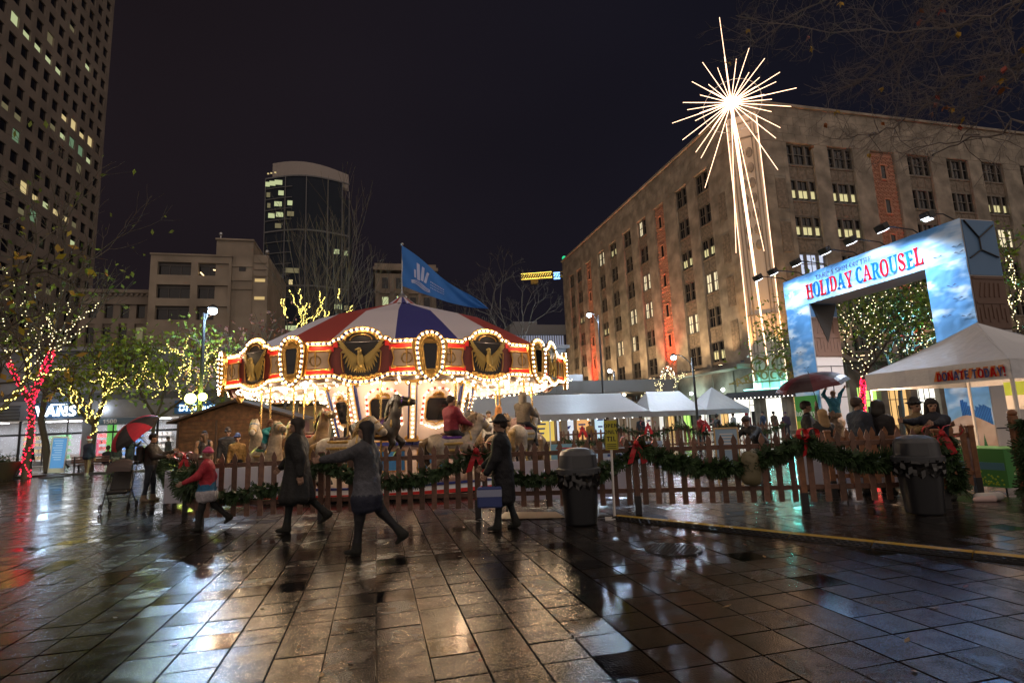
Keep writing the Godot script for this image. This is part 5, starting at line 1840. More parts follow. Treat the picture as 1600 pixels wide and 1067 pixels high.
func tree(called: String, label: String, at: Vector3, seed_: int, o: Dictionary) -> Node3D:
	tr.seed = seed_
	var d := {"wood": MB.new(), "limbs": [], "tips": [], "levels": 4, "kids": 3, "fork": 3, "spread": 0.6, "up": 0.08, "wob": 0.13, "shrink": 0.72, "rmin": 0.008, "trunk": 2.6, "r": 0.17, "lean": Vector3.UP}
	d.merge(o, true)
	grow(d, Vector3.ZERO, (d.lean as Vector3).normalized(), d.trunk, d.r, 0)
	var t := thing(called, label, "tree", at, 0, "trees round the plaza")
	part(t, "trunk", d.wood.mesh(), mats[d.get("bark", "bark")])
	if d.get("leaves", 0) > 0:
		var b := MB.new()
		for tip in d.tips:
			if tr.randf() > d.get("leafy", 1.0): continue
			for i in d.leaves:
				var p: Vector3 = tip[0] + Vector3(tr.randfn(), tr.randfn() * 0.8, tr.randfn()) * d.get("puff", 0.4)
				var u := Vector3(tr.randfn(), tr.randfn(), tr.randfn()).normalized()
				var w := u.cross(Vector3(tr.randfn(), tr.randfn(), tr.randfn())).normalized()
				var s: float = d.get("size", 0.12) * tr.randf_range(0.6, 1.3)
				var c: Array = d.get("tint", [Vector3(0.06, 0.11, 0.02), Vector3(0.10, 0.14, 0.03)])
				var cc: Vector3 = (c[0] as Vector3).lerp(c[1], tr.randf())
				b.col = Color(cc.x, cc.y, cc.z)
				b.quad(p - u * s, p + w * s * 0.5 - u * 0.1 * s, p + u * s, p - w * s * 0.5 - u * 0.1 * s)
		part(t, "crown", b.mesh(true), mats["leaf"], Transform3D(), true)
	t.set_meta("limbs", d.limbs)
	return t

func wrap_lights(t: Node3D, label: String, m: String, orders: Array, step: float, y0: float, y1: float, keep := 1.0, turns := 9.0, size := 0.023, skip := -1) -> void:
	var l := []
	var idx := 0
	for q in t.get_meta("limbs"):
		if not q[2] in orders: continue
		idx += 1
		if tr.randf() > keep: continue
		var pts: Array = q[0]
		var ph := tr.randf() * TAU
		for i in pts.size() - 1:
			var a: Vector3 = pts[i]
			var b: Vector3 = pts[i + 1]
			var n := int(ceil(a.distance_to(b) / step))
			var ax := (b - a).normalized()
			var u := ax.cross(Vector3(0.3, 0.2, 1)).normalized()
			var w := ax.cross(u)
			for k in n:
				var f := (k + tr.randf() * 0.6) / n
				var p := a.lerp(b, f)
				if p.y < y0 or p.y > y1: continue
				ph += turns * step
				if turns > 20.0: ph = tr.randf() * TAU
				l.append(p + (u * cos(ph) + w * sin(ph)) * (lerpf(q[1][i], q[1][i + 1], f) + 0.03))
	if l.is_empty(): return
	var o := multi(self, "string_lights", bulb_mesh(size), mats[m], l, false)
	o.position = t.position
	tag(o, label, "string lights", "lights wrapped round the trees", "stuff")

func trees() -> void:
	mk("bark", Vector3(0.075, 0.06, 0.045), 0.9)
	mk("bark_pale", Vector3(0.10, 0.08, 0.06), 0.9)
	mk("bark_over", Vector3(0.15, 0.12, 0.105), 0.9)
	mk("bark_dark", Vector3(0.03, 0.026, 0.024), 0.85)
	var lf := vc("leaf", 0.6)
	lf.backlight_enabled = true
	lf.backlight = Color(0.5, 0.55, 0.3)
	glow_pane("led_red", Vector3(1.0, 0.008, 0.04), 8.0)
	glow_pane("led_yellow", Vector3(1.0, 0.78, 0.17), 6.0)
	glow_pane("led_warm", Vector3(1.0, 0.84, 0.45), 4.5)
	var green := [Vector3(0.06, 0.11, 0.015), Vector3(0.24, 0.28, 0.035)]
	var t := tree("plaza_tree", "spreading tree at left with trunk and two limbs wrapped in red lights", Vector3(-22.9, 0, -26.1), 3, {"trunk": 3.6, "r": 0.17, "fork": 3, "spread": 0.5, "wob": 0.06, "levels": 5, "shrink": 0.74, "leaves": 1, "leafy": 0.35, "puff": 0.5, "size": 0.16, "tint": green})
	wrap_lights(t, "dense red lights wound round the left tree's trunk and lower limbs", "led_red", [0, 1], 0.034, 0.05, 7.2, 1.0, 26.0, 0.023)
	wrap_lights(t, "warm lights strung through the upper limbs of the red-lit tree", "led_warm", [2, 3], 0.16, 4.0, 8.4, 0.55)
	t = tree("plaza_tree", "leafy tree before the shops with yellow lights up its forked limbs", Vector3(-23.0, 0, -30.2), 12, {"trunk": 2.5, "r": 0.17, "fork": 4, "spread": 0.55, "leaves": 9, "puff": 0.55, "size": 0.14, "tint": green, "leafy": 0.6})
	wrap_lights(t, "yellow lights up the forked limbs of the tree before the shops", "led_yellow", [0, 1, 2], 0.085, 1.9, 8.2, 0.85, 9.0, 0.026)
	t = tree("plaza_tree", "small leafy tree beside the lamp post with lights hung in swags", Vector3(-15.1, 0, -25.9), 21, {"trunk": 2.6, "r": 0.12, "fork": 3, "spread": 0.75, "leaves": 7, "puff": 0.5, "size": 0.13, "tint": green, "leafy": 0.6})
	wrap_lights(t, "pale yellow lights in the small tree beside the lamp post", "led_yellow", [1, 2, 3], 0.14, 2.2, 7.5, 0.6)
	t = tree("plaza_tree", "tree cut by the left edge with limbs covered in pale yellow lights", Vector3(-22.9, 0, -23.9), 5, {"trunk": 2.8, "r": 0.18, "leaves": 2, "leafy": 0.4, "size": 0.15, "tint": green})
	wrap_lights(t, "pale yellow lights covering the tree at the left edge", "led_yellow", [0, 1, 2], 0.08, 1.5, 8.0, 0.9, 12.0, 0.026)
	t = tree("plaza_tree", "tall thin leafless tree behind the red-lit tree with few white lights", Vector3(-27.5, 0, -32.8), 8, {"trunk": 6.0, "r": 0.2, "spread": 0.5, "levels": 5, "bark": "bark_pale", "leaves": 1, "leafy": 0.15, "size": 0.2, "tint": green})
	wrap_lights(t, "sparse white lights in the tall leafless tree at left", "led_warm", [1, 2], 0.2, 6.0, 11.0, 0.5)
	t = tree("plaza_tree", "leafy tree right of the yellow-lit tree, its crown over the pale fascia", Vector3(-20.4, 0, -31.2), 17, {"trunk": 2.8, "r": 0.13, "fork": 4, "spread": 0.7, "leaves": 10, "puff": 0.6, "size": 0.14, "tint": green, "leafy": 0.7})
	wrap_lights(t, "yellow lights in the leafy tree near the pale fascia", "led_yellow", [2, 3], 0.12, 3.5, 7.5, 0.35)
	# bare trees behind the carousel
	t = tree("bare_tree", "tall bare tree with upright branches before the glass tower, left of two", Vector3(-14.6, 0, -34.0), 31, {"trunk": 4.2, "r": 0.14, "fork": 4, "kids": 3, "spread": 0.34, "up": 0.16, "levels": 5, "shrink": 0.78, "bark": "bark_pale", "wob": 0.09})
	wrap_lights(t, "yellow lights up the lower branches of the left upright bare tree", "led_yellow", [1, 2, 3], 0.11, 5.2, 10.5, 0.45, 8.0, 0.03)
	t = tree("bare_tree", "tall bare tree with upright branches before the glass tower, right of two", Vector3(-11.6, 0, -35.0), 36, {"trunk": 4.4, "r": 0.13, "fork": 4, "kids": 3, "spread": 0.36, "up": 0.16, "levels": 5, "shrink": 0.77, "bark": "bark_pale", "wob": 0.09})
	wrap_lights(t, "yellow lights on a few branches of the right upright bare tree", "led_yellow", [1, 2, 3], 0.11, 5.5, 9.8, 0.2, 8.0, 0.03)
	tree("autumn_tree", "tree with dusky red leaves behind the carousel's left edge", Vector3(-13.7, 0, -28.0), 41, {"trunk": 3.0, "r": 0.13, "spread": 0.55, "leaves": 5, "leafy": 0.6, "puff": 0.45, "size": 0.13, "tint": [Vector3(0.16, 0.05, 0.04), Vector3(0.26, 0.12, 0.09)]})
	tree("bare_tree", "broom-shaped bare tree behind the flag's tip", Vector3(-3.4, 0, -47.0), 52, {"trunk": 3.6, "r": 0.11, "fork": 5, "spread": 0.3, "up": 0.2, "levels": 5, "shrink": 0.77, "wob": 0.07, "rmin": 0.010})
	tree("bare_tree", "second broom-shaped bare tree, lower, right of the flag's tip", Vector3(-0.9, 0, -46.0), 54, {"trunk": 2.8, "r": 0.1, "fork": 5, "spread": 0.34, "up": 0.2, "levels": 5, "shrink": 0.74, "wob": 0.07, "rmin": 0.010})
	tree("bare_tree", "slender bare tree with one straight stem below the crane", Vector3(0.4, 0, -42.0), 58, {"trunk": 6.5, "r": 0.10, "fork": 4, "spread": 0.6, "up": 0.14, "levels": 5, "shrink": 0.58, "rmin": 0.010})
	t = tree("small_tree", "small bare tree with loops of white lights beside carousel's right edge", Vector3(1.6, 0, -36.0), 61, {"trunk": 2.2, "r": 0.09, "spread": 0.7, "levels": 4})
	wrap_lights(t, "white lights in the small tree by the carousel's right edge", "led_warm", [2, 3], 0.16, 3.0, 7.0, 0.4)
	t = tree("small_tree", "low round bare tree covered in white lights over the slab roof", Vector3(4.9, 0, -47.2), 66, {"trunk": 2.6, "r": 0.09, "spread": 0.75, "levels": 4, "shrink": 0.62})
	wrap_lights(t, "white lights in the low round tree over the slab roof", "led_warm", [2, 3, 4], 0.14, 2.5, 8.0, 0.6, 9.0, 0.04)
	t = tree("small_tree", "bare tree densely sparkling with white lights by the wreath", Vector3(13.2, 0, -42.4), 71, {"trunk": 2.4, "r": 0.1, "spread": 0.6, "levels": 5, "shrink": 0.66, "bark": "bark_pale"})
	wrap_lights(t, "dense white lights in the sparkling bare tree by the wreath", "led_warm", [1, 2, 3, 4], 0.16, 2.2, 8.0, 0.8, 9.0, 0.026)
	# leafy trees behind the arch
	t = tree("leafy_tree", "green leafy tree behind the arch opening with red-wrapped trunk", Vector3(19.3, 0, -30.6), 82, {"trunk": 3.6, "r": 0.15, "fork": 5, "spread": 0.62, "leaves": 12, "puff": 0.5, "size": 0.13, "tint": green, "leafy": 0.8})
	wrap_lights(t, "red lights round the trunk seen left of the near tent", "led_red", [0], 0.012, 0.8, 3.3, 1.0, 26.0, 0.03)
	wrap_lights(t, "warm lights scattered through the green tree in the arch", "led_warm", [1, 2, 3], 0.22, 3.4, 9.5, 0.5)
	t = tree("leafy_tree", "dense dark green tree in the right half of the arch opening", Vector3(22.9, 0, -33.2), 88, {"trunk": 3.2, "r": 0.17, "fork": 5, "spread": 0.6, "leaves": 16, "puff": 0.6, "size": 0.13, "tint": [Vector3(0.025, 0.05, 0.012), Vector3(0.05, 0.08, 0.02)], "levels": 4, "shrink": 0.76})
	wrap_lights(t, "many warm lights through the dense dark tree in the arch", "led_warm", [1, 2, 3, 4], 0.3, 3.4, 11.0, 0.42)
	t = tree("leafy_tree", "lit leafy tree cut by the right edge beyond the tent", Vector3(25.3, 0, -26.4), 93, {"trunk": 3.2, "r": 0.15, "fork": 4, "spread": 0.6, "leaves": 10, "puff": 0.5, "size": 0.13, "tint": green})
	wrap_lights(t, "warm lights through the tree at the right edge", "led_warm", [1, 2, 3], 0.14, 3.0, 9.5, 0.8)
	# overhanging branches at the top right, from a tree beside the camera
	overhead()
	t = tree("overhanging_tree", "tree left of the frame whose last yellow leaves hang into the picture", Vector3(-14.6, 0, -10.4), 109, {"trunk": 3.4, "r": 0.16, "fork": 4, "spread": 0.85, "up": 0.0, "levels": 5, "shrink": 0.7, "wob": 0.15, "rmin": 0.006, "leaves": 2, "leafy": 0.3, "puff": 0.16, "size": 0.10, "tint": [Vector3(0.40, 0.30, 0.03), Vector3(0.30, 0.14, 0.02)]})

func overhead() -> void:
	tr.seed = 103
	var t := thing("overhanging_tree", "dark tree beside the camera whose thin twigs hang over the upper right", "tree", Vector3(9.6, 0, -4.4), 0, "trees round the plaza")
	var o := t.position
	var b := MB.new()
	var tips := []
	var top := Vector3(0.1, 5.2, 0.0)
	b.tube([Vector3(0, 0, 0), Vector3(0.05, 2.5, 0.02), top], [0.2, 0.16, 0.14], 10)
	var L := [[Vector3(6.67, 4.94, -5.42), Vector3(6.26, 4.87, -6.18), Vector3(6.05, 4.98, -6.66), Vector3(5.93, 4.98, -7.04), Vector3(5.81, 4.95, -7.39)],
		[Vector3(6.10, 4.97, -6.62), Vector3(5.94, 5.10, -7.03), Vector3(5.73, 5.27, -7.58)],
		[Vector3(6.72, 6.28, -5.21), Vector3(6.55, 6.51, -6.17), Vector3(6.44, 6.80, -6.98), Vector3(6.15, 7.42, -7.88), Vector3(5.53, 8.24, -8.81), Vector3(4.66, 9.30, -9.74)],
		[Vector3(6.98, 5.74, -5.68), Vector3(6.83, 5.92, -6.60), Vector3(6.71, 6.30, -7.42), Vector3(6.39, 6.03, -7.95), Vector3(6.14, 6.00, -8.40), Vector3(5.78, 6.17, -8.88)],
		[Vector3(7.21, 7.78, -6.19), Vector3(6.81, 7.65, -7.04), Vector3(6.46, 7.32, -7.63), Vector3(6.35, 6.93, -7.98), Vector3(6.26, 6.40, -8.18)],
		[Vector3(6.44, 6.80, -6.98), Vector3(6.46, 6.69, -7.50), Vector3(6.59, 6.16, -7.66)],
		[Vector3(6.15, 7.42, -7.88), Vector3(6.14, 7.03, -8.27), Vector3(5.87, 6.98, -8.70)],
		[Vector3(6.55, 6.51, -6.17), Vector3(6.56, 6.30, -6.59), Vector3(6.55, 5.56, -6.46)],
		[Vector3(7.74, 7.71, -6.33), Vector3(6.94, 8.64, -7.88), Vector3(6.41, 9.14, -8.94), Vector3(5.67, 9.21, -9.78), Vector3(5.11, 9.00, -10.30)],
		[Vector3(6.83, 5.92, -6.60), Vector3(6.69, 5.66, -6.88), Vector3(6.53, 5.69, -7.31)]]
	for li in L.size():
		var pts := []
		for p in L[li]: pts.append((p as Vector3) - o)
		if li in [0, 2, 3, 4, 8]:
			pts.push_front(top.lerp(pts[0], 0.5) + Vector3(0, 0.2, 0)); pts.push_front(top)
		var n := pts.size()
		# bend the limb a little between its points
		var fine := []
		for i in n - 1:
			for k in 4: fine.append((pts[i] as Vector3).lerp(pts[i + 1], k / 4.0) + (Vector3(tr.randfn(), tr.randfn(), tr.randfn()) * 0.03 if k > 0 else Vector3.ZERO))
		fine.append(pts[n - 1])
		var rads := []
		var r0 := 0.05 if li in [0, 2, 3, 4, 8] else 0.016
		for i in fine.size(): rads.append(lerpf(r0, 0.005, pow(i / float(fine.size() - 1), 0.45)))
		b.tube(fine, rads, 5, false)
		for i in range(5 if li in [0, 2, 3, 4, 8] else 1, fine.size(), 1 if li > 1 else 4):
			for k in 2:
				var dir := Vector3(tr.randfn(0, 0.8) - 0.25, tr.randfn(0, 0.55) + (0.1 if li > 1 else 0.25), tr.randfn(0, 0.8) - 0.2).normalized()
				twig(b, fine[i], dir, tr.randf_range(0.45, 1.0), 0.007, 0, tips)
	part(t, "trunk", b.mesh(), mats["bark_over"])
	b = MB.new()
	for tip in tips:
		if tr.randf() > 0.018: continue
		var cc: Vector3 = [Vector3(0.42, 0.24, 0.02), Vector3(0.34, 0.07, 0.05), Vector3(0.3, 0.1, 0.03)][tr.randi() % 3]
		b.col = Color(cc.x, cc.y, cc.z)
		for k in 3:
			var u := Vector3(tr.randfn() * 0.6, -1, tr.randfn() * 0.6).normalized()
			var w := u.cross(Vector3(tr.randfn(), tr.randfn(), tr.randfn())).normalized()
			b.quad(tip, tip + w * 0.03 + u * 0.04, tip + u * 0.10, tip - w * 0.03 + u * 0.04)
	part(t, "leaves", b.mesh(true), mats["leaf"], Transform3D(), true)

func twig(b: MB, p: Vector3, dir: Vector3, l: float, r: float, lvl: int, tips: Array) -> void:
	var pts := [p]
	var d := dir
	var q := p
	for i in 4:
		d = (d + Vector3(tr.randfn(), tr.randfn(), tr.randfn()) * 0.28).normalized()
		q += d * l / 4.0
		pts.append(q)
	b.tube(pts, [r, r * 0.85, r * 0.7, r * 0.55, r * 0.4], 3, false)
	tips.append(q)
	if lvl >= 2: return
	for k in 3:
		var e := (d + Vector3(tr.randfn(), tr.randfn() * 0.8, tr.randfn()) * 0.9).normalized()
		twig(b, pts[1 + k], e, l * 0.6, r * 0.62, lvl + 1, tips)
# ---- picket fences, garlands, bows ----
var picket_mesh: ArrayMesh
func fence(label: String, a: Vector3, e: Vector3, posts: Array, mat := "fence_wood", y0 := 0.16, h := 1.06, gap := 0.2, post_mat := "fence_wood") -> Node3D:
	var d := e - a
	var l := d.length()
	var t := thing("picket_fence", label, "picket fence", a, atan2(-d.z, d.x), "picket fences round the carousel")
	if picket_mesh == null:
		var pb := MB.new()
		var o := []
		for q in [[-0.045, 0.0], [0.045, 0.0], [0.045, 0.86], [0.026, 0.895], [0.034, 0.92], [0.046, 0.95], [0.044, 0.985], [0.026, 1.03], [0.0, 1.085], [-0.026, 1.03], [-0.044, 0.985], [-0.046, 0.95], [-0.034, 0.92], [-0.026, 0.895], [-0.045, 0.86]]: o.append(Vector2(q[0], q[1]))
		pb.prism(PackedVector2Array(o), -0.009, 0.010)
		picket_mesh = pb.mesh()
	var n := int((l - 0.16) / gap)
	for k in n:
		var x := 0.13 + (l - 0.26) * k / maxf(1, n - 1)
		part(t, "picket", picket_mesh, mats[mat] if mat != "fence_wood" else mats["fence_wood_%d" % (rng.randi() % 3)], Transform3D(Basis(Vector3(0, 0, 1), rng.randfn(0, 0.008)), Vector3(x, y0 + rng.randfn(0, 0.006), 0.031)))
	for y in [0.22, 0.88]:
		var b := MB.new()
		b.cbox(Vector3(l / 2, y0 + y, 0), Vector3(l - 0.1, 0.075, 0.036), 0.005)
		part(t, "rail", b.mesh(), mats[mat])
	for x in posts:
		var b := MB.new()
		b.cbox(Vector3(0, 0.58, 0), Vector3(0.095, 1.16, 0.095), 0.006)
		b.cbox(Vector3(0, 1.185, 0), Vector3(0.115, 0.05, 0.115), 0.012)
		var p := part(t, "post", b.mesh(), mats[post_mat], Transform3D(Basis(), Vector3(x * l, 0, 0)))
		b = MB.new()
		b.cbox(Vector3(0, 0.15, 0), Vector3(0.103, 0.3, 0.103), 0.004)
		part(p, "post_sleeve", b.mesh(), mats["dark_metal"])
	return t

func garland(label: String, pts: Array, n := 900, thick := 0.085) -> void:
	var t := thing("garland", label, "garland", Vector3.ZERO, 0, "evergreen garlands on the fences")
	var b := MB.new()
	var path := []
	for i in pts.size() - 1:
		var a: Vector3 = pts[i]
		var e: Vector3 = pts[i + 1]
		for k in 12: path.append(a.lerp(e, k / 12.0) + Vector3.DOWN * 0.5 * sin(PI * k / 12.0) * minf(1.0, a.distance_to(e) * 0.3))
	path.append(pts[pts.size() - 1])
	for i in n:
		var f := rng.randf() * (path.size() - 1.001)
		var k := int(f)
		var p: Vector3 = (path[k] as Vector3).lerp(path[k + 1], f - k)
		var ax: Vector3 = ((path[k + 1] as Vector3) - path[k]).normalized()
		var out := Vector3(rng.randfn(), rng.randfn(), rng.randfn())
		out = (out - ax * out.dot(ax)).normalized()
		var d := (out * 0.8 + ax * rng.randfn(0, 0.5) + Vector3.DOWN * rng.randf_range(0.2, 1.0)).normalized()
		var l := thick * rng.randf_range(0.9, 2.0)
		var w := d.cross(Vector3(rng.randfn(), rng.randfn(), rng.randfn())).normalized() * 0.012
		var s := p + out * thick * 0.35
		var g := rng.randf_range(0.6, 1.4)
		b.col = Color(0.028 * g, 0.058 * g, 0.018 * g)
		for q in 3:
			var dd := (d + w * 22.0 * (q - 1)).normalized()
			b.quad(s - w, s + w, s + w * 0.8 + dd * l, s - w * 0.8 + dd * l * 0.97)
	part(t, "needles", b.mesh(true), vc("needle", 0.6))

func bow(label: String, at: Vector3, s := 1.0, yaw := 0.0) -> void:
	var t := thing("red_bow", label, "bow", at, yaw, "red bows on the fence posts")
	var b := MB.new()
	for sg in [-1.0, 1.0]:
		var loop := []
		for k in 9:
			var a := TAU * k / 8.0
			loop.append(Vector3(sg * (0.10 - 0.10 * cos(a)), 0.03 + 0.07 * sin(a) + 0.02, 0.05 + 0.03 * sin(a * 0.5)) * s)
		for k in 8:
			var z := Vector3(0, 0, 0.06 * s)
			b.quad(loop[k], loop[k + 1], loop[k + 1] + z, loop[k] + z)
			b.quad(loop[k] + z * 1.02, loop[k + 1] + z * 1.02, loop[k + 1] * 1.01, loop[k] * 1.01)
		var tail := [Vector3(sg * 0.01, 0, 0.08), Vector3(sg * 0.05, -0.10, 0.10), Vector3(sg * 0.09, -0.22, 0.09)]
		for k in 2:
			var w := Vector3(0.035, 0.01, 0) * s
			b.quad(tail[k] * s - w, tail[k] * s + w, tail[k + 1] * s + w, tail[k + 1] * s - w)
			b.quad(tail[k + 1] * s - w + Vector3(0, 0, -0.004), tail[k + 1] * s + w + Vector3(0, 0, -0.004), tail[k] * s + w + Vector3(0, 0, -0.004), tail[k] * s - w + Vector3(0, 0, -0.004))
	b.ball(Vector3(0, 0.02, 0.09) * s, Vector3(0.035, 0.04, 0.03) * s, 8, 5)
	part(t, "ribbon", b.mesh(), mk("bow_red", Vector3(0.45, 0.012, 0.02), 0.5))

func fences() -> void:
	var P := [Vector3(-5.56, 0, -9.9), Vector3(-3.46, 0, -9.95), Vector3(-0.69, 0, -9.75), Vector3(1.98, 0, -9.42), Vector3(4.51, 0, -8.98), Vector3(6.56, 0, -8.76)]
	var L := ["front fence section between the corner post and the grey-cardigan walker", "front fence section with swag and bow left of the walker in black", "front fence section behind the left bin and yellow sign", "front fence section right of the yellow sign, with brown sack tied on", "front fence section ending behind the right bin at an orange post"]
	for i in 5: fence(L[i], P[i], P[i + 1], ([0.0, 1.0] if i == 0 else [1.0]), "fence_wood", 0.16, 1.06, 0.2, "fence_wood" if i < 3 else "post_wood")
	var A := Vector3(-5.56, 0, -9.9)
	var E := Vector3(-9.9, 0, -15.9)
	for i in 3: fence(["side fence section at the front left corner", "middle section of the fence running back at left", "far section of the left fence beside the umbrella holder"][i], A.lerp(E, i / 3.0), A.lerp(E, (i + 1) / 3.0), [1.0])
	var B := Vector3(2.0, 0, -24.8)
	for i in 4: fence(["far fence section behind the right carousel edge", "far fence section under the second small bow", "far fence section behind the framed board", "far fence section nearest the store entrance"][i], B + U2 * 2.9 * i, B + U2 * 2.9 * (i + 1), [0.0, 1.0] if i == 0 else [1.0])
	fence("inner queue fence lit orange behind the right bin", Vector3(5.75, 0, -10.35), Vector3(8.1, 0, -10.0), [0.0, 1.0], "post_wood", 0.16, 1.06, 0.19, "post_wood")  # warm tent light is put into the wood colour of this fence
	var up := func(p: Vector3, y: float) -> Vector3: return p + Vector3(0, y, 0.09)
	garland("garland swag on the front fence behind the walker in black coat at left", [up.call(P[0], 0.75), up.call(P[0].lerp(P[1], 0.5), 0.62), up.call(P[1], 1.05)], 600)
	garland("garland swag on the front fence from the middle post to the bow post", [up.call(P[1], 1.05), up.call(P[2], 1.1)], 800)
	garland("garland swag on the front fence behind the left bin", [up.call(P[2], 1.1), up.call(P[2].lerp(P[3], 0.5), 0.66), up.call(P[3], 1.08)], 800)
	garland("thick garland swag on the front fence right of the yellow sign", [up.call(P[3], 1.12), up.call(P[4], 1.1)], 1200, 0.10)
	garland("thick garland swag from the orange post to behind the right bin", [up.call(P[4], 1.12), up.call(P[5], 1.0)], 1100, 0.10)
	garland("bushy garland heaped along the left side fence", [up.call(A, 1.05), up.call(A.lerp(E, 0.35), 0.95), up.call(A.lerp(E, 0.7), 0.95), up.call(E, 1.0)], 1500, 0.15)
	garland("garland in three swags along the far fence", [B + Vector3(0, 0.9, 0.08), B + U2 * 2.9 + Vector3(0, 1.3, 0.08), B + U2 * 5.8 + Vector3(0, 1.3, 0.08), B + U2 * 8.7 + Vector3(0, 1.3, 0.08), B + U2 * 11.6 + Vector3(0, 1.1, 0.08)], 1100, 0.1)
	garland("short garland hanging down the last orange post", [up.call(P[5], 1.1) + Vector3(0.12, 0, 0), up.call(P[5], 0.3) + Vector3(0.16, 0, 0)], 260, 0.09)
	bow("red bow on the dark post by the walker in black", P[2] + Vector3(0, 1.1, 0.06), 1.45)
	bow("large red bow on the post right of the yellow sign", P[3] + Vector3(0, 1.13, 0.06), 1.35)
	bow("red bow on the orange post before the man in dark jacket", P[4] + Vector3(0.02, 1.15, 0.06), 1.25, 0.5)
	bow("red bow on the post beside the right bin", P[5] + Vector3(0.02, 1.12, 0.06), 1.3, -0.4)
	bow("small red bow on the left fence corner", A.lerp(E, 0.3) + Vector3(0, 1.15, 0.06), 1.0)
	for i in 3: bow(["small far red bow left of the yellow sign", "small far red bow just right of the yellow sign", "small far red bow behind the framed board"][i], B + U2 * [1.0, 4.2, 7.2][i] + Vector3(0, 1.3, 0.1), 1.8)

# ---- the banner arch ----
func sky_print(seed_: int, hills: bool) -> ImageTexture:
	var w := 512 if not hills else 160
	var h := 128 if not hills else 640
	var im := Image.create(w, h, false, Image.FORMAT_RGB8)
	var n := FastNoiseLite.new()
	n.seed = seed_; n.frequency = 0.006; n.fractal_octaves = 4
	var g := FastNoiseLite.new()
	g.seed = seed_ + 4; g.frequency = 0.03
	for y in h:
		for x in w:
			var v := y / float(h)
			var c := Color(0.32, 0.56, 0.80).lerp(Color(0.55, 0.76, 0.92), v if not hills else minf(1.0, v * 1.1))
			var k := smoothstep(-0.1, 0.5, n.get_noise_2d(x * 0.8, y * 2.0))
			c = c.lerp(Color(0.93, 0.95, 0.98), k * 0.8)
			if hills:
				var hl := 0.80 + 0.03 * sin(x * 0.025 + seed_) 
				if v > hl: c = Color(0.80, 0.70, 0.62).lerp(Color(0.70, 0.58, 0.52), clampf((v - hl) * 5.0 + 0.2 * g.get_noise_2d(x, y), 0, 1))
				# blue buildings printed on the ridge
				var bx := int(x / 13.0)
				var bh := hl - 0.03 - 0.05 * absf(sin(bx * 2.7 + seed_))
				if v > bh and v < hl and bx > 3 and bx < 12: c = Color(0.08, 0.36, 0.66) if (int(x / 3.0) + int(y / 5.0)) % 3 else Color(0.2, 0.5, 0.78)
				for tx in [40, 62, 118]:
					if v > 0.86 and v < 0.965 and absf(x - tx) < (v - 0.86) * 110.0: c = Color(0.10, 0.38, 0.20)
				if v > 0.965: c = Color(0.24, 0.5, 0.18)
			im.set_pixel(x, y, c)
	return ImageTexture.create_from_image(im)

func cloth_panel(w: float, h: float, seed_: int) -> ArrayMesh:      # a rippled banner face, x 0..w, y 0..h
	var b := MB.new()
	var n := FastNoiseLite.new()
	n.seed = seed_; n.frequency = 0.55
	var nu := maxi(6, int(w / 0.12))
	var nv := maxi(6, int(h / 0.12))
	var Z := func(x: float, y: float) -> float: return 0.03 * n.get_noise_2d(x * 1.6 + y * 0.8, y * 1.6 - x * 0.5) + 0.012 * n.get_noise_2d(x * 5 + y * 4, y * 5)
	for i in nu + 1:
		for j in nv + 1:
			var x := w * i / nu
			var y := h * j / nv
			var z: float = Z.call(x, y)
			var dx: float = (Z.call(x + 0.02, y) - z) / 0.02
			var dy: float = (Z.call(x, y + 0.02) - z) / 0.02
			b.add(Vector3(x, y, z + 0.03), Vector3(-dx, -dy, 1).normalized(), Vector2(i / float(nu), 1.0 - j / float(nv)))
	for i in nu:
		for j in nv:
			var a := i * (nv + 1) + j
			b.f3(a, a + nv + 1, a + nv + 2); b.f3(a, a + nv + 2, a + 1)
	return b.mesh()

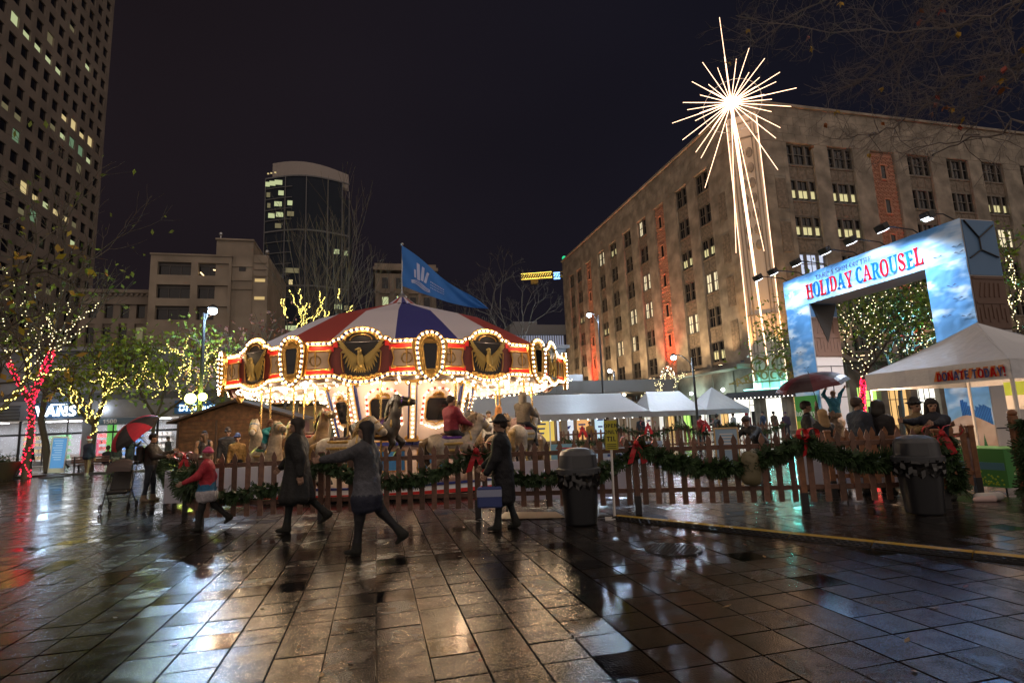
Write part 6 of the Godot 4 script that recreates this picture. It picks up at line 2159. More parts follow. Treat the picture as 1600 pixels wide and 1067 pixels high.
func arch() -> void:
	var W := 6.98
	var t := thing("banner_arch", "big square arch printed with sky and HOLIDAY CAROUSEL lettering", "banner arch", Vector3(12.70, 0, -14.79), GY)
	var FB := Basis(Vector3(0, 0, 1), Vector3.UP, Vector3(-1, 0, 0))     # x across the face from its far end, z outwards
	var F := Transform3D(FB, Vector3(0, 0, -W))
	var board := mk("arch_board", Vector3(0.52, 0.50, 0.50), 0.6)
	var seam := mk("arch_seam", Vector3(0.05, 0.05, 0.06), 0.7)
	for k in 2:
		var z0 := -1.19 * k if k == 0 else -W + 1.19
		var b := MB.new()
		b.cbox(Vector3(0.6, 3.37, z0 - 0.595), Vector3(1.19, 6.74, 1.19), 0.015)
		var p := part(t, "pillar", b.mesh(), board)
		b = MB.new()
		for y in [0.95, 2.1, 3.25]: b.box(Vector3(0.6, y, z0 + 0.004), Vector3(1.18, 0.03, 0.016))
		b.box(Vector3(0.62, 1.65, z0 + 0.006), Vector3(0.03, 3.25, 0.016))
		part(p, "panel_seams", b.mesh(), seam)
		b = MB.new()
		b.box(Vector3(0.6, 4.35, z0 + 0.006), Vector3(1.17, 1.5, 0.024))
		for y in [3.66, 4.35, 5.05]: b.box(Vector3(0.6, y, z0 + 0.024), Vector3(1.1, 0.07, 0.03))
		for q in 7: b.box(Vector3(0.15 + q * 0.15, 4.0 + 0.1 * (q % 2), z0 + 0.024), Vector3(0.07, 0.4, 0.028))
		for q in 5: b.bar(Vector3(0.2 + q * 0.18, 4.5, z0 + 0.026), Vector3(0.32 + q * 0.16, 4.9, z0 + 0.026), 0.06, 0.03, Vector3.BACK)
		part(p, "carved_panel", b.mesh(), mk("arch_brown", Vector3(0.13, 0.075, 0.055), 0.6))
		b = MB.new()
		b.box(Vector3(0.6, 5.93, z0 + 0.008), Vector3(1.18, 1.6, 0.02))
		part(p, "blue_cloth", b.mesh(), mk("arch_blue", Vector3(0.10, 0.20, 0.36), 0.6))
		b = MB.new()
		b.tube([Vector3(0.05, 6.7, z0 + 0.04), Vector3(0.5, 6.2, z0 + 0.05), Vector3(1.1, 6.6, z0 + 0.04)], [0.025], 5); b.tube([Vector3(0.5, 6.2, z0 + 0.05), Vector3(0.5, 5.85, z0 + 0.05), Vector3(0.05, 5.6, z0 + 0.05)], [0.022], 5); b.tube([Vector3(0.5, 5.85, z0 + 0.05), Vector3(1.1, 5.65, z0 + 0.05)], [0.022], 5)
		part(p, "cable", b.mesh(), mats["black"])
		var m := mk("pillar_print_%d" % k, Vector3.ONE, 0.55)
		m.albedo_texture = sky_print(3 + k, true)
		m.texture_repeat = false
		part(p, "pillar_banner", cloth_panel(1.19, 5.62, 7 + k), m, Transform3D(FB, Vector3(-0.005, 0.02, z0 - 1.19)))
	var b := MB.new()
	b.cbox(Vector3(0.6, 6.2, -W / 2), Vector3(1.18, 1.12, W), 0.015)
	part(t, "beam", b.mesh(), board)
	var m := mk("beam_print", Vector3.ONE, 0.55)
	m.albedo_texture = sky_print(17, false)
	m.texture_repeat = false
	part(t, "beam_banner", cloth_panel(W, 1.14, 15), m, F * Transform3D(Basis(), Vector3(0, 5.63, 0.006)))
	# lettering, alternately red and blue
	var red := mk("letter_red", Vector3(0.42, 0.008, 0.015), 1.0)
	var blu := mk("letter_blue", Vector3(0.008, 0.10, 0.34), 1.0)
	red.metallic_specular = 0.0; blu.metallic_specular = 0.0
	var word := "HOLIDAY CAROUSEL"
	var cs := [0, 1, 0, 1, 0, 1, 0, 0, 1, 0, 1, 0, 1, 0, 1, 0]
	var x := 1.18
	var total := 0.0
	for k in word.length(): total += 0.2 if word[k] == " " else text_mesh(word[k], 0.5, 0.012, "Droid Serif").get_aabb().size.x + 0.05
	var fit := 4.64 / total
	for k in word.length():
		if word[k] == " ":
			x += 0.2 * fit
			continue
		var tm := text_mesh(word[k], 0.5, 0.012, "Droid Serif")
		var w := tm.get_aabb().size.x
		part(t, "letter", tm, red if cs[k] == 0 else blu, F * Transform3D(Basis(Vector3(0, 0, 1), 0.03 * sin(k * 2.3)).scaled(Vector3(fit * 1.06, 1.1, 1)), Vector3(x + w * fit / 2, 6.06 + 0.02 * sin(k * 1.7), 0.062)))
		x += (w + 0.05) * fit
	part(t, "letter", text_mesh("TAKE A SPIN ON THE", 0.17, 0.01, "Droid Serif", false), mk("letter_navy", Vector3(0.06, 0.09, 0.18), 0.55), F * Transform3D(Basis(), Vector3(2.9, 6.5, 0.062)))
	# printed birds as small dark strokes
	b = MB.new()
	for k in 22:
		var q := Vector2(rng.randf_range(0.1, W - 0.1), rng.randf_range(5.72, 6.66)) if k < 11 else Vector2((0.1 if k % 2 else W - 1.1) + rng.randf() * 0.95, rng.randf_range(2.4, 5.6))
		for s in [-1.0, 1.0]: b.prism(PackedVector2Array([q, q + Vector2(s * 0.09, 0.05), q + Vector2(s * 0.15, 0.03), q + Vector2(s * 0.07, 0.015)]), 0.06, 0.066, true, false)
	part(t, "printed_birds", b.mesh(), mk("letter_navy"), F, true)
	b = MB.new()
	for s in [[0.30, 0.10, 0.17], [0.36, 0.02, 0.23], [0.43, 0.03, 0.22], [0.5, 0.10, 0.16]]: b.prism(PackedVector2Array([Vector2(s[0], 6.05), Vector2(s[0] + 0.04, 6.05), Vector2(s[0] + 0.05 + (s[0] - 0.4) * 0.4, 6.05 + s[2]), Vector2(s[0] + (s[0] - 0.4) * 0.4, 6.05 + s[2])]), 0.058, 0.064, true, false)
	part(t, "emblem", b.mesh(), mats["white_paint"], F)
	# dark triangle hung inside the far pillar
	b = MB.new()
	b.prism(PackedVector2Array([Vector2(0.02, 5.6), Vector2(1.16, 5.6), Vector2(0.6, 4.15)]), -W + 1.225, -W + 1.245)
	part(t, "hung_pennant", b.mesh(), mats["black"])
	# flood lamps on arms along the top
	for k in 6:
		var xs: float = [-0.12, 0.75, 1.95, 3.3, 4.35, 5.5][k]
		b = MB.new()
		b.tube([Vector3(xs, 6.76, -0.5), Vector3(xs, 6.98, -0.1), Vector3(xs, 7.05, 1.0)], [0.022], 5)
		var arm := part(t, "lamp_arm", b.mesh(), mats["dark_metal"], F)
		b = MB.new()
		b.cbox(Vector3.ZERO, Vector3(0.34, 0.2, 0.24), 0.02)
		var hd := part(arm, "flood_head", b.mesh(), mats["black"], Transform3D(Basis(Vector3.RIGHT, 0.5), Vector3(xs, 6.99, 1.08)))
		b = MB.new()
		b.box(Vector3.ZERO, Vector3(0.28, 0.02, 0.18))
		part(arm, "lens", b.mesh(), mk("flood_white", Vector3.ONE, 0.4, 0, 2.5, Vector3(0.85, 0.93, 1.0)), Transform3D(Basis(Vector3.RIGHT, 0.5), Vector3(xs, 6.88, 1.03)))
		spot(arm, Vector3(xs, 6.85, 1.03), Vector3(xs, 5.4 if k < 5 else 3.6, 0.0), [3.0, 4.5, 6.0, 7.5, 8.0, 22.0][k], Color(0.86, 0.93, 1.0), 62.0, 0.1, 1.0)
	b = MB.new()
	b.tube([Vector3(W - 0.3, 6.76, -0.4), Vector3(W - 0.3, 7.0, 0.2), Vector3(W - 0.25, 6.95, 0.75)], [0.022], 5)
	var unseen_arm := part(t, "lamp_arm", b.mesh(), mats["dark_metal"], F)  # unseen flood at the near end, placed to light the donation tent
	b = MB.new()
	b.cbox(Vector3.ZERO, Vector3(0.3, 0.2, 0.24), 0.02)
	part(unseen_arm, "flood_head", b.mesh(), mats["black"], Transform3D(Basis(Vector3.RIGHT, 0.3), Vector3(W - 0.25, 6.9, 0.85)))
	b = MB.new()
	b.box(Vector3.ZERO, Vector3(0.24, 0.02, 0.18))
	part(unseen_arm, "lens", b.mesh(), mats["flood_white"], Transform3D(Basis(Vector3.RIGHT, -0.3), Vector3(W - 0.25, 6.78, 0.87)))
	spot(unseen_arm, Vector3(W - 0.25, 6.74, 0.88), Vector3(W - 0.6, 2.6, 4.6), 70.0, Color(0.86, 0.92, 1.0), 34.0, 0.1, 1.0)
	# an unseen flood lamp placed to light the far pillar's inner side
	spot(t, Vector3(0.6, 5.5, -1.4), Vector3(0.6, 2.0, -W + 1.2), 45.0, Color(1.0, 0.9, 0.84), 40.0, 0.12, 1.0)
	b = MB.new()
	b.cbox(Vector3(0.6, 5.57, -1.4), Vector3(0.26, 0.12, 0.2), 0.02)
	part(t, "unseen_inner_flood", b.mesh(), mats["black"])

# ---- tents ----
func canopy_tent(t: Node3D, c: Vector3, sx: float, sz: float, eave: float, peak: float, ridge: float, val: float, m: Material) -> void:
	# a hipped tent: ridge along x (0 for a peak); sagging wrinkled cloth
	var b := MB.new()
	var n := 14
	var R := [c + Vector3(-ridge / 2, peak, 0), c + Vector3(ridge / 2, peak, 0)]
	var K := [c + Vector3(-sx / 2, eave, sz / 2), c + Vector3(sx / 2, eave, sz / 2), c + Vector3(sx / 2, eave, -sz / 2), c + Vector3(-sx / 2, eave, -sz / 2)]
	var nz := FastNoiseLite.new()
	nz.seed = 5; nz.frequency = 0.9
	for f in 4:
		var a: Vector3 = K[f]
		var e: Vector3 = K[(f + 1) % 4]
		var ra: Vector3 = R[[0, 1, 1, 0][f]]
		var re: Vector3 = R[[1, 1, 0, 0][f]]
		var nn := (e - a).cross(ra - a).normalized()
		var s0 := b.v.size()
		for i in n + 1:
			for j in n + 1:
				var u := i / float(n)
				var v := j / float(n)
				var p := a.lerp(e, u).lerp(ra.lerp(re, u), v)
				var sag := -0.10 * sin(PI * v) * (0.4 + 0.6 * sin(PI * u)) + 0.03 * nz.get_noise_2d(u * 8.0 + f * 9, v * 3.0) * sin(PI * v) * minf(1.0, 4.0 * u * (1 - u))
				b.add(p + nn * sag, nn)
		for i in n:
			for j in n:
				var q := s0 + i * (n + 1) + j
				b.f3(q, q + n + 1, q + n + 2); b.f3(q, q + n + 2, q + 1)
		# recompute smooth normals
		for i in n + 1:
			for j in n + 1:
				var q := s0 + i * (n + 1) + j
				var qi := s0 + mini(i + 1, n) * (n + 1) + j
				var qk := s0 + maxi(i - 1, 0) * (n + 1) + j
				var qj := s0 + i * (n + 1) + mini(j + 1, n)
				var ql := s0 + i * (n + 1) + maxi(j - 1, 0)
				var g := (b.v[qi] - b.v[qk]).cross(b.v[qj] - b.v[ql])
				b.n[q] = g.normalized() if g.length_squared() > 1e-9 else nn
	part(t, "roof_cloth", b.mesh(), m)
	for f in 4:
		b = MB.new()
		var a: Vector3 = K[f]
		var e: Vector3 = K[(f + 1) % 4]
		var out := (e - a).cross(Vector3.UP).normalized() * -1.0
		for i in 12:
			var p := a.lerp(e, i / 12.0)
			var q := a.lerp(e, (i + 1) / 12.0)
			var w0 := out * 0.015 * sin(i * 1.9) * (1 if i > 0 else 0)
			var w1 := out * 0.015 * sin((i + 1) * 1.9) * (1 if i < 11 else 0)
			b.quad(p + Vector3.DOWN * val + w0, q + Vector3.DOWN * val + w1, q, p)
			b.quad(q + Vector3.DOWN * val + w1 - out * 0.004, p + Vector3.DOWN * val + w0 - out * 0.004, p - out * 0.004, q - out * 0.004)
		part(t, "valance", b.mesh(), m)
	for q in K:
		b = MB.new()
		var p: Vector3 = q.lerp(c + Vector3(0, q.y, 0), 0.03)
		b.cbox(Vector3(p.x, (eave - 0.02) / 2, p.z), Vector3(0.05, eave - 0.02, 0.05), 0.006)
		b.cbox(Vector3(p.x, 0.015, p.z), Vector3(0.14, 0.03, 0.14), 0.005)
		part(t, "leg", b.mesh(), mats["white_paint"])

func tents() -> void:
	var cloth := mk("tent_white", Vector3(0.33, 0.325, 0.33), 0.5)
	tri_tex(cloth, 0.35, null, noise_tex(70, 0.02, 512, 0, 1, 4), 1.6)
	cloth.backlight_enabled = true
	cloth.backlight = Color(0.22, 0.22, 0.22)
	# the near donation tent
	var t := thing("donation_tent", "near white pop-up tent with DONATE TODAY lettering on its valance", "tent", Vector3(8.92, 0, -9.87) + U1 * 1.525 + U2 * 1.525, GY)
	var near_cloth := mk("near_tent_white", Vector3(0.62, 0.64, 0.68), 0.45)
	tri_tex(near_cloth, 0.35, null, noise_tex(71, 0.02, 512, 0, 1, 4), 1.6)
	canopy_tent(t, Vector3.ZERO, 3.05, 3.05, 2.36, 3.32, 0.0, 0.36, near_cloth)
	var word := "DONATE TODAY!"
	var x := 0.18
	var total := 0.0
	for k in word.length(): total += 0.09 if word[k] == " " else text_mesh(word[k], 0.17, 0.008).get_aabb().size.x + 0.018
	var fit := 1.27 / total
	for k in word.length():
		if word[k] == " ":
			x += 0.09 * fit
			continue
		var tm := text_mesh(word[k], 0.17, 0.008, "Droid Sans")
		var w := tm.get_aabb().size.x
		part(t, "letter", tm, mk("letter_navy2", Vector3(0.03, 0.05, 0.22), 0.6) if k % 2 else mk("letter_red"), Transform3D(Basis(Vector3(0, 0, 1), Vector3.UP, Vector3(-1, 0, 0)).scaled(Vector3(1, 1, fit)), Vector3(-1.55, 2.14, x + w * fit / 2)))
		x += (w + 0.018) * fit
	var b := MB.new()
	for k in 10: b.prism(PackedVector2Array([Vector2(0.1 + k * 0.13, 2.06), Vector2(0.18 + k * 0.13, 2.06), Vector2(0.25 + k * 0.13, 2.26), Vector2(0.17 + k * 0.13, 2.26)]), 0.0, 0.004, true, false)
	part(t, "letter_stripes", b.mesh(), mk("stripe_orange", Vector3(0.6, 0.2, 0.05), 0.6), Transform3D(Basis(Vector3(0, 0, 1), Vector3.UP, Vector3(-1, 0, 0)), Vector3(-1.541, 0, 0.0)), true)
	b = MB.new()
	b.ball(Vector3.ZERO, Vector3(0.09, 0.12, 0.09), 10, 7)
	var l := part(t, "hanging_lamp", b.mesh(), mk("tent_bulb", Vector3.ONE, 0.4, 0, 12.0, Vector3(1.0, 0.72, 0.45)), Transform3D(Basis(), Vector3(-1.15, 2.16, -1.1)))  # unseen lamp, placed at this corner to light the people nearby
	omni(l, Vector3.ZERO, 5.0, Color(1.0, 0.80, 0.62), 0.07)
	b = MB.new()
	b.box(Vector3.ZERO, Vector3(0.02, 0.62, 1.35))
	var sg := part(t, "hung_sign", b.mesh(), mats["white_paint"], Transform3D(Basis(), Vector3(1.3, 1.75, 0.1)))
	b = MB.new()
	b.box(Vector3(-0.014, 0.15, 0), Vector3(0.012, 0.3, 1.33))
	part(sg, "green_band", b.mesh(), mk("lime", Vector3(0.32, 0.48, 0.03), 0.6))
	# long marquee and wrinkled marquees
	t = thing("marquee", "long white marquee with lights under its edge behind the carousel", "tent", U1 * 31.0 + U2 * 8.6, GY)
	canopy_tent(t, Vector3(0, 0, -2.0), 15.4, 4.2, 2.1, 3.35, 13.5, 0.36, cloth)
	var bl := []
	for k in 26: bl.append(Vector3(-7.4 + k * 0.58, 1.76, 0.02))
	multi(t, "edge_bulbs", bulb_mesh(0.045), glow_pane("marquee_bulb", Vector3(1.0, 0.95, 0.9), 14.0), bl)
	for k in 5:
		b = MB.new()
		b.cbox(Vector3.ZERO, Vector3(1.2, 0.06, 0.1), 0.01)
		l = part(t, "tube_light", b.mesh(), glow_pane("tube_white", Vector3(1, 0.97, 0.93), 14.0), Transform3D(Basis(), Vector3(-6 + k * 3.0, 2.25, -2)))
		omni(l, Vector3(0, -0.12, 0), 0.9, Color(1.0, 0.96, 0.9), 0.05)
	for k in 6:
		b = MB.new()
		b.cbox(Vector3(-6.4 + k * 2.55, 0.95, 0.0), Vector3(0.06, 1.9, 0.06), 0.006)
		part(t, "leg", b.mesh(), mats["white_paint"])
	t = thing("marquee", "wrinkled plastic-covered marquee between the long tent and peaked tent", "tent", U1 * 31.0 + U2 * 18.2, GY)
	canopy_tent(t, Vector3(0, 0, -1.6), 3.9, 3.4, 2.05, 3.35, 2.4, 0.3, cloth)
	b = MB.new()
	b.ball(Vector3.ZERO, Vector3(0.1, 0.07, 0.1), 8, 6)
	for x2 in [-0.9, 0.9]:
		l = part(t, "hanging_lamp", b.mesh(), glow_pane("marquee_bulb", Vector3(1.0, 0.95, 0.9), 14.0), Transform3D(Basis(), Vector3(x2, 2.0, -1.0)))
		omni(l, Vector3.ZERO, 0.9, Color(1, 0.94, 0.86), 0.06)
	t = thing("peaked_tent", "small peaked white tent lit from inside beside the store entrance", "tent", U1 * 31.0 + U2 * 21.75, GY)
	canopy_tent(t, Vector3(0, 0, -1.5), 3.1, 3.1, 2.05, 3.55, 0.0, 0.3, cloth)
	l = part(t, "hanging_lamp", b.mesh(), mats["marquee_bulb"], Transform3D(Basis(), Vector3(0, 2.1, -1.0)))
	omni(l, Vector3.ZERO, 1.8, Color(1, 0.97, 0.88), 0.06)

# ---- bins, signs, boards, ramps, hut, benches ----
func bin(label: String, at: Vector3, yaw: float) -> void:
	var t := thing("litter_bin", label, "litter bin", at, yaw, "black litter bins")
	var b := MB.new()
	b.lathe([Vector2(0.0, 0.01), Vector2(0.235, 0.01), Vector2(0.245, 0.03), Vector2(0.295, 0.72), Vector2(0.31, 0.74), Vector2(0.31, 0.78)], 32)
	part(t, "barrel", b.mesh(), mk("bin_plastic", Vector3(0.012, 0.013, 0.016), 0.35))
	b = MB.new()
	var ring := 40
	for j in 5:
		for k in ring:
			var f := func(kk: int, jj: int) -> Vector3:
				var a := TAU * kk / ring
				var r := 0.318 + 0.016 * sin(kk * 2.6 + jj) + 0.01 * sin(kk * 5.3 + jj * 2.0) + (0.012 if jj < 2 else 0.0)
				var y := 0.79 - jj * 0.045 - 0.02 * sin(kk * 1.7) * jj * 0.4
				return Vector3(sin(a) * r, y, cos(a) * r)
			b.quad(f.call(k, j + 1), f.call((k + 1) % ring, j + 1), f.call((k + 1) % ring, j), f.call(k, j))
	part(t, "bag_rim", b.mesh(), mk("bin_bag", Vector3(0.008, 0.008, 0.009), 0.16))
	b = MB.new()
	b.lathe([Vector2(0.335, 0.76), Vector2(0.34, 0.83), Vector2(0.30, 0.85), Vector2(0.285, 1.04), Vector2(0.25, 1.10), Vector2(0.13, 1.14), Vector2(0.0, 1.15)], 32)
	var lid := part(t, "dome_lid", b.mesh(), mk("bin_lid", Vector3(0.05, 0.053, 0.06), 0.4))
	b = MB.new()
	b.lathe([Vector2(0.306, 0.86), Vector2(0.292, 1.03)], 10, Vector3.ZERO, -0.6, 0.6)
	part(lid, "flap", b.mesh(), mk("bin_flap", Vector3(0.025, 0.027, 0.032), 0.3))

func sheet_mat() -> StandardMaterial3D:
	var m := mk("sheet_white", Vector3(0.55, 0.55, 0.62), 0.4)
	m.backlight_enabled = true
	m.backlight = Color(0.6, 0.6, 0.66)
	return m

func street_things() -> void:
	bin("black litter bin with grey domed lid beside the yellow sign", Vector3(0.95, 0, -8.75), 0.2)
	bin("black litter bin lit blue, before the end of the front fence", Vector3(6.0, 0, -8.45), -0.7)
	# yellow sign on a thin white pole
	var t := thing("yellow_sign", "yellow sign board on a thin pale pole beside the left bin", "sign", Vector3(1.52, 0, -9.1), -0.12)
	var b := MB.new()
	b.tube([Vector3(0, 0, 0), Vector3(0.02, 1.08, 0)], [0.02], 8)
	b.box(Vector3(0, 0.01, 0), Vector3(0.3, 0.02, 0.3))
	part(t, "pole", b.mesh(), mats["white_paint"])
	b = MB.new()
	b.cbox(Vector3(0.03, 1.31, 0.03), Vector3(0.21, 0.47, 0.012), 0.005)
	var bd := part(t, "board", b.mesh(), mk("sign_yellow", Vector3(0.44, 0.40, 0.03), 0.45))
	var ink := mk("sign_ink", Vector3(0.03, 0.03, 0.01), 0.6)
	for q in [["OPEN", 0.062, 1.46], ["ONLY", 0.062, 1.36], ["TIL", 0.075, 1.25]]:
		part(bd, "lettering", text_mesh(q[0], q[1], 0.004), ink, Transform3D(Basis(), Vector3(0.03, q[2], 0.039)))
	b = MB.new()
	for k in 3: b.box(Vector3(0.03, 1.165 - k * 0.03, 0.039), Vector3(0.15, 0.012, 0.003))
	for s in [-1.0, 1.0]: b.box(Vector3(0.03 + s * 0.095, 1.31, 0.038), Vector3(0.006, 0.44, 0.003))
	part(bd, "small_print", b.mesh(), ink)
	# yellow and black cable ramp across the wet paving
	t = thing("cable_ramp", "yellow and black rubber cable ramp across the wet paving", "cable ramp", Vector3(1.55, 0, -9.15))
	var A := Vector3.ZERO
	var E := Vector3(3.75, 0, 3.75)
	var d := (E - A).normalized()
	var side := Vector3(d.z, 0, -d.x)
	var n := int(A.distance_to(E) / 0.09)
	var bas := Basis(d, Vector3.UP, d.cross(Vector3.UP))
	for k in 6:
		b = MB.new()
		var l := 0.88
		b.xf = Transform3D(bas, d * (0.45 + k * 0.89))
		b.prism(PackedVector2Array([Vector2(-0.44, 0.0), Vector2(0.44, 0.0), Vector2(0.44, 0.045), Vector2(-0.44, 0.045)]), -0.06, 0.06)
		part(t, "yellow_lid", b.mesh(), mk("ramp_yellow", Vector3(0.42, 0.27, 0.02), 0.4))
		b = MB.new()
		b.xf = Transform3D(bas, d * (0.45 + k * 0.89))
		for s in [-1.0, 1.0]:
			var y := [Vector3(-0.44, 0.043, s * 0.062), Vector3(0.44, 0.043, s * 0.062), Vector3(0.44, 0.004, s * 0.2), Vector3(-0.44, 0.004, s * 0.2)]
			if s > 0: b.quad(y[3], y[2], y[1], y[0])
			else: b.quad(y[0], y[1], y[2], y[3])
			for r in 3:
				for c in 11: b.box(Vector3(-0.39 + c * 0.078 + 0.03 * (r % 2), 0.038 - r * 0.011, s * (0.085 + r * 0.04)), Vector3(0.04, 0.014, 0.02))
		part(t, "black_wing", b.mesh(), mk("ramp_rubber", Vector3(0.015, 0.015, 0.015), 0.3))
	# loose cable leading from the ramp under the fence
	b = MB.new()
	var l := []
	for k in 12: l.append(Vector3(1.55 - k * 0.06, 0.02, -9.15) + Vector3(-0.02 * k, 0, -0.05 * sin(k * 0.8)))
	b.tube(l, [0.014], 6)
	b.tube([Vector3(0.95, 0.035, -9.2), Vector3(0.82, 0.035, -9.22)], [0.035], 8)
	var cab := part(self, "power_cable", b.mesh(), mats["black"])
	tag(cab, "black power cable with plug running from the ramp behind the left bin", "cable")
	# flattened cardboard by the bin
	b = MB.new()
	b.quad(Vector3(-0.5, 0.03, 0.25), Vector3(0.6, 0.012, 0.3), Vector3(0.5, 0.02, -0.3), Vector3(-0.4, 0.05, -0.3)); b.quad(Vector3(-0.4, 0.046, -0.3), Vector3(0.5, 0.016, -0.3), Vector3(0.6, 0.008, 0.3), Vector3(-0.5, 0.026, 0.25))
	cab = part(self, "cardboard_sheet", b.mesh(), mk("cardboard", Vector3(0.30, 0.22, 0.14), 0.6), Transform3D(Basis(), Vector3(0.15, 0, -9.6)))
	tag(cab, "flattened wet cardboard sheet under the fence left of the bin", "cardboard")
	# round iron drain cover
	t = thing("drain_cover", "round black iron drain cover set in the paving", "drain cover", Vector3(1.8, 0.004, -6.8))
	b = MB.new()
	b.lathe([Vector2(0.33, 0.0), Vector2(0.33, 0.012), Vector2(0.29, 0.014)], 28)
	part(t, "rim", b.mesh(), mats["dark_metal"])
	b = MB.new()
	b.lathe([Vector2(0.29, 0.003), Vector2(0.0, 0.003)], 28)
	part(t, "plate", b.mesh(), mats["black"])
	b = MB.new()
	for i in 11:
		for j in 11:
			var p := Vector3((i - 5) * 0.052 + 0.026 * (j % 2), 0.009, (j - 5) * 0.05)
			if p.length() < 0.275: b.box(p, Vector3(0.032, 0.012, 0.03), Basis.IDENTITY, 0.004)
	part(t, "studs", b.mesh(), mats["dark_metal"], Transform3D(), true)
	# brown sack tied to the fence
	t = thing("sack", "crumpled brown sack tied to the front fence", "sack", Vector3(3.72, 0, -9.02))
	b = MB.new()
	put_net(b, net([[Vector3(0, 0.58, 0), Vector3(0.02, 0.8, 0.01), 0.15, 0.14, 0], [Vector3(-0.07, 0.55, 0.03), Vector3(-0.05, 0.9, 0.02), 0.09, 0.07, 0], [Vector3(0.09, 0.53, 0.02), Vector3(0.06, 0.95, 0.02), 0.08, 0.05, 1], [Vector3(0.04, 0.5, 0.05), Vector3(0.0, 0.8, 0.08), 0.06, 0.05, 0]], 0.022, 0.018), [Color(0.13, 0.11, 0.06), Color(0.18, 0.17, 0.14)])
	part(t, "cloth", b.mesh(true), vc("sack_cloth", 0.6))
	# framed notice board inside the fence
	t = thing("framed_board", "free-standing board with gilt frame and pale blue notice", "sign board", Vector3(4.85, 0, -12.9), -0.35)
	b = MB.new()
	for s in [-1.0, 1.0]: b.cbox(Vector3(s * 0.25, 0.64, 0), Vector3(0.035, 1.28, 0.035), 0.004)
	b.cbox(Vector3(0, 1.27, 0), Vector3(0.53, 0.035, 0.036), 0.004); b.cbox(Vector3(0, 0.25, 0), Vector3(0.53, 0.035, 0.036), 0.004)
	part(t, "frame", b.mesh(), mk("frame_gilt", Vector3(0.5, 0.36, 0.18), 0.4))
	b = MB.new()
	b.box(Vector3(0, 0.76, 0), Vector3(0.47, 0.99, 0.012))
	var sh := part(t, "notice", b.mesh(), mk("notice_blue", Vector3(0.28, 0.42, 0.58), 0.5))
	b = MB.new()
	for k in 6: b.box(Vector3(0, 1.14 - k * 0.07, 0.008), Vector3(0.28 - 0.04 * (k % 3), 0.022, 0.003))
	part(sh, "printed_lines", b.mesh(), mats["white_paint"])
	# small signs hung on the far fence and banners before it
	var sq := [["pale blue sign with red print hung on the fence beside the carousel", Vector3(1.15, 0.86, -13.6), 0.62, 0.36, Vector3(0.2, 0.45, 0.6)], ["pale blue banner left of the yellow sign's pole", Vector3(2.3, 0.62, -13.2), 0.55, 0.6, Vector3(0.4, 0.5, 0.66)], ["pale blue banner behind the big red bow", Vector3(3.1, 0.78, -13.4), 0.8, 0.5, Vector3(0.36, 0.48, 0.68)]]
	for i in 3:
		t = thing("small_banner", sq[i][0], "banner", sq[i][1], 0.0, "")
		b = MB.new()
		b.box(Vector3.ZERO, Vector3(sq[i][2], sq[i][3], 0.012))
		part(t, "sheet", b.mesh(), mk("banner_%d" % i, sq[i][4], 0.5))
		b = MB.new()
		for k in 3: b.box(Vector3(0, sq[i][3] * (0.22 - 0.2 * k), 0.009), Vector3(sq[i][2] * (0.6 - 0.1 * k), sq[i][3] * 0.09, 0.003))
		part(t, "print", b.mesh(), mats["bow_red"] if i == 0 else mats["print_blue"])
		b = MB.new()
		for s in [-1.0, 1.0]: b.tube([Vector3(s * sq[i][2] * 0.45, -sq[i][1].y, -0.02), Vector3(s * sq[i][2] * 0.45, sq[i][3] / 2, -0.02)], [0.012], 5)
		part(t, "stakes", b.mesh(), mats["dark_metal"])
	# white sheet panels behind the right fence
	for i in 2:
		t = thing("sheet_barrier", ["white sheet panel behind the fence near the walker in black", "row of white sheet panels behind the queue fence"][i], "barrier", [Vector3(0.9, 0, -10.6), Vector3(6.6, 0, -10.75)][i], [0.0, -0.1][i])
		for k in 3:
			b = MB.new()
			b.cbox(Vector3(-0.75 + k * 0.76, 0.5, 0), Vector3(0.72, 0.72, 0.02), 0.004)
			part(t, "sheet", b.mesh(), sheet_mat())
		b = MB.new()
		for k in 4: b.cbox(Vector3(-1.12 + k * 0.755, 0.44, -0.02), Vector3(0.03, 0.88, 0.03), 0.004)
		part(t, "stakes", b.mesh(), mats["dark_metal"])
	# long pale barrier sheet seen through the pickets left of the carousel
	t = thing("sheet_barrier", "pale low barrier sheet seen through the pickets at the carousel's left", "barrier", Vector3(-6.3, 0, -12.6), 0.15)
	b = MB.new()
	for k in 3: b.cbox(Vector3(-1.0 + k * 0.98, 0.5, 0), Vector3(0.96, 0.7, 0.02), 0.004)
	part(t, "sheet", b.mesh(), mats["sheet_white"])
	b = MB.new()
	for k in 4: b.cbox(Vector3(-1.48 + k * 0.98, 0.43, -0.02), Vector3(0.03, 0.86, 0.03), 0.004)
	part(t, "stakes", b.mesh(), mats["dark_metal"])
	# draped table under the donation tent
	t = thing("draped_table", "table under green and blue printed cloth in the donation tent", "table", Vector3(8.85, 0, -11.05), GY)
	b = MB.new()
	b.cbox(Vector3(0.0, 0.735, 0), Vector3(0.75, 0.03, 1.8), 0.006)
	part(t, "table_top", b.mesh(), mats["white_paint"])
	for sx in [-1, 1]:
		for sz in [-1, 1]:
			b = MB.new()
			b.tube([Vector3(sx * 0.3, 0, sz * 0.8), Vector3(sx * 0.3, 0.72, sz * 0.8)], [0.016], 6)
			part(t, "leg", b.mesh(), mats["dark_metal"])
	b = MB.new()
	b.box(Vector3(0, 0.757, 0), Vector3(0.79, 0.008, 1.84)); b.box(Vector3(-0.392, 0.42, 0), Vector3(0.008, 0.68, 1.84)); b.box(Vector3(0, 0.42, 0.916), Vector3(0.79, 0.68, 0.008))
	var cl := part(self, "table_cloth", b.mesh(), mk("cloth_green", Vector3(0.05, 0.24, 0.05), 0.5), t.transform)
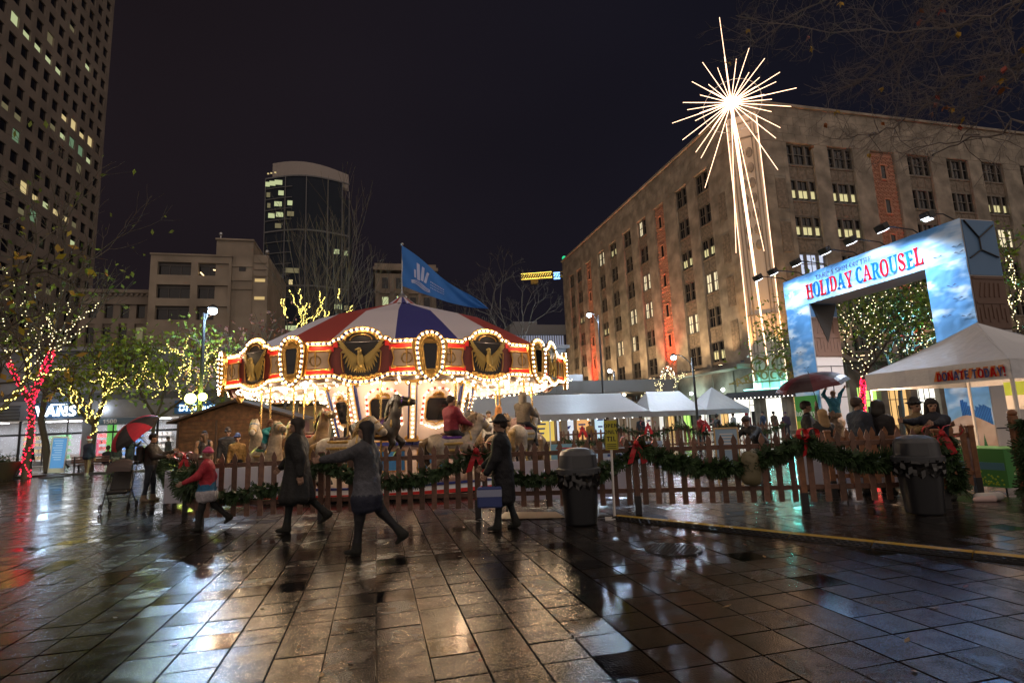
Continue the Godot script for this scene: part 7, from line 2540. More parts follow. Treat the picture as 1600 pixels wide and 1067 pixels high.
	tag(cl, "green cloth with blue bands hanging over the donation table", "tablecloth")
	b = MB.new()
	b.box(Vector3(-0.399, 0.42, 0.35), Vector3(0.006, 0.68, 0.2)); b.box(Vector3(-0.4, 0.45, 0.1), Vector3(0.006, 0.13, 1.6)); b.box(Vector3(0.1, 0.42, 0.923), Vector3(0.18, 0.68, 0.006))
	part(cl, "blue_bands", b.mesh(), mk("cloth_blue", Vector3(0.06, 0.2, 0.3), 0.5))
	b = MB.new()
	for k in 30: b.ball(Vector3(-0.402, 0.12 + 0.3 * rng.randf() * rng.randf(), 0.85 - rng.randf() * 0.5), Vector3(0.004, 0.02, 0.02), 6, 4)
	for k in 3: b.box(Vector3(-0.402, 0.33 - k * 0.06, -0.4), Vector3(0.005, 0.014, 0.7))
	part(cl, "printed_dots", b.mesh(), mk("lime"), Transform3D(), true)
	b = MB.new()
	b.cbox(Vector3(-0.1, 0.79, -0.1), Vector3(0.22, 0.05, 0.3), 0.006)
	cab = part(self, "leaflet_tray", b.mesh(), mk("cardboard"), t.transform)
	tag(cab, "small brown leaflet tray on the green table", "tray")
	# garland-wrapped post at the right edge
	t = thing("gate_post", "wooden gate post wrapped in garland at the right edge", "post", Vector3(8.15, 0, -9.15))
	b = MB.new()
	b.cbox(Vector3(0, 0.68, 0), Vector3(0.1, 1.36, 0.1), 0.006)
	b.ball(Vector3(0, 1.40, 0), Vector3(0.07, 0.06, 0.07))
	part(t, "shaft", b.mesh(), mats["post_wood"])
	garland("garland wound down the gate post at the right edge", [Vector3(8.25, 1.3, -9.05), Vector3(8.22, 0.7, -9.05), Vector3(8.2, 0.15, -9.05)], 700, 0.12)
	b = MB.new()
	put_net(b, net([[Vector3(-0.2, 0.06, 0), Vector3(0.1, 0.08, 0.05), 0.07, 0.06, 0], [Vector3(0.1, 0.05, 0), Vector3(0.25, 0.06, -0.05), 0.06, 0.03, 1], [Vector3(-0.3, 0.03, 0.05), Vector3(-0.05, 0.04, 0.1), 0.04, 0.05, 1]], 0.02, 0.016), [Color(0.5, 0.48, 0.46), Color(0.55, 0.4, 0.38)])
	cab = part(self, "paper_bag", b.mesh(true), vc("sack_cloth"), Transform3D(Basis(), Vector3(7.75, 0, -9.35)))
	tag(cab, "crumpled white bag on the ground by the gate post", "bag")
	cab = part(self, "sand_bag", b.mesh(true), vc("sack_cloth"), Transform3D(Basis().scaled(Vector3(1.4, 1.2, 1.2)), Vector3(-8.6, 0, -14.7)))
	tag(cab, "pale sandbag at the foot of the left side fence", "bag")
	# wooden hut behind the carousel at left
	t = thing("wooden_hut", "brown wooden market hut with a low gable, left of the carousel", "hut", Vector3(-10.9, 0, -22.6), 0.1)
	var wood := mk("hut_wood", Vector3(0.22, 0.11, 0.045), 0.7)
	tri_tex(wood, 0.5, noise_tex(80, 0.015, 512, 0.6, 1.0, 4))
	for k in 15:
		b = MB.new()
		b.cbox(Vector3(0, 0.08 + k * 0.145, 0), Vector3(4.3, 0.14, 0.04), 0.008)
		part(t, "plank", b.mesh(), wood, Transform3D(Basis(), Vector3(0, 0, 1.2 + 0.004 * sin(k * 2.0))))
	b = MB.new()
	b.box(Vector3(0, 1.1, -0.05), Vector3(4.24, 2.2, 2.4))
	part(t, "walls", b.mesh(), mats["maroon_paint"])
	b = MB.new()
	b.prism(PackedVector2Array([Vector2(-2.1, 2.2), Vector2(2.1, 2.2), Vector2(0.0, 2.85)]), -1.2, 1.19)
	part(t, "gable", b.mesh(), wood)
	for s in [-1.0, 1.0]:
		b = MB.new()
		b.prism(PackedVector2Array([Vector2(s * 2.45, 2.12), Vector2(s * 2.42, 2.2), Vector2(s * 0.0, 2.97), Vector2(s * 0.0, 2.88)]), -1.4, 1.45)
		part(t, "roof_slope", b.mesh(), mk("hut_roof", Vector3(0.07, 0.045, 0.03), 0.7))
	for x in [-2.1, -0.7, 0.7, 2.1]:
		b = MB.new()
		b.cbox(Vector3(x, 1.1, 1.25), Vector3(0.07, 2.2, 0.05), 0.005)
		part(t, "batten", b.mesh(), mats["hut_roof"])
	# kerb line, benches, planter and info totem on the left
	b = MB.new()
	b.cbox(Vector3(0, 0.045, 0), Vector3(34, 0.11, 0.3), 0.01)
	struct("kerb", b.mesh(), mk("kerb_stone", Vector3(0.06, 0.055, 0.05), 0.35), Transform3D(Basis(Vector3.UP, GY), Vector3(-19.9, 0, -28.1) - U2 * 6.0))
	for i in 2:
		t = thing("bench", ["dark slatted bench behind the blue info totem", "dark slatted bench right of the visitor in shorts"][i], "bench", [Vector3(-21.6, 0, -28.9), Vector3(-18.3, 0, -29.5)][i], GY, "benches by the shops")
		for k in 5:
			b = MB.new()
			b.cbox(Vector3(0, 0.45, -0.2 + k * 0.1), Vector3(2.2, 0.03, 0.08), 0.006)
			part(t, "slat", b.mesh(), mats["fence_wood"])
		for k in 3:
			b = MB.new()
			b.cbox(Vector3(0, 0.6 + k * 0.11, 0.27), Vector3(2.2, 0.085, 0.03), 0.006)
			part(t, "back_slat", b.mesh(), mats["fence_wood"])
		for s in [-1.0, 1.0]:
			b = MB.new()
			b.bar(Vector3(s * 0.95, 0, -0.2), Vector3(s * 0.95, 0.43, -0.16), 0.06, 0.06); b.bar(Vector3(s * 0.95, 0, 0.27), Vector3(s * 0.95, 0.88, 0.3), 0.06, 0.05); b.bar(Vector3(s * 0.95, 0.42, -0.22), Vector3(s * 0.95, 0.42, 0.27), 0.05, 0.05)
			part(t, "leg_frame", b.mesh(), mats["dark_metal"])
	t = thing("info_totem", "leaning tall blue information board on a dark round foot", "sign board", Vector3(-21.9, 0, -26.6), 0.55)
	b = MB.new()
	b.lathe([Vector2(0.62, 0.0), Vector2(0.6, 0.05), Vector2(0.3, 0.09), Vector2(0.0, 0.1)], 20)
	part(t, "foot", b.mesh(), mats["dark_metal"])
	var lean := Transform3D(Basis(Vector3(0, 0, 1), -0.05), Vector3(0, 0.1, 0))
	b = MB.new()
	b.cbox(Vector3(0, 0.95, 0), Vector3(0.62, 1.7, 0.08), 0.015)
	part(t, "frame", b.mesh(), mats["white_paint"], lean)
	b = MB.new()
	b.box(Vector3(0, 1.02, 0.045), Vector3(0.52, 1.4, 0.012))
	var sc := part(t, "lit_panel", b.mesh(), glow_pane("totem_blue", Vector3(0.12, 0.36, 0.75), 0.6), lean)
	b = MB.new()
	for k in 9: b.box(Vector3(-0.05 + 0.02 * (k % 3), 1.6 - k * 0.11, 0.053), Vector3(0.36 - 0.05 * (k % 3), 0.03, 0.004))
	part(sc, "printed_lines", b.mesh(), glow_pane("totem_pale", Vector3(0.5, 0.7, 0.9), 0.6))
	t = thing("planter", "large dark bowl planter with low shrubs at the left edge", "planter", Vector3(-24.2, 0, -26.0))
	b = MB.new()
	b.lathe([Vector2(0.0, 0.0), Vector2(0.62, 0.0), Vector2(1.0, 0.72), Vector2(1.06, 0.8), Vector2(0.98, 0.82), Vector2(0.9, 0.74), Vector2(0.0, 0.72)], 28)
	part(t, "bowl", b.mesh(), mk("planter_brown", Vector3(0.06, 0.045, 0.035), 0.4))
	b = MB.new()
	for k in 500:
		var p := Vector3(rng.randfn() * 0.4, 0.75 + absf(rng.randfn()) * 0.22, rng.randfn() * 0.4)
		var u := Vector3(rng.randfn(), rng.randfn(), rng.randfn()).normalized()
		b.quad(p - u * 0.07, p + u.cross(Vector3.UP) * 0.05, p + u * 0.08, p - u.cross(Vector3.UP) * 0.05)
	part(t, "shrub", b.mesh(), mk("shrub_green", Vector3(0.03, 0.05, 0.02), 0.7), Transform3D(), true)
	# white railing by the store and green banner on the arch's far pillar
	t = thing("white_railing", "short white slatted railing by the far fence", "railing", Vector3(8.0, 0, -20.6), 0.2)
	for k in 12:
		b = MB.new()
		b.tube([Vector3(-0.9 + k * 0.16, 0, 0), Vector3(-0.9 + k * 0.16, 1.0, 0)], [0.022], 6)
		part(t, "bar", b.mesh(), mats["white_paint"])
	b = MB.new()
	b.cbox(Vector3(0, 1.0, 0), Vector3(1.95, 0.06, 0.06), 0.008)
	part(t, "top_rail", b.mesh(), mats["white_paint"])
	t = thing("green_banner", "tall green holiday banner at the foot of the far arch pillar", "banner", Vector3(12.70, 0, -14.79) + U1 * 6.4 - U2 * 0.14, GY)
	b = MB.new()
	b.box(Vector3(0, 1.35, 0), Vector3(0.02, 1.7, 1.12))
	var gb := part(t, "sheet", b.mesh(), mk("banner_green", Vector3(0.07, 0.33, 0.06), 0.5))
	part(gb, "lettering", text_mesh("holidays", 0.2, 0.006, "Droid Serif", true), mats["white_paint"], Transform3D(Basis(Vector3(0, 0, 1), Vector3.UP, Vector3(-1, 0, 0)), Vector3(-0.016, 1.55, 0)))
	b = MB.new()
	b.box(Vector3(-0.012, 0.95, 0), Vector3(0.008, 0.62, 1.1))
	part(gb, "pale_field", b.mesh(), mk("lime"))
	b = MB.new()
	b.cbox(Vector3(0, 0.25, 0), Vector3(0.12, 0.5, 0.3), 0.01)
	part(t, "stand", b.mesh(), mats["dark_metal"])
# ---- people ----
var nets_made := {}
func head_net() -> Dictionary:
	if nets_made.has("head"): return nets_made.head
	var B := []
	B.append([Vector3(0, 0.150, -0.012), Vector3(0, 0.155, -0.02), 0.082, 0.08, 0])
	B.append([Vector3(0, 0.13, -0.035), Vector3(0, 0.14, -0.04), 0.074, 0.07, 0])
	B.append([Vector3(0, 0.11, 0.02), Vector3(0, 0.055, 0.038), 0.066, 0.046, 0])
	B.append([Vector3(0, 0.05, 0.04), Vector3(0, 0.03, 0.055), 0.042, 0.026, 0])
	B.append([Vector3(0, 0.115, 0.082), Vector3(0, 0.082, 0.098), 0.009, 0.013, 0])
	B.append([Vector3(-0.032, 0.128, 0.068), Vector3(0.032, 0.128, 0.068), 0.014, 0.014, 0])
	B.append([Vector3(-0.018, 0.056, 0.08), Vector3(0.018, 0.056, 0.08), 0.0075, 0.0075, 5])
	B.append([Vector3(0, -0.09, -0.016), Vector3(0, 0.05, -0.012), 0.054, 0.05, 0])
	for s in [-1.0, 1.0]:
		B.append([Vector3(s * 0.031, 0.111, 0.076), Vector3(s * 0.033, 0.111, 0.076), 0.0095, 0.0095, 4])
		B.append([Vector3(s * 0.079, 0.118, -0.008), Vector3(s * 0.077, 0.09, -0.004), 0.016, 0.011, 0])
	nets_made.head = net(B, 0.0085, 0.008)
	return nets_made.head

func hair_net(style: String) -> Dictionary:
	if nets_made.has(style): return nets_made[style]
	var B := []
	if style in ["short", "long", "hat", "cap"]:
		B.append([Vector3(0, 0.165, -0.03), Vector3(0, 0.168, 0.02), 0.084, 0.075, 0]); B.append([Vector3(0, 0.12, -0.06), Vector3(0, 0.15, -0.05), 0.07, 0.08, 0])
		for s in [-1.0, 1.0]: B.append([Vector3(s * 0.06, 0.15, 0.0), Vector3(s * 0.068, 0.105, -0.03), 0.032, 0.025, 0])
	if style == "long":
		for s in [-1.0, -0.4, 0.4, 1.0]: B.append([Vector3(s * 0.062, 0.13, -0.06 + absf(s) * 0.03), Vector3(s * 0.085, -0.12, -0.075 + absf(s) * 0.02), 0.05, 0.046, 0]); B.append([Vector3(s * 0.085, -0.12, -0.075 + absf(s) * 0.02), Vector3(s * 0.07, -0.26, -0.09), 0.046, 0.02, 0])
	if style == "hood":
		B.append([Vector3(0, 0.15, -0.04), Vector3(0, 0.16, 0.01), 0.105, 0.10, 0]); B.append([Vector3(0, 0.08, -0.06), Vector3(0, 0.0, -0.06), 0.09, 0.10, 0])
		for s in [-1.0, 1.0]: B.append([Vector3(s * 0.08, 0.14, 0.02), Vector3(s * 0.07, 0.02, 0.02), 0.035, 0.045, 0])
	if style in ["beanie", "santa"]:
		B.append([Vector3(0, 0.175, -0.02), Vector3(0, 0.19, -0.015), 0.09, 0.082, 0])
		for k in 12:
			var a := TAU * k / 12.0
			B.append([Vector3(sin(a) * 0.078, 0.158 + 0.008 * cos(a), cos(a) * 0.085 - 0.012), Vector3(sin(a + 0.52) * 0.078, 0.158 + 0.008 * cos(a + 0.52), cos(a + 0.52) * 0.085 - 0.012), 0.022, 0.022, 1])
	if style == "santa":
		B.append([Vector3(0, 0.22, -0.02), Vector3(0.06, 0.30, -0.04), 0.07, 0.035, 0]); B.append([Vector3(0.06, 0.30, -0.04), Vector3(0.12, 0.22, -0.05), 0.035, 0.02, 0]); B.append([Vector3(0.125, 0.2, -0.05), Vector3(0.125, 0.2, -0.05), 0.032, 0.032, 1])
	if style in ["hat", "cap"]:
		B.append([Vector3(0, 0.20, -0.015), Vector3(0, 0.225, -0.015), 0.088, 0.078, 1])
		var n := 14 if style == "hat" else 5
		for k in n:
			var a := TAU * k / 14.0 if style == "hat" else (k - 2) * 0.35
			B.append([Vector3(sin(a) * 0.06, 0.185, cos(a) * 0.07), Vector3(sin(a) * 0.15, 0.172, cos(a) * (0.16 if style == "hat" else 0.15)), 0.018, 0.012, 1])
	nets_made[style] = net(B, 0.012, 0.01)
	return nets_made[style]

func hand_net(sd: float) -> Dictionary:
	var key := "hand%d" % int(sd)
	if nets_made.has(key): return nets_made[key]
	var B := []
	for q in 4:
		var z := -0.028 + q * 0.019
		var l: float = [0.030, 0.038, 0.042, 0.038][q]
		B.append([Vector3(0, -0.015, z * 0.6), Vector3(0, -0.085, z), 0.016, 0.012, 0])
		var a := Vector3(0, -0.088, z * 1.1)
		var b := a + Vector3(-sd * 0.006, -l, z * 0.1)
		B.append([a, b, 0.0095, 0.0085, 0]); B.append([b, b + Vector3(-sd * 0.018, -l * 0.75, 0), 0.0085, 0.007, 0])
	B.append([Vector3(-sd * 0.005, -0.03, 0.02), Vector3(-sd * 0.02, -0.06, 0.052), 0.013, 0.010, 0]); B.append([Vector3(-sd * 0.02, -0.06, 0.052), Vector3(-sd * 0.026, -0.088, 0.054), 0.010, 0.008, 0])
	nets_made[key] = net(B, 0.007, 0.005)
	return nets_made[key]

func cloth_mat() -> StandardMaterial3D:
	if not mats.has("cloth_and_skin"): tri_tex(vc("cloth_and_skin", 0.75), 2.2, noise_tex(90, 0.03, 256, 0.7, 1.0, 3), noise_tex(91, 0.018, 256, 0, 1, 3), 1.1)
	return mats["cloth_and_skin"]

func person(label: String, at: Vector3, yaw: float, o := {}) -> Node3D:
	var d := {"h": 1.72, "legs": [6, 4, -4, 4], "legout": 3.0, "arms": [4, 9, 12, 4, 9, 12], "lean": 2.0, "head": [0, 0], "top": Vector3(0.03, 0.03, 0.035), "bottom": Vector3(0.02, 0.022, 0.03), "shoe": Vector3(0.015, 0.012, 0.01), "skin": Vector3(0.42, 0.25, 0.17), "hair": "short", "hairc": Vector3(0.02, 0.014, 0.01), "hatc": Vector3(0.02, 0.02, 0.022), "coat": 0.0, "bulk": 0.014, "cell": 0.024, "sit": -1.0, "sleeve": null, "skirt": null, "hem": null, "flare": 0.03}
	d.merge(o, true)
	var up := Vector3(0, cos(deg_to_rad(d.lean)), sin(deg_to_rad(d.lean)))
	var dirs := []
	var drop := 0.0
	for e in 2:
		var sd := 1.0 if e == 0 else -1.0
		var a := deg_to_rad(d.legs[e * 2])
		var k := deg_to_rad(d.legs[e * 2 + 1])
		var ou: float = deg_to_rad(d.legout) * sd
		var th := Vector3(sin(ou) * cos(a), -cos(a) * cos(ou), sin(a))
		var sh := Vector3(sin(ou) * cos(a - k) * 0.5, -cos(a - k), sin(a - k)).normalized()
		dirs.append([th, sh])
		drop = maxf(drop, -(th.y * 0.41 + sh.y * 0.40) + 0.125)
	var py: float = drop if d.sit < 0 else d.sit
	var P := Vector3(0, py, 0)
	var W := P + up * 0.17
	var C := P + up * 0.36
	var N := P + up * 0.50
	var bk: float = d.bulk
	var B := []
	var lo := 2 if d.coat <= 0.0 else 1
	B.append([P + Vector3(-0.065, -0.02, 0), P + Vector3(0.065, -0.02, 0), 0.118, 0.118, lo])
	for sd in [1.0, -1.0]:
		var x := Vector3(sd, 0, 0)
		B.append([P + x * 0.055 + up * 0.06, W + x * 0.05, 0.108 + bk, 0.10 + bk, 1]); B.append([W + x * 0.05, C + x * 0.085, 0.10 + bk, 0.108 + bk, 1]); B.append([C + x * 0.08, N + x * 0.05 - up * 0.04, 0.105 + bk, 0.065 + bk, 1])
		B.append([N + x * 0.06 - up * 0.03, N + x * 0.165 - up * 0.055, 0.062 + bk, 0.058 + bk, 1])
	B.append([N - up * 0.01, N + up * 0.05, 0.066 + bk, 0.058, 1])
	if d.coat > 0.0:
		for k in 8:
			var a := TAU * k / 8.0
			var v := Vector3(sin(a) * 1.25, 0, cos(a) * 0.9)
			B.append([P + v * 0.08 + up * 0.03, P + v * (0.09 + d.flare) - Vector3(0, d.coat, 0), 0.062 + bk, 0.045 + bk, 1 if d.skirt == null else 7])
			if d.hem != null: B.append([P + v * (0.088 + d.flare) - Vector3(0, d.coat * 0.95, 0), P + v * (0.09 + d.flare) - Vector3(0, d.coat + 0.1, 0), 0.05 + bk, 0.045 + bk, 8])
	var hands := []
	for e in 2:
		var sd := 1.0 if e == 0 else -1.0
		var hip := P + Vector3(sd * 0.09, -0.04, 0)
		var kn: Vector3 = hip + dirs[e][0] * 0.41
		var an: Vector3 = kn + dirs[e][1] * 0.40
		B.append([hip, kn, 0.092, 0.064, 2]); B.append([kn, an, 0.064, 0.044, 2])
		var ft: float = deg_to_rad(d.legs[e * 2] - d.legs[e * 2 + 1])
		var fd := Vector3(0, sin(ft) * 0.75, cos(ft)).normalized()
		var dn: Vector3 = dirs[e][1]
		B.append([an - dn * 0.06, an + dn * 0.03, 0.05, 0.046, 3]); B.append([an + dn * 0.045 - fd * 0.03, an + dn * 0.055 + fd * 0.13, 0.042, 0.034, 3])
		var p := deg_to_rad(d.arms[e * 3])
		var ou: float = deg_to_rad(d.arms[e * 3 + 1])
		var bd: float = deg_to_rad(d.arms[e * 3 + 2])
		var S := N + Vector3(sd * 0.175, 0, 0) - up * 0.055
		var ua := Vector3(sin(ou) * sd, -cos(p) * cos(ou), sin(p) * cos(ou))
		var fa := Vector3(sin(ou) * sd * (0.2 if bd > 0.6 else 0.8), -cos(p + bd), sin(p + bd)).normalized()
		var E := S + ua * 0.28
		var wr := E + fa * 0.25
		var sl := 1 if d.sleeve == null else 6
		B.append([S, E, 0.060 + bk, 0.048 + bk * 0.8, sl]); B.append([E, wr, 0.048 + bk * 0.8, 0.036 + bk * 0.5, sl])
		hands.append([wr, fa, sd])
	var C3 := func(v) -> Color: return Color(v.x, v.y, v.z)
	var skin: Color = C3.call(d.skin)
	var pal := [skin, C3.call(d.top), C3.call(d.bottom), C3.call(d.shoe), Color(0.015, 0.01, 0.008), C3.call(d.skin * Vector3(0.75, 0.45, 0.42)), C3.call(d.sleeve if d.sleeve != null else d.top), C3.call(d.skirt if d.skirt != null else d.top), C3.call(d.hem if d.hem != null else d.top)]
	var b := MB.new()
	put_net(b, net(B, d.cell, 0.020), pal)
	var HB := Basis.from_euler(Vector3(deg_to_rad(d.head[1] + d.lean * 0.5), deg_to_rad(d.head[0]), 0))
	var HX := Transform3D(HB, N + up * 0.085)
	put_net(b, head_net(), pal, HX)
	for q in hands:
		var Y: Vector3 = -q[1]
		var X := Vector3(1, 0, 0)
		X = (X - Y * X.dot(Y)).normalized() if absf(Y.x) < 0.9 else Vector3(0, 0, 1)
		put_net(b, hand_net(q[2]), pal, Transform3D(Basis(X, Y, X.cross(Y)), q[0]))
	var t := thing("person", label, "person", at, deg_to_rad(yaw))
	t.scale = Vector3.ONE * (d.h / 1.75)
	part(t, "body", b.mesh(true), cloth_mat())
	if d.hair != "none":
		b = MB.new()
		put_net(b, hair_net(d.hair), [C3.call(d.hairc if d.hair in ["short", "long", "hat", "cap"] else d.hatc), C3.call(d.hatc if d.hair != "santa" else Vector3(0.7, 0.68, 0.66))])
		part(t, "hair" if d.hair in ["short", "long"] else ("hood" if d.hair == "hood" else "hat"), b.mesh(true), vc("hair_and_hat", 0.7), HX)
	return t

func umbrella(label: String, at: Vector3, axis: Vector3, r: float, depth: float, c0: Vector3, c1: Vector3, shaft: float) -> void:
	var z := axis.normalized()
	var x := z.cross(Vector3(0.3, 0, 1)).normalized()
	var t := thing("umbrella", label, "umbrella")
	t.transform = Transform3D(Basis(x, z, x.cross(z)), at)
	for k in 8:
		var b := MB.new()
		var R := 6
		for i in R:
			for j in 4:
				var Q := func(ri: int, ji: int) -> Vector3:
					var f := ri / float(R)
					var a := TAU * (k + ji / 4.0) / 8.0
					var sg := 1.0 - 0.06 * f * sin(PI * ji / 4.0)
					return Vector3(sin(a) * r * sin(f * 1.35) / sin(1.35) * sg, -depth * (1.0 - cos(f * 1.35)) / (1.0 - cos(1.35)) + 0.02 * f * sin(PI * ji / 4.0), cos(a) * r * sin(f * 1.35) / sin(1.35) * sg)
				b.quad(Q.call(i + 1, j), Q.call(i + 1, j + 1), Q.call(i, j + 1), Q.call(i, j))
				var e := Vector3(0, -0.004, 0)
				b.quad(Q.call(i, j) + e, Q.call(i, j + 1) + e, Q.call(i + 1, j + 1) + e, Q.call(i + 1, j) + e)
		var cc: Vector3 = c0 if k % 2 == 0 else c1
		part(t, "panel", b.mesh(), mk("umbrella_%.2f_%.2f" % [cc.x, cc.y], cc, 0.45))
		b = MB.new()
		var a2 := TAU * k / 8.0
		b.tube([Vector3(0, -0.08, 0), Vector3(sin(a2) * r * 0.6, -depth * 0.42, cos(a2) * r * 0.6), Vector3(sin(a2) * r, -depth, cos(a2) * r)], [0.004], 4)
		part(t, "rib", b.mesh(), mats["dark_metal"])
	var s := MB.new()
	s.tube([Vector3(0, 0.06, 0), Vector3(0, -shaft, 0)], [0.008], 6)
	s.tube([Vector3(0, -shaft + 0.12, 0), Vector3(0, -shaft, 0), Vector3(0.03, -shaft - 0.04, 0), Vector3(0.06, -shaft, 0)], [0.014], 6)
	part(t, "shaft", s.mesh(), mats["dark_metal"])

func horse_seat(ring: int, i: int) -> Array:
	var a: float = deg_to_rad([27.5, -1.0][ring] + i * 36.0)
	var r: float = [4.1, 3.15][ring]
	var y: float = 1.13 + 0.16 * sin(i * 2.1 + ring * 1.3)
	return [Vector3(-3.45 + sin(a) * r, 0, -17.1 + cos(a) * r), rad_to_deg(a) + 90.0, y]

func people() -> void:
	var walk := [10, 4, -20, 26]
	var near := 0.019
	person("walker in grey cardigan with long dark hair, arm stretched forward", Vector3(-1.95, 0, -7.3), -96, {"h": 1.66, "legs": [8, 2, -24, 20], "arms": [72, 6, 12, -15, 14, 20], "top": Vector3(0.075, 0.078, 0.09), "bottom": Vector3(0.014, 0.014, 0.018), "hair": "long", "hairc": Vector3(0.012, 0.009, 0.008), "coat": 0.22, "skirt": Vector3(0.11, 0.115, 0.14), "hem": Vector3(0.018, 0.02, 0.045), "bulk": 0.03, "cell": near, "flare": 0.05})
	person("tall walker in flared black coat left of the middle fence post", Vector3(-3.58, 0, -9.15), -82, {"h": 1.80, "legs": walk, "arms": [-25, 16, 20, 28, 18, 20], "top": Vector3(0.009, 0.008, 0.008), "bottom": Vector3(0.006, 0.01, 0.011), "hair": "long", "hairc": Vector3(0.02, 0.014, 0.01), "coat": 0.42, "bulk": 0.05, "flare": 0.12, "cell": near})
	person("walker in black hat and long black coat carrying a blue bag", Vector3(-0.22, 0, -8.55), -94, {"h": 1.66, "legs": [8, 2, -8, 8], "arms": [16, 8, 18, 24, 8, 30], "top": Vector3(0.007, 0.007, 0.008), "bottom": Vector3(0.006, 0.01, 0.012), "hair": "hat", "hatc": Vector3(0.012, 0.012, 0.013), "coat": 0.46, "bulk": 0.04, "flare": 0.03, "cell": near})
	person("child in pink hat, red top, blue tunic and white skirt", Vector3(-5.3, 0, -9.62), -70, {"h": 1.36, "legs": walk, "arms": [35, 14, 30, -20, 14, 20], "top": Vector3(0.50, 0.03, 0.05), "sleeve": Vector3(0.5, 0.03, 0.05), "bottom": Vector3(0.012, 0.012, 0.014), "hair": "beanie", "hatc": Vector3(0.5, 0.06, 0.15), "coat": 0.16, "skirt": Vector3(0.02, 0.17, 0.34), "hem": Vector3(0.55, 0.52, 0.55), "bulk": 0.03, "flare": 0.06, "cell": near})
	var bg := thing("shopping_bag", "blue and white shopping bag held by the walker in black", "bag", Vector3(-0.42, 0.34, -8.36), -0.1)
	var b := MB.new()
	b.cbox(Vector3(0, 0.16, 0), Vector3(0.36, 0.3, 0.12), 0.02)
	part(bg, "bag_body", b.mesh(), mk("bag_blue", Vector3(0.03, 0.05, 0.18), 0.5))
	b = MB.new()
	b.box(Vector3(0, 0.22, 0.0), Vector3(0.365, 0.1, 0.125))
	part(bg, "pale_band", b.mesh(), mk("bag_pale", Vector3(0.25, 0.28, 0.4), 0.5))
	b = MB.new()
	for z in [-0.04, 0.04]: b.tube([Vector3(-0.1, 0.31, z), Vector3(-0.05, 0.46, z * 0.5), Vector3(0.05, 0.46, z * 0.5), Vector3(0.1, 0.31, z)], [0.006], 5)
	part(bg, "handle", b.mesh(), mats["black"])
	# left: umbrella holder with stroller
	person("man in dark leather jacket and jeans holding the red and black umbrella", Vector3(-9.45, 0, -14.46), 105, {"h": 1.70, "top": Vector3(0.03, 0.022, 0.018), "bottom": Vector3(0.025, 0.032, 0.055), "shoe": Vector3(0.3, 0.22, 0.16), "arms": [40, 12, 70, 30, 10, 60], "bulk": 0.03, "head": [0, 8], "cell": near})
	bg = thing("backpack", "black backpack on the umbrella holder's back", "backpack", Vector3(-9.45, 0, -14.46), deg_to_rad(105))
	b = MB.new()
	b.cbox(Vector3(0, 1.18, -0.23), Vector3(0.3, 0.46, 0.17), 0.05)
	part(bg, "pack", b.mesh(), mats["black"])
	b = MB.new()
	b.cbox(Vector3(0, 1.08, -0.335), Vector3(0.22, 0.2, 0.06), 0.02)
	part(bg, "pocket", b.mesh(), mats["black"])
	umbrella("red and black panelled umbrella over the man with backpack", Vector3(-9.82, 1.95, -14.0), Vector3(-0.42, 0.7, 0.5), 0.66, 0.34, Vector3(0.48, 0.012, 0.03), Vector3(0.02, 0.016, 0.016), 0.85)
	var st := thing("stroller", "black folding stroller with hood beside the umbrella holder", "stroller", Vector3(-8.97, 0, -12.7), 0.35)
	b = MB.new()
	for s in [-1.0, 1.0]:
		b.tube([Vector3(s * 0.24, 0.1, 0.28), Vector3(s * 0.24, 0.55, 0.02), Vector3(s * 0.23, 1.0, -0.34), Vector3(s * 0.21, 1.05, -0.44)], [0.013], 6)
		b.tube([Vector3(s * 0.26, 0.1, -0.3), Vector3(s * 0.24, 0.5, 0.1)], [0.013], 6)
	b.tube([Vector3(-0.21, 1.05, -0.44), Vector3(0.21, 1.05, -0.44)], [0.017], 6); b.tube([Vector3(-0.24, 0.3, 0.17), Vector3(0.24, 0.3, 0.17)], [0.012], 6)
	part(st, "frame", b.mesh(), mats["dark_metal"])
	b = MB.new()
	b.cbox(Vector3(0, 0.42, 0.08), Vector3(0.4, 0.08, 0.36), 0.03); b.cbox(Vector3(0, 0.66, -0.14), Vector3(0.4, 0.5, 0.07), 0.025, Basis(Vector3.RIGHT, -0.45))
	part(st, "seat", b.mesh(), mats["black"])
	b = MB.new()
	for k in 7:
		var a0 := -0.9 + k * 0.33
		var a1 := a0 + 0.33
		for j in 8:
			var q0 := -1.0 + j * 0.25
			var q1 := q0 + 0.25
			var H := func(a: float, q: float) -> Vector3: return Vector3(q * 0.235, 0.82 + cos(a) * 0.32 * (1.0 - 0.25 * q * q), -0.12 + sin(a) * 0.33)
			b.quad(H.call(a1, q0), H.call(a1, q1), H.call(a0, q1), H.call(a0, q0))
	part(st, "hood", b.mesh(), mk("hood_brown", Vector3(0.045, 0.03, 0.028), 0.6))
	for s in [-1.0, 1.0]:
		for z in [0.3, -0.32]:
			b = MB.new()
			var rg := []
			for k in 15: rg.append(Vector3(s * 0.26, 0.095 + cos(TAU * k / 14.0) * 0.08, z + sin(TAU * k / 14.0) * 0.08))
			b.tube(rg, [0.016], 6); b.tube([Vector3(s * 0.25, 0.095, z), Vector3(s * 0.27, 0.095, z)], [0.02], 6)
			part(st, "wheel", b.mesh(), mats["black"])
	# far left by the shops
	person("dark figure walking past the planter at far left", Vector3(-24.0, 0, -27.4), 80, {"legs": walk, "cell": 0.035, "coat": 0.2, "top": Vector3(0.014, 0.014, 0.016)})
	person("seated visitor in black with cap on the bench behind the totem", Vector3(-21.2, 0, -28.95), 194, {"sit": 0.53, "legs": [85, 85, 85, 85], "cell": 0.035, "hair": "cap", "top": Vector3(0.012, 0.012, 0.014)})
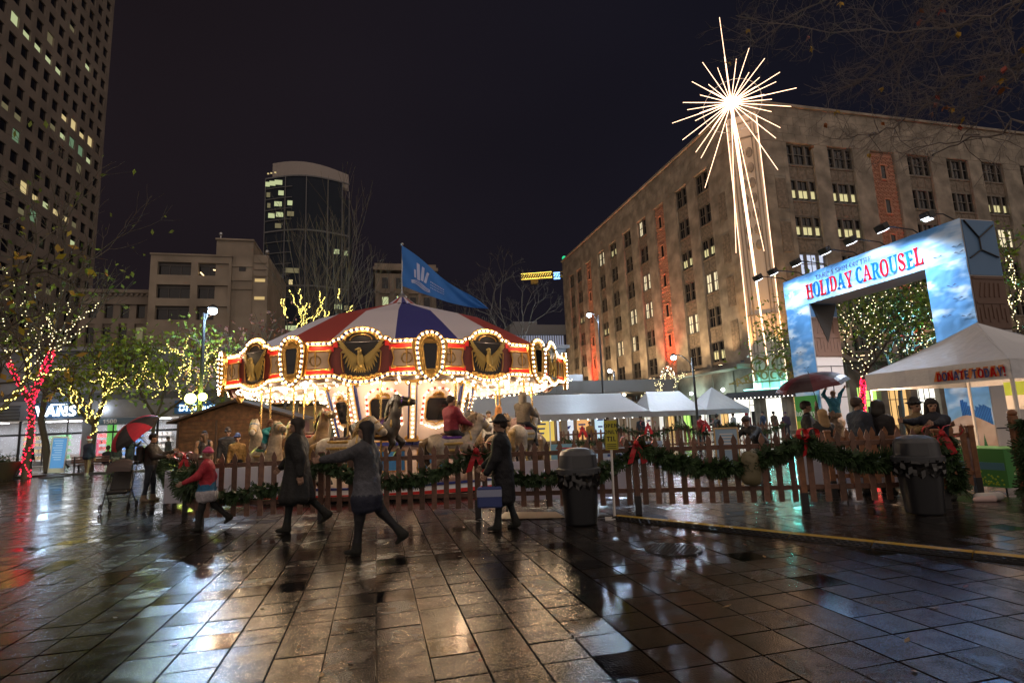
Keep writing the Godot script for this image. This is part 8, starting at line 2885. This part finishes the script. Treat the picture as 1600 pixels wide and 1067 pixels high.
	person("visitor in navy jacket, khaki shorts and red and white hat", Vector3(-19.95, 0, -26.0), 165, {"h": 1.76, "top": Vector3(0.015, 0.022, 0.055), "bottom": Vector3(0.28, 0.19, 0.12), "shoe": Vector3(0.5, 0.5, 0.5), "hair": "santa", "hatc": Vector3(0.45, 0.03, 0.04), "bulk": 0.04, "cell": 0.03, "coat": 0.06})
	person("visitor in dark coat raising a phone near the shops", Vector3(-18.5, 0, -26.7), 60, {"arms": [85, 4, 40, 85, 4, 40], "cell": 0.03, "hair": "beanie", "hatc": Vector3(0.02, 0.04, 0.08), "top": Vector3(0.02, 0.025, 0.03)})
	person("youngster in black hooded jacket before the phone holder", Vector3(-18.7, 0, -26.1), 20, {"h": 1.5, "cell": 0.03, "hair": "hood", "top": Vector3(0.02, 0.02, 0.02), "hatc": Vector3(0.02, 0.02, 0.02), "bottom": Vector3(0.2, 0.18, 0.17)})
	person("walker in grey coat passing the shop windows, right of the lit poster", Vector3(-21.0, 0, -33.6), 90, {"legs": walk, "cell": 0.04, "coat": 0.25, "top": Vector3(0.08, 0.08, 0.09)})
	person("walker in brown jacket close to the shop windows at far left", Vector3(-27.0, 0, -33.0), -80, {"legs": walk, "cell": 0.04, "top": Vector3(0.12, 0.07, 0.04)})
	person("shopper in white jacket by the shop with the big lit sign", Vector3(-24.3, 0, -34.0), 150, {"cell": 0.04, "top": Vector3(0.4, 0.4, 0.42), "hair": "long"})
	person("attendant in black beanie and vest with tan sleeves by the hut", Vector3(-10.3, 0, -18.4), 32, {"h": 1.74, "top": Vector3(0.013, 0.013, 0.014), "sleeve": Vector3(0.45, 0.27, 0.15), "hair": "beanie", "hatc": Vector3(0.012, 0.012, 0.012), "cell": 0.026})
	person("attendant in cap and black hoodie standing before the hut", Vector3(-9.55, 0, -18.45), 24, {"h": 1.8, "top": Vector3(0.018, 0.018, 0.022), "hair": "cap", "hatc": Vector3(0.04, 0.03, 0.025), "cell": 0.026, "bulk": 0.03})
	person("person in dark coat with grey scarf looking over the left side fence", Vector3(-8.9, 0, -15.9), -60, {"h": 1.66, "top": Vector3(0.06, 0.05, 0.045), "hair": "long", "hairc": Vector3(0.08, 0.045, 0.02), "cell": 0.028})
	person("person in ochre jacket and blue cap inside the left fence", Vector3(-8.2, 0, -16.4), 20, {"h": 1.6, "top": Vector3(0.35, 0.2, 0.06), "hair": "cap", "hatc": Vector3(0.04, 0.08, 0.25), "cell": 0.028})
	person("parent in pale pink jacket standing on the carousel's right side", Vector3(0.1, 0.34, -15.6), -30, {"h": 1.66, "top": Vector3(0.42, 0.27, 0.24), "hair": "long", "hairc": Vector3(0.05, 0.03, 0.02), "cell": 0.026})
	person("attendant in white shirt beyond the horses, right of the drum", Vector3(-0.9, 0.34, -18.9), 20, {"h": 1.72, "top": Vector3(0.5, 0.48, 0.45), "hair": "short", "cell": 0.028})
	# riders
	var ride := {"legs": [62, 78, 62, 78], "legout": 26.0, "arms": [42, 8, 30, 42, 8, 30], "cell": 0.024}
	var R := [[0, 0, "rider in maroon jacket seen from behind on a pale horse", {"h": 1.78, "top": Vector3(0.24, 0.012, 0.035), "bottom": Vector3(0.03, 0.026, 0.02), "bulk": 0.035, "arms": [30, 16, 40, 30, 16, 40], "hair": "short"}, 20.0],
		[1, 1, "rider in red vest and cream sleeves leaning beside the maroon rider", {"h": 1.74, "top": Vector3(0.45, 0.02, 0.02), "sleeve": Vector3(0.55, 0.42, 0.3), "bottom": Vector3(0.06, 0.055, 0.05), "lean": 16.0, "head": [-30, 5]}, 15.0],
		[0, 8, "child rider with teal sleeves reaching forward on a left horse", {"h": 1.35, "top": Vector3(0.03, 0.38, 0.40), "bottom": Vector3(0.12, 0.12, 0.14), "hair": "long", "hairc": Vector3(0.12, 0.05, 0.025), "lean": 24.0, "arms": [75, 6, 5, 75, 6, 5]}, 0.0],
		[0, 1, "rider in grey-brown hooded coat on a right-hand horse", {"h": 1.68, "top": Vector3(0.13, 0.10, 0.07), "hair": "hood", "hatc": Vector3(0.15, 0.12, 0.09), "bulk": 0.035}, 0.0],
		[1, 2, "rider with long ginger hair beyond the hooded rider", {"h": 1.62, "top": Vector3(0.3, 0.2, 0.12), "hair": "long", "hairc": Vector3(0.36, 0.15, 0.04)}, 0.0]]
	for q in R:
		var s := horse_seat(q[0], q[1])
		var o: Dictionary = ride.duplicate()
		o.merge(q[3], true)
		var sc: float = o.h / 1.75
		o.sit = (s[2] + 0.35) / sc
		person(q[2], s[0], s[1] + q[4], o)
	# the group behind the right fence
	var at := func(yaw: float, dist: float) -> Vector3: return Vector3(dist * sin(deg_to_rad(yaw)), 0, -dist * cos(deg_to_rad(yaw)))
	person("man in dark jacket and blue collar holding the dark umbrella", at.call(27.6, 13.8), 60, {"h": 1.80, "top": Vector3(0.03, 0.028, 0.03), "arms": [55, 12, 80, 10, 10, 20], "head": [10, 0], "cell": 0.022})
	umbrella("dark umbrella with crimson rim over the group by the arch", at.call(28.2, 13.6) + Vector3(0, 2.38, 0), Vector3(-0.22, 1, 0.1), 0.74, 0.28, Vector3(0.03, 0.012, 0.016), Vector3(0.09, 0.008, 0.016), 0.95)
	person("woman with light brown hair in black coat, back to the camera", at.call(28.9, 12.8), 190, {"h": 1.60, "top": Vector3(0.02, 0.02, 0.02), "hair": "long", "hairc": Vector3(0.30, 0.19, 0.09), "coat": 0.2, "cell": 0.022})
	person("man in tan vest carrying a child on his shoulders", at.call(29.75, 14.4), 175, {"h": 1.66, "top": Vector3(0.22, 0.16, 0.11), "cell": 0.024, "arms": [120, 14, 60, 120, 14, 60]})
	person("child in teal top on the man's shoulders, arms over head", at.call(29.75, 14.4) + Vector3(0.02, 0, 0.06), 185, {"h": 1.12, "sit": 2.34, "legs": [70, 80, 70, 80], "legout": 12.0, "arms": [165, 30, 60, 165, 30, 60], "top": Vector3(0.02, 0.20, 0.32), "bottom": Vector3(0.4, 0.3, 0.2), "hair": "none", "cell": 0.02})
	person("man in navy jacket in profile, right of the shoulder-carried child", at.call(31.6, 12.6), 95, {"h": 1.80, "top": Vector3(0.03, 0.045, 0.075), "sleeve": Vector3(0.02, 0.03, 0.05), "hairc": Vector3(0.05, 0.03, 0.02), "bulk": 0.035, "cell": 0.022})
	person("woman in dark hooded coat beside the man in navy", at.call(33.1, 12.7), 110, {"h": 1.72, "top": Vector3(0.03, 0.026, 0.024), "hair": "hood", "hatc": Vector3(0.025, 0.02, 0.018), "bulk": 0.03, "cell": 0.022})
	person("woman in tan coat and black hat hugged by her friend", at.call(35.7, 12.5), 5, {"h": 1.70, "top": Vector3(0.28, 0.19, 0.09), "hair": "hat", "hatc": Vector3(0.015, 0.013, 0.013), "coat": 0.2, "arms": [40, 10, 70, 40, 10, 70], "cell": 0.022})
	person("woman in navy coat with long black hair, arms round her friend", at.call(36.9, 12.1), -62, {"h": 1.70, "top": Vector3(0.015, 0.018, 0.035), "hair": "long", "hairc": Vector3(0.012, 0.009, 0.008), "arms": [78, 6, 12, 84, 8, 12], "coat": 0.2, "head": [38, 4], "cell": 0.022})
	person("person in dark jacket bending over the far side of the fence", at.call(23.6, 14.5), -60, {"h": 1.72, "top": Vector3(0.02, 0.02, 0.022), "lean": 48.0, "arms": [60, 8, 10, 60, 8, 10], "cell": 0.03})
	# people near the store and under the marquees
	var crowd := [[22.6, 41.0, "red-hooded shopper near the store entrance", Vector3(0.4, 0.03, 0.05), "hood", Vector3(0.4, 0.03, 0.05)], [24.0, 40.0, "shopper in black and blue facing the bright store windows", Vector3(0.015, 0.03, 0.08), "short", Vector3(0.02, 0.02, 0.02)], [24.9, 42.0, "shopper in brown coat among those at the store windows", Vector3(0.10, 0.06, 0.03), "short", Vector3(0.1, 0.06, 0.03)], [25.9, 40.5, "shopper in dark purple coat right of the entrance group", Vector3(0.04, 0.02, 0.05), "beanie", Vector3(0.06, 0.03, 0.06)], [21.4, 43.0, "shopper in pale jacket left of the entrance group", Vector3(0.4, 0.36, 0.34), "short", Vector3(0, 0, 0)], [18.4, 33.5, "visitor in red under the peaked tent's left edge", Vector3(0.42, 0.03, 0.04), "short", Vector3(0, 0, 0)], [19.9, 34.5, "visitor in black under the peaked tent", Vector3(0.015, 0.015, 0.015), "cap", Vector3(0.02, 0.02, 0.02)], [12.7, 33.0, "visitor in dark coat under the long marquee by the blue doorway", Vector3(0.02, 0.03, 0.05), "short", Vector3(0, 0, 0)], [7.6, 33.2, "visitor in ochre jacket under the long marquee", Vector3(0.4, 0.22, 0.05), "short", Vector3(0, 0, 0)], [9.4, 33.6, "visitor in orange jacket under the middle of the long marquee", Vector3(0.5, 0.2, 0.04), "long", Vector3(0, 0, 0)]]
	for q in crowd: person(q[2], at.call(q[0], q[1]), fmod(q[1] * 97.0, 360.0), {"top": q[3], "hair": q[4], "hatc": q[5], "cell": 0.045, "h": 1.6 + fmod(q[1], 0.2)})
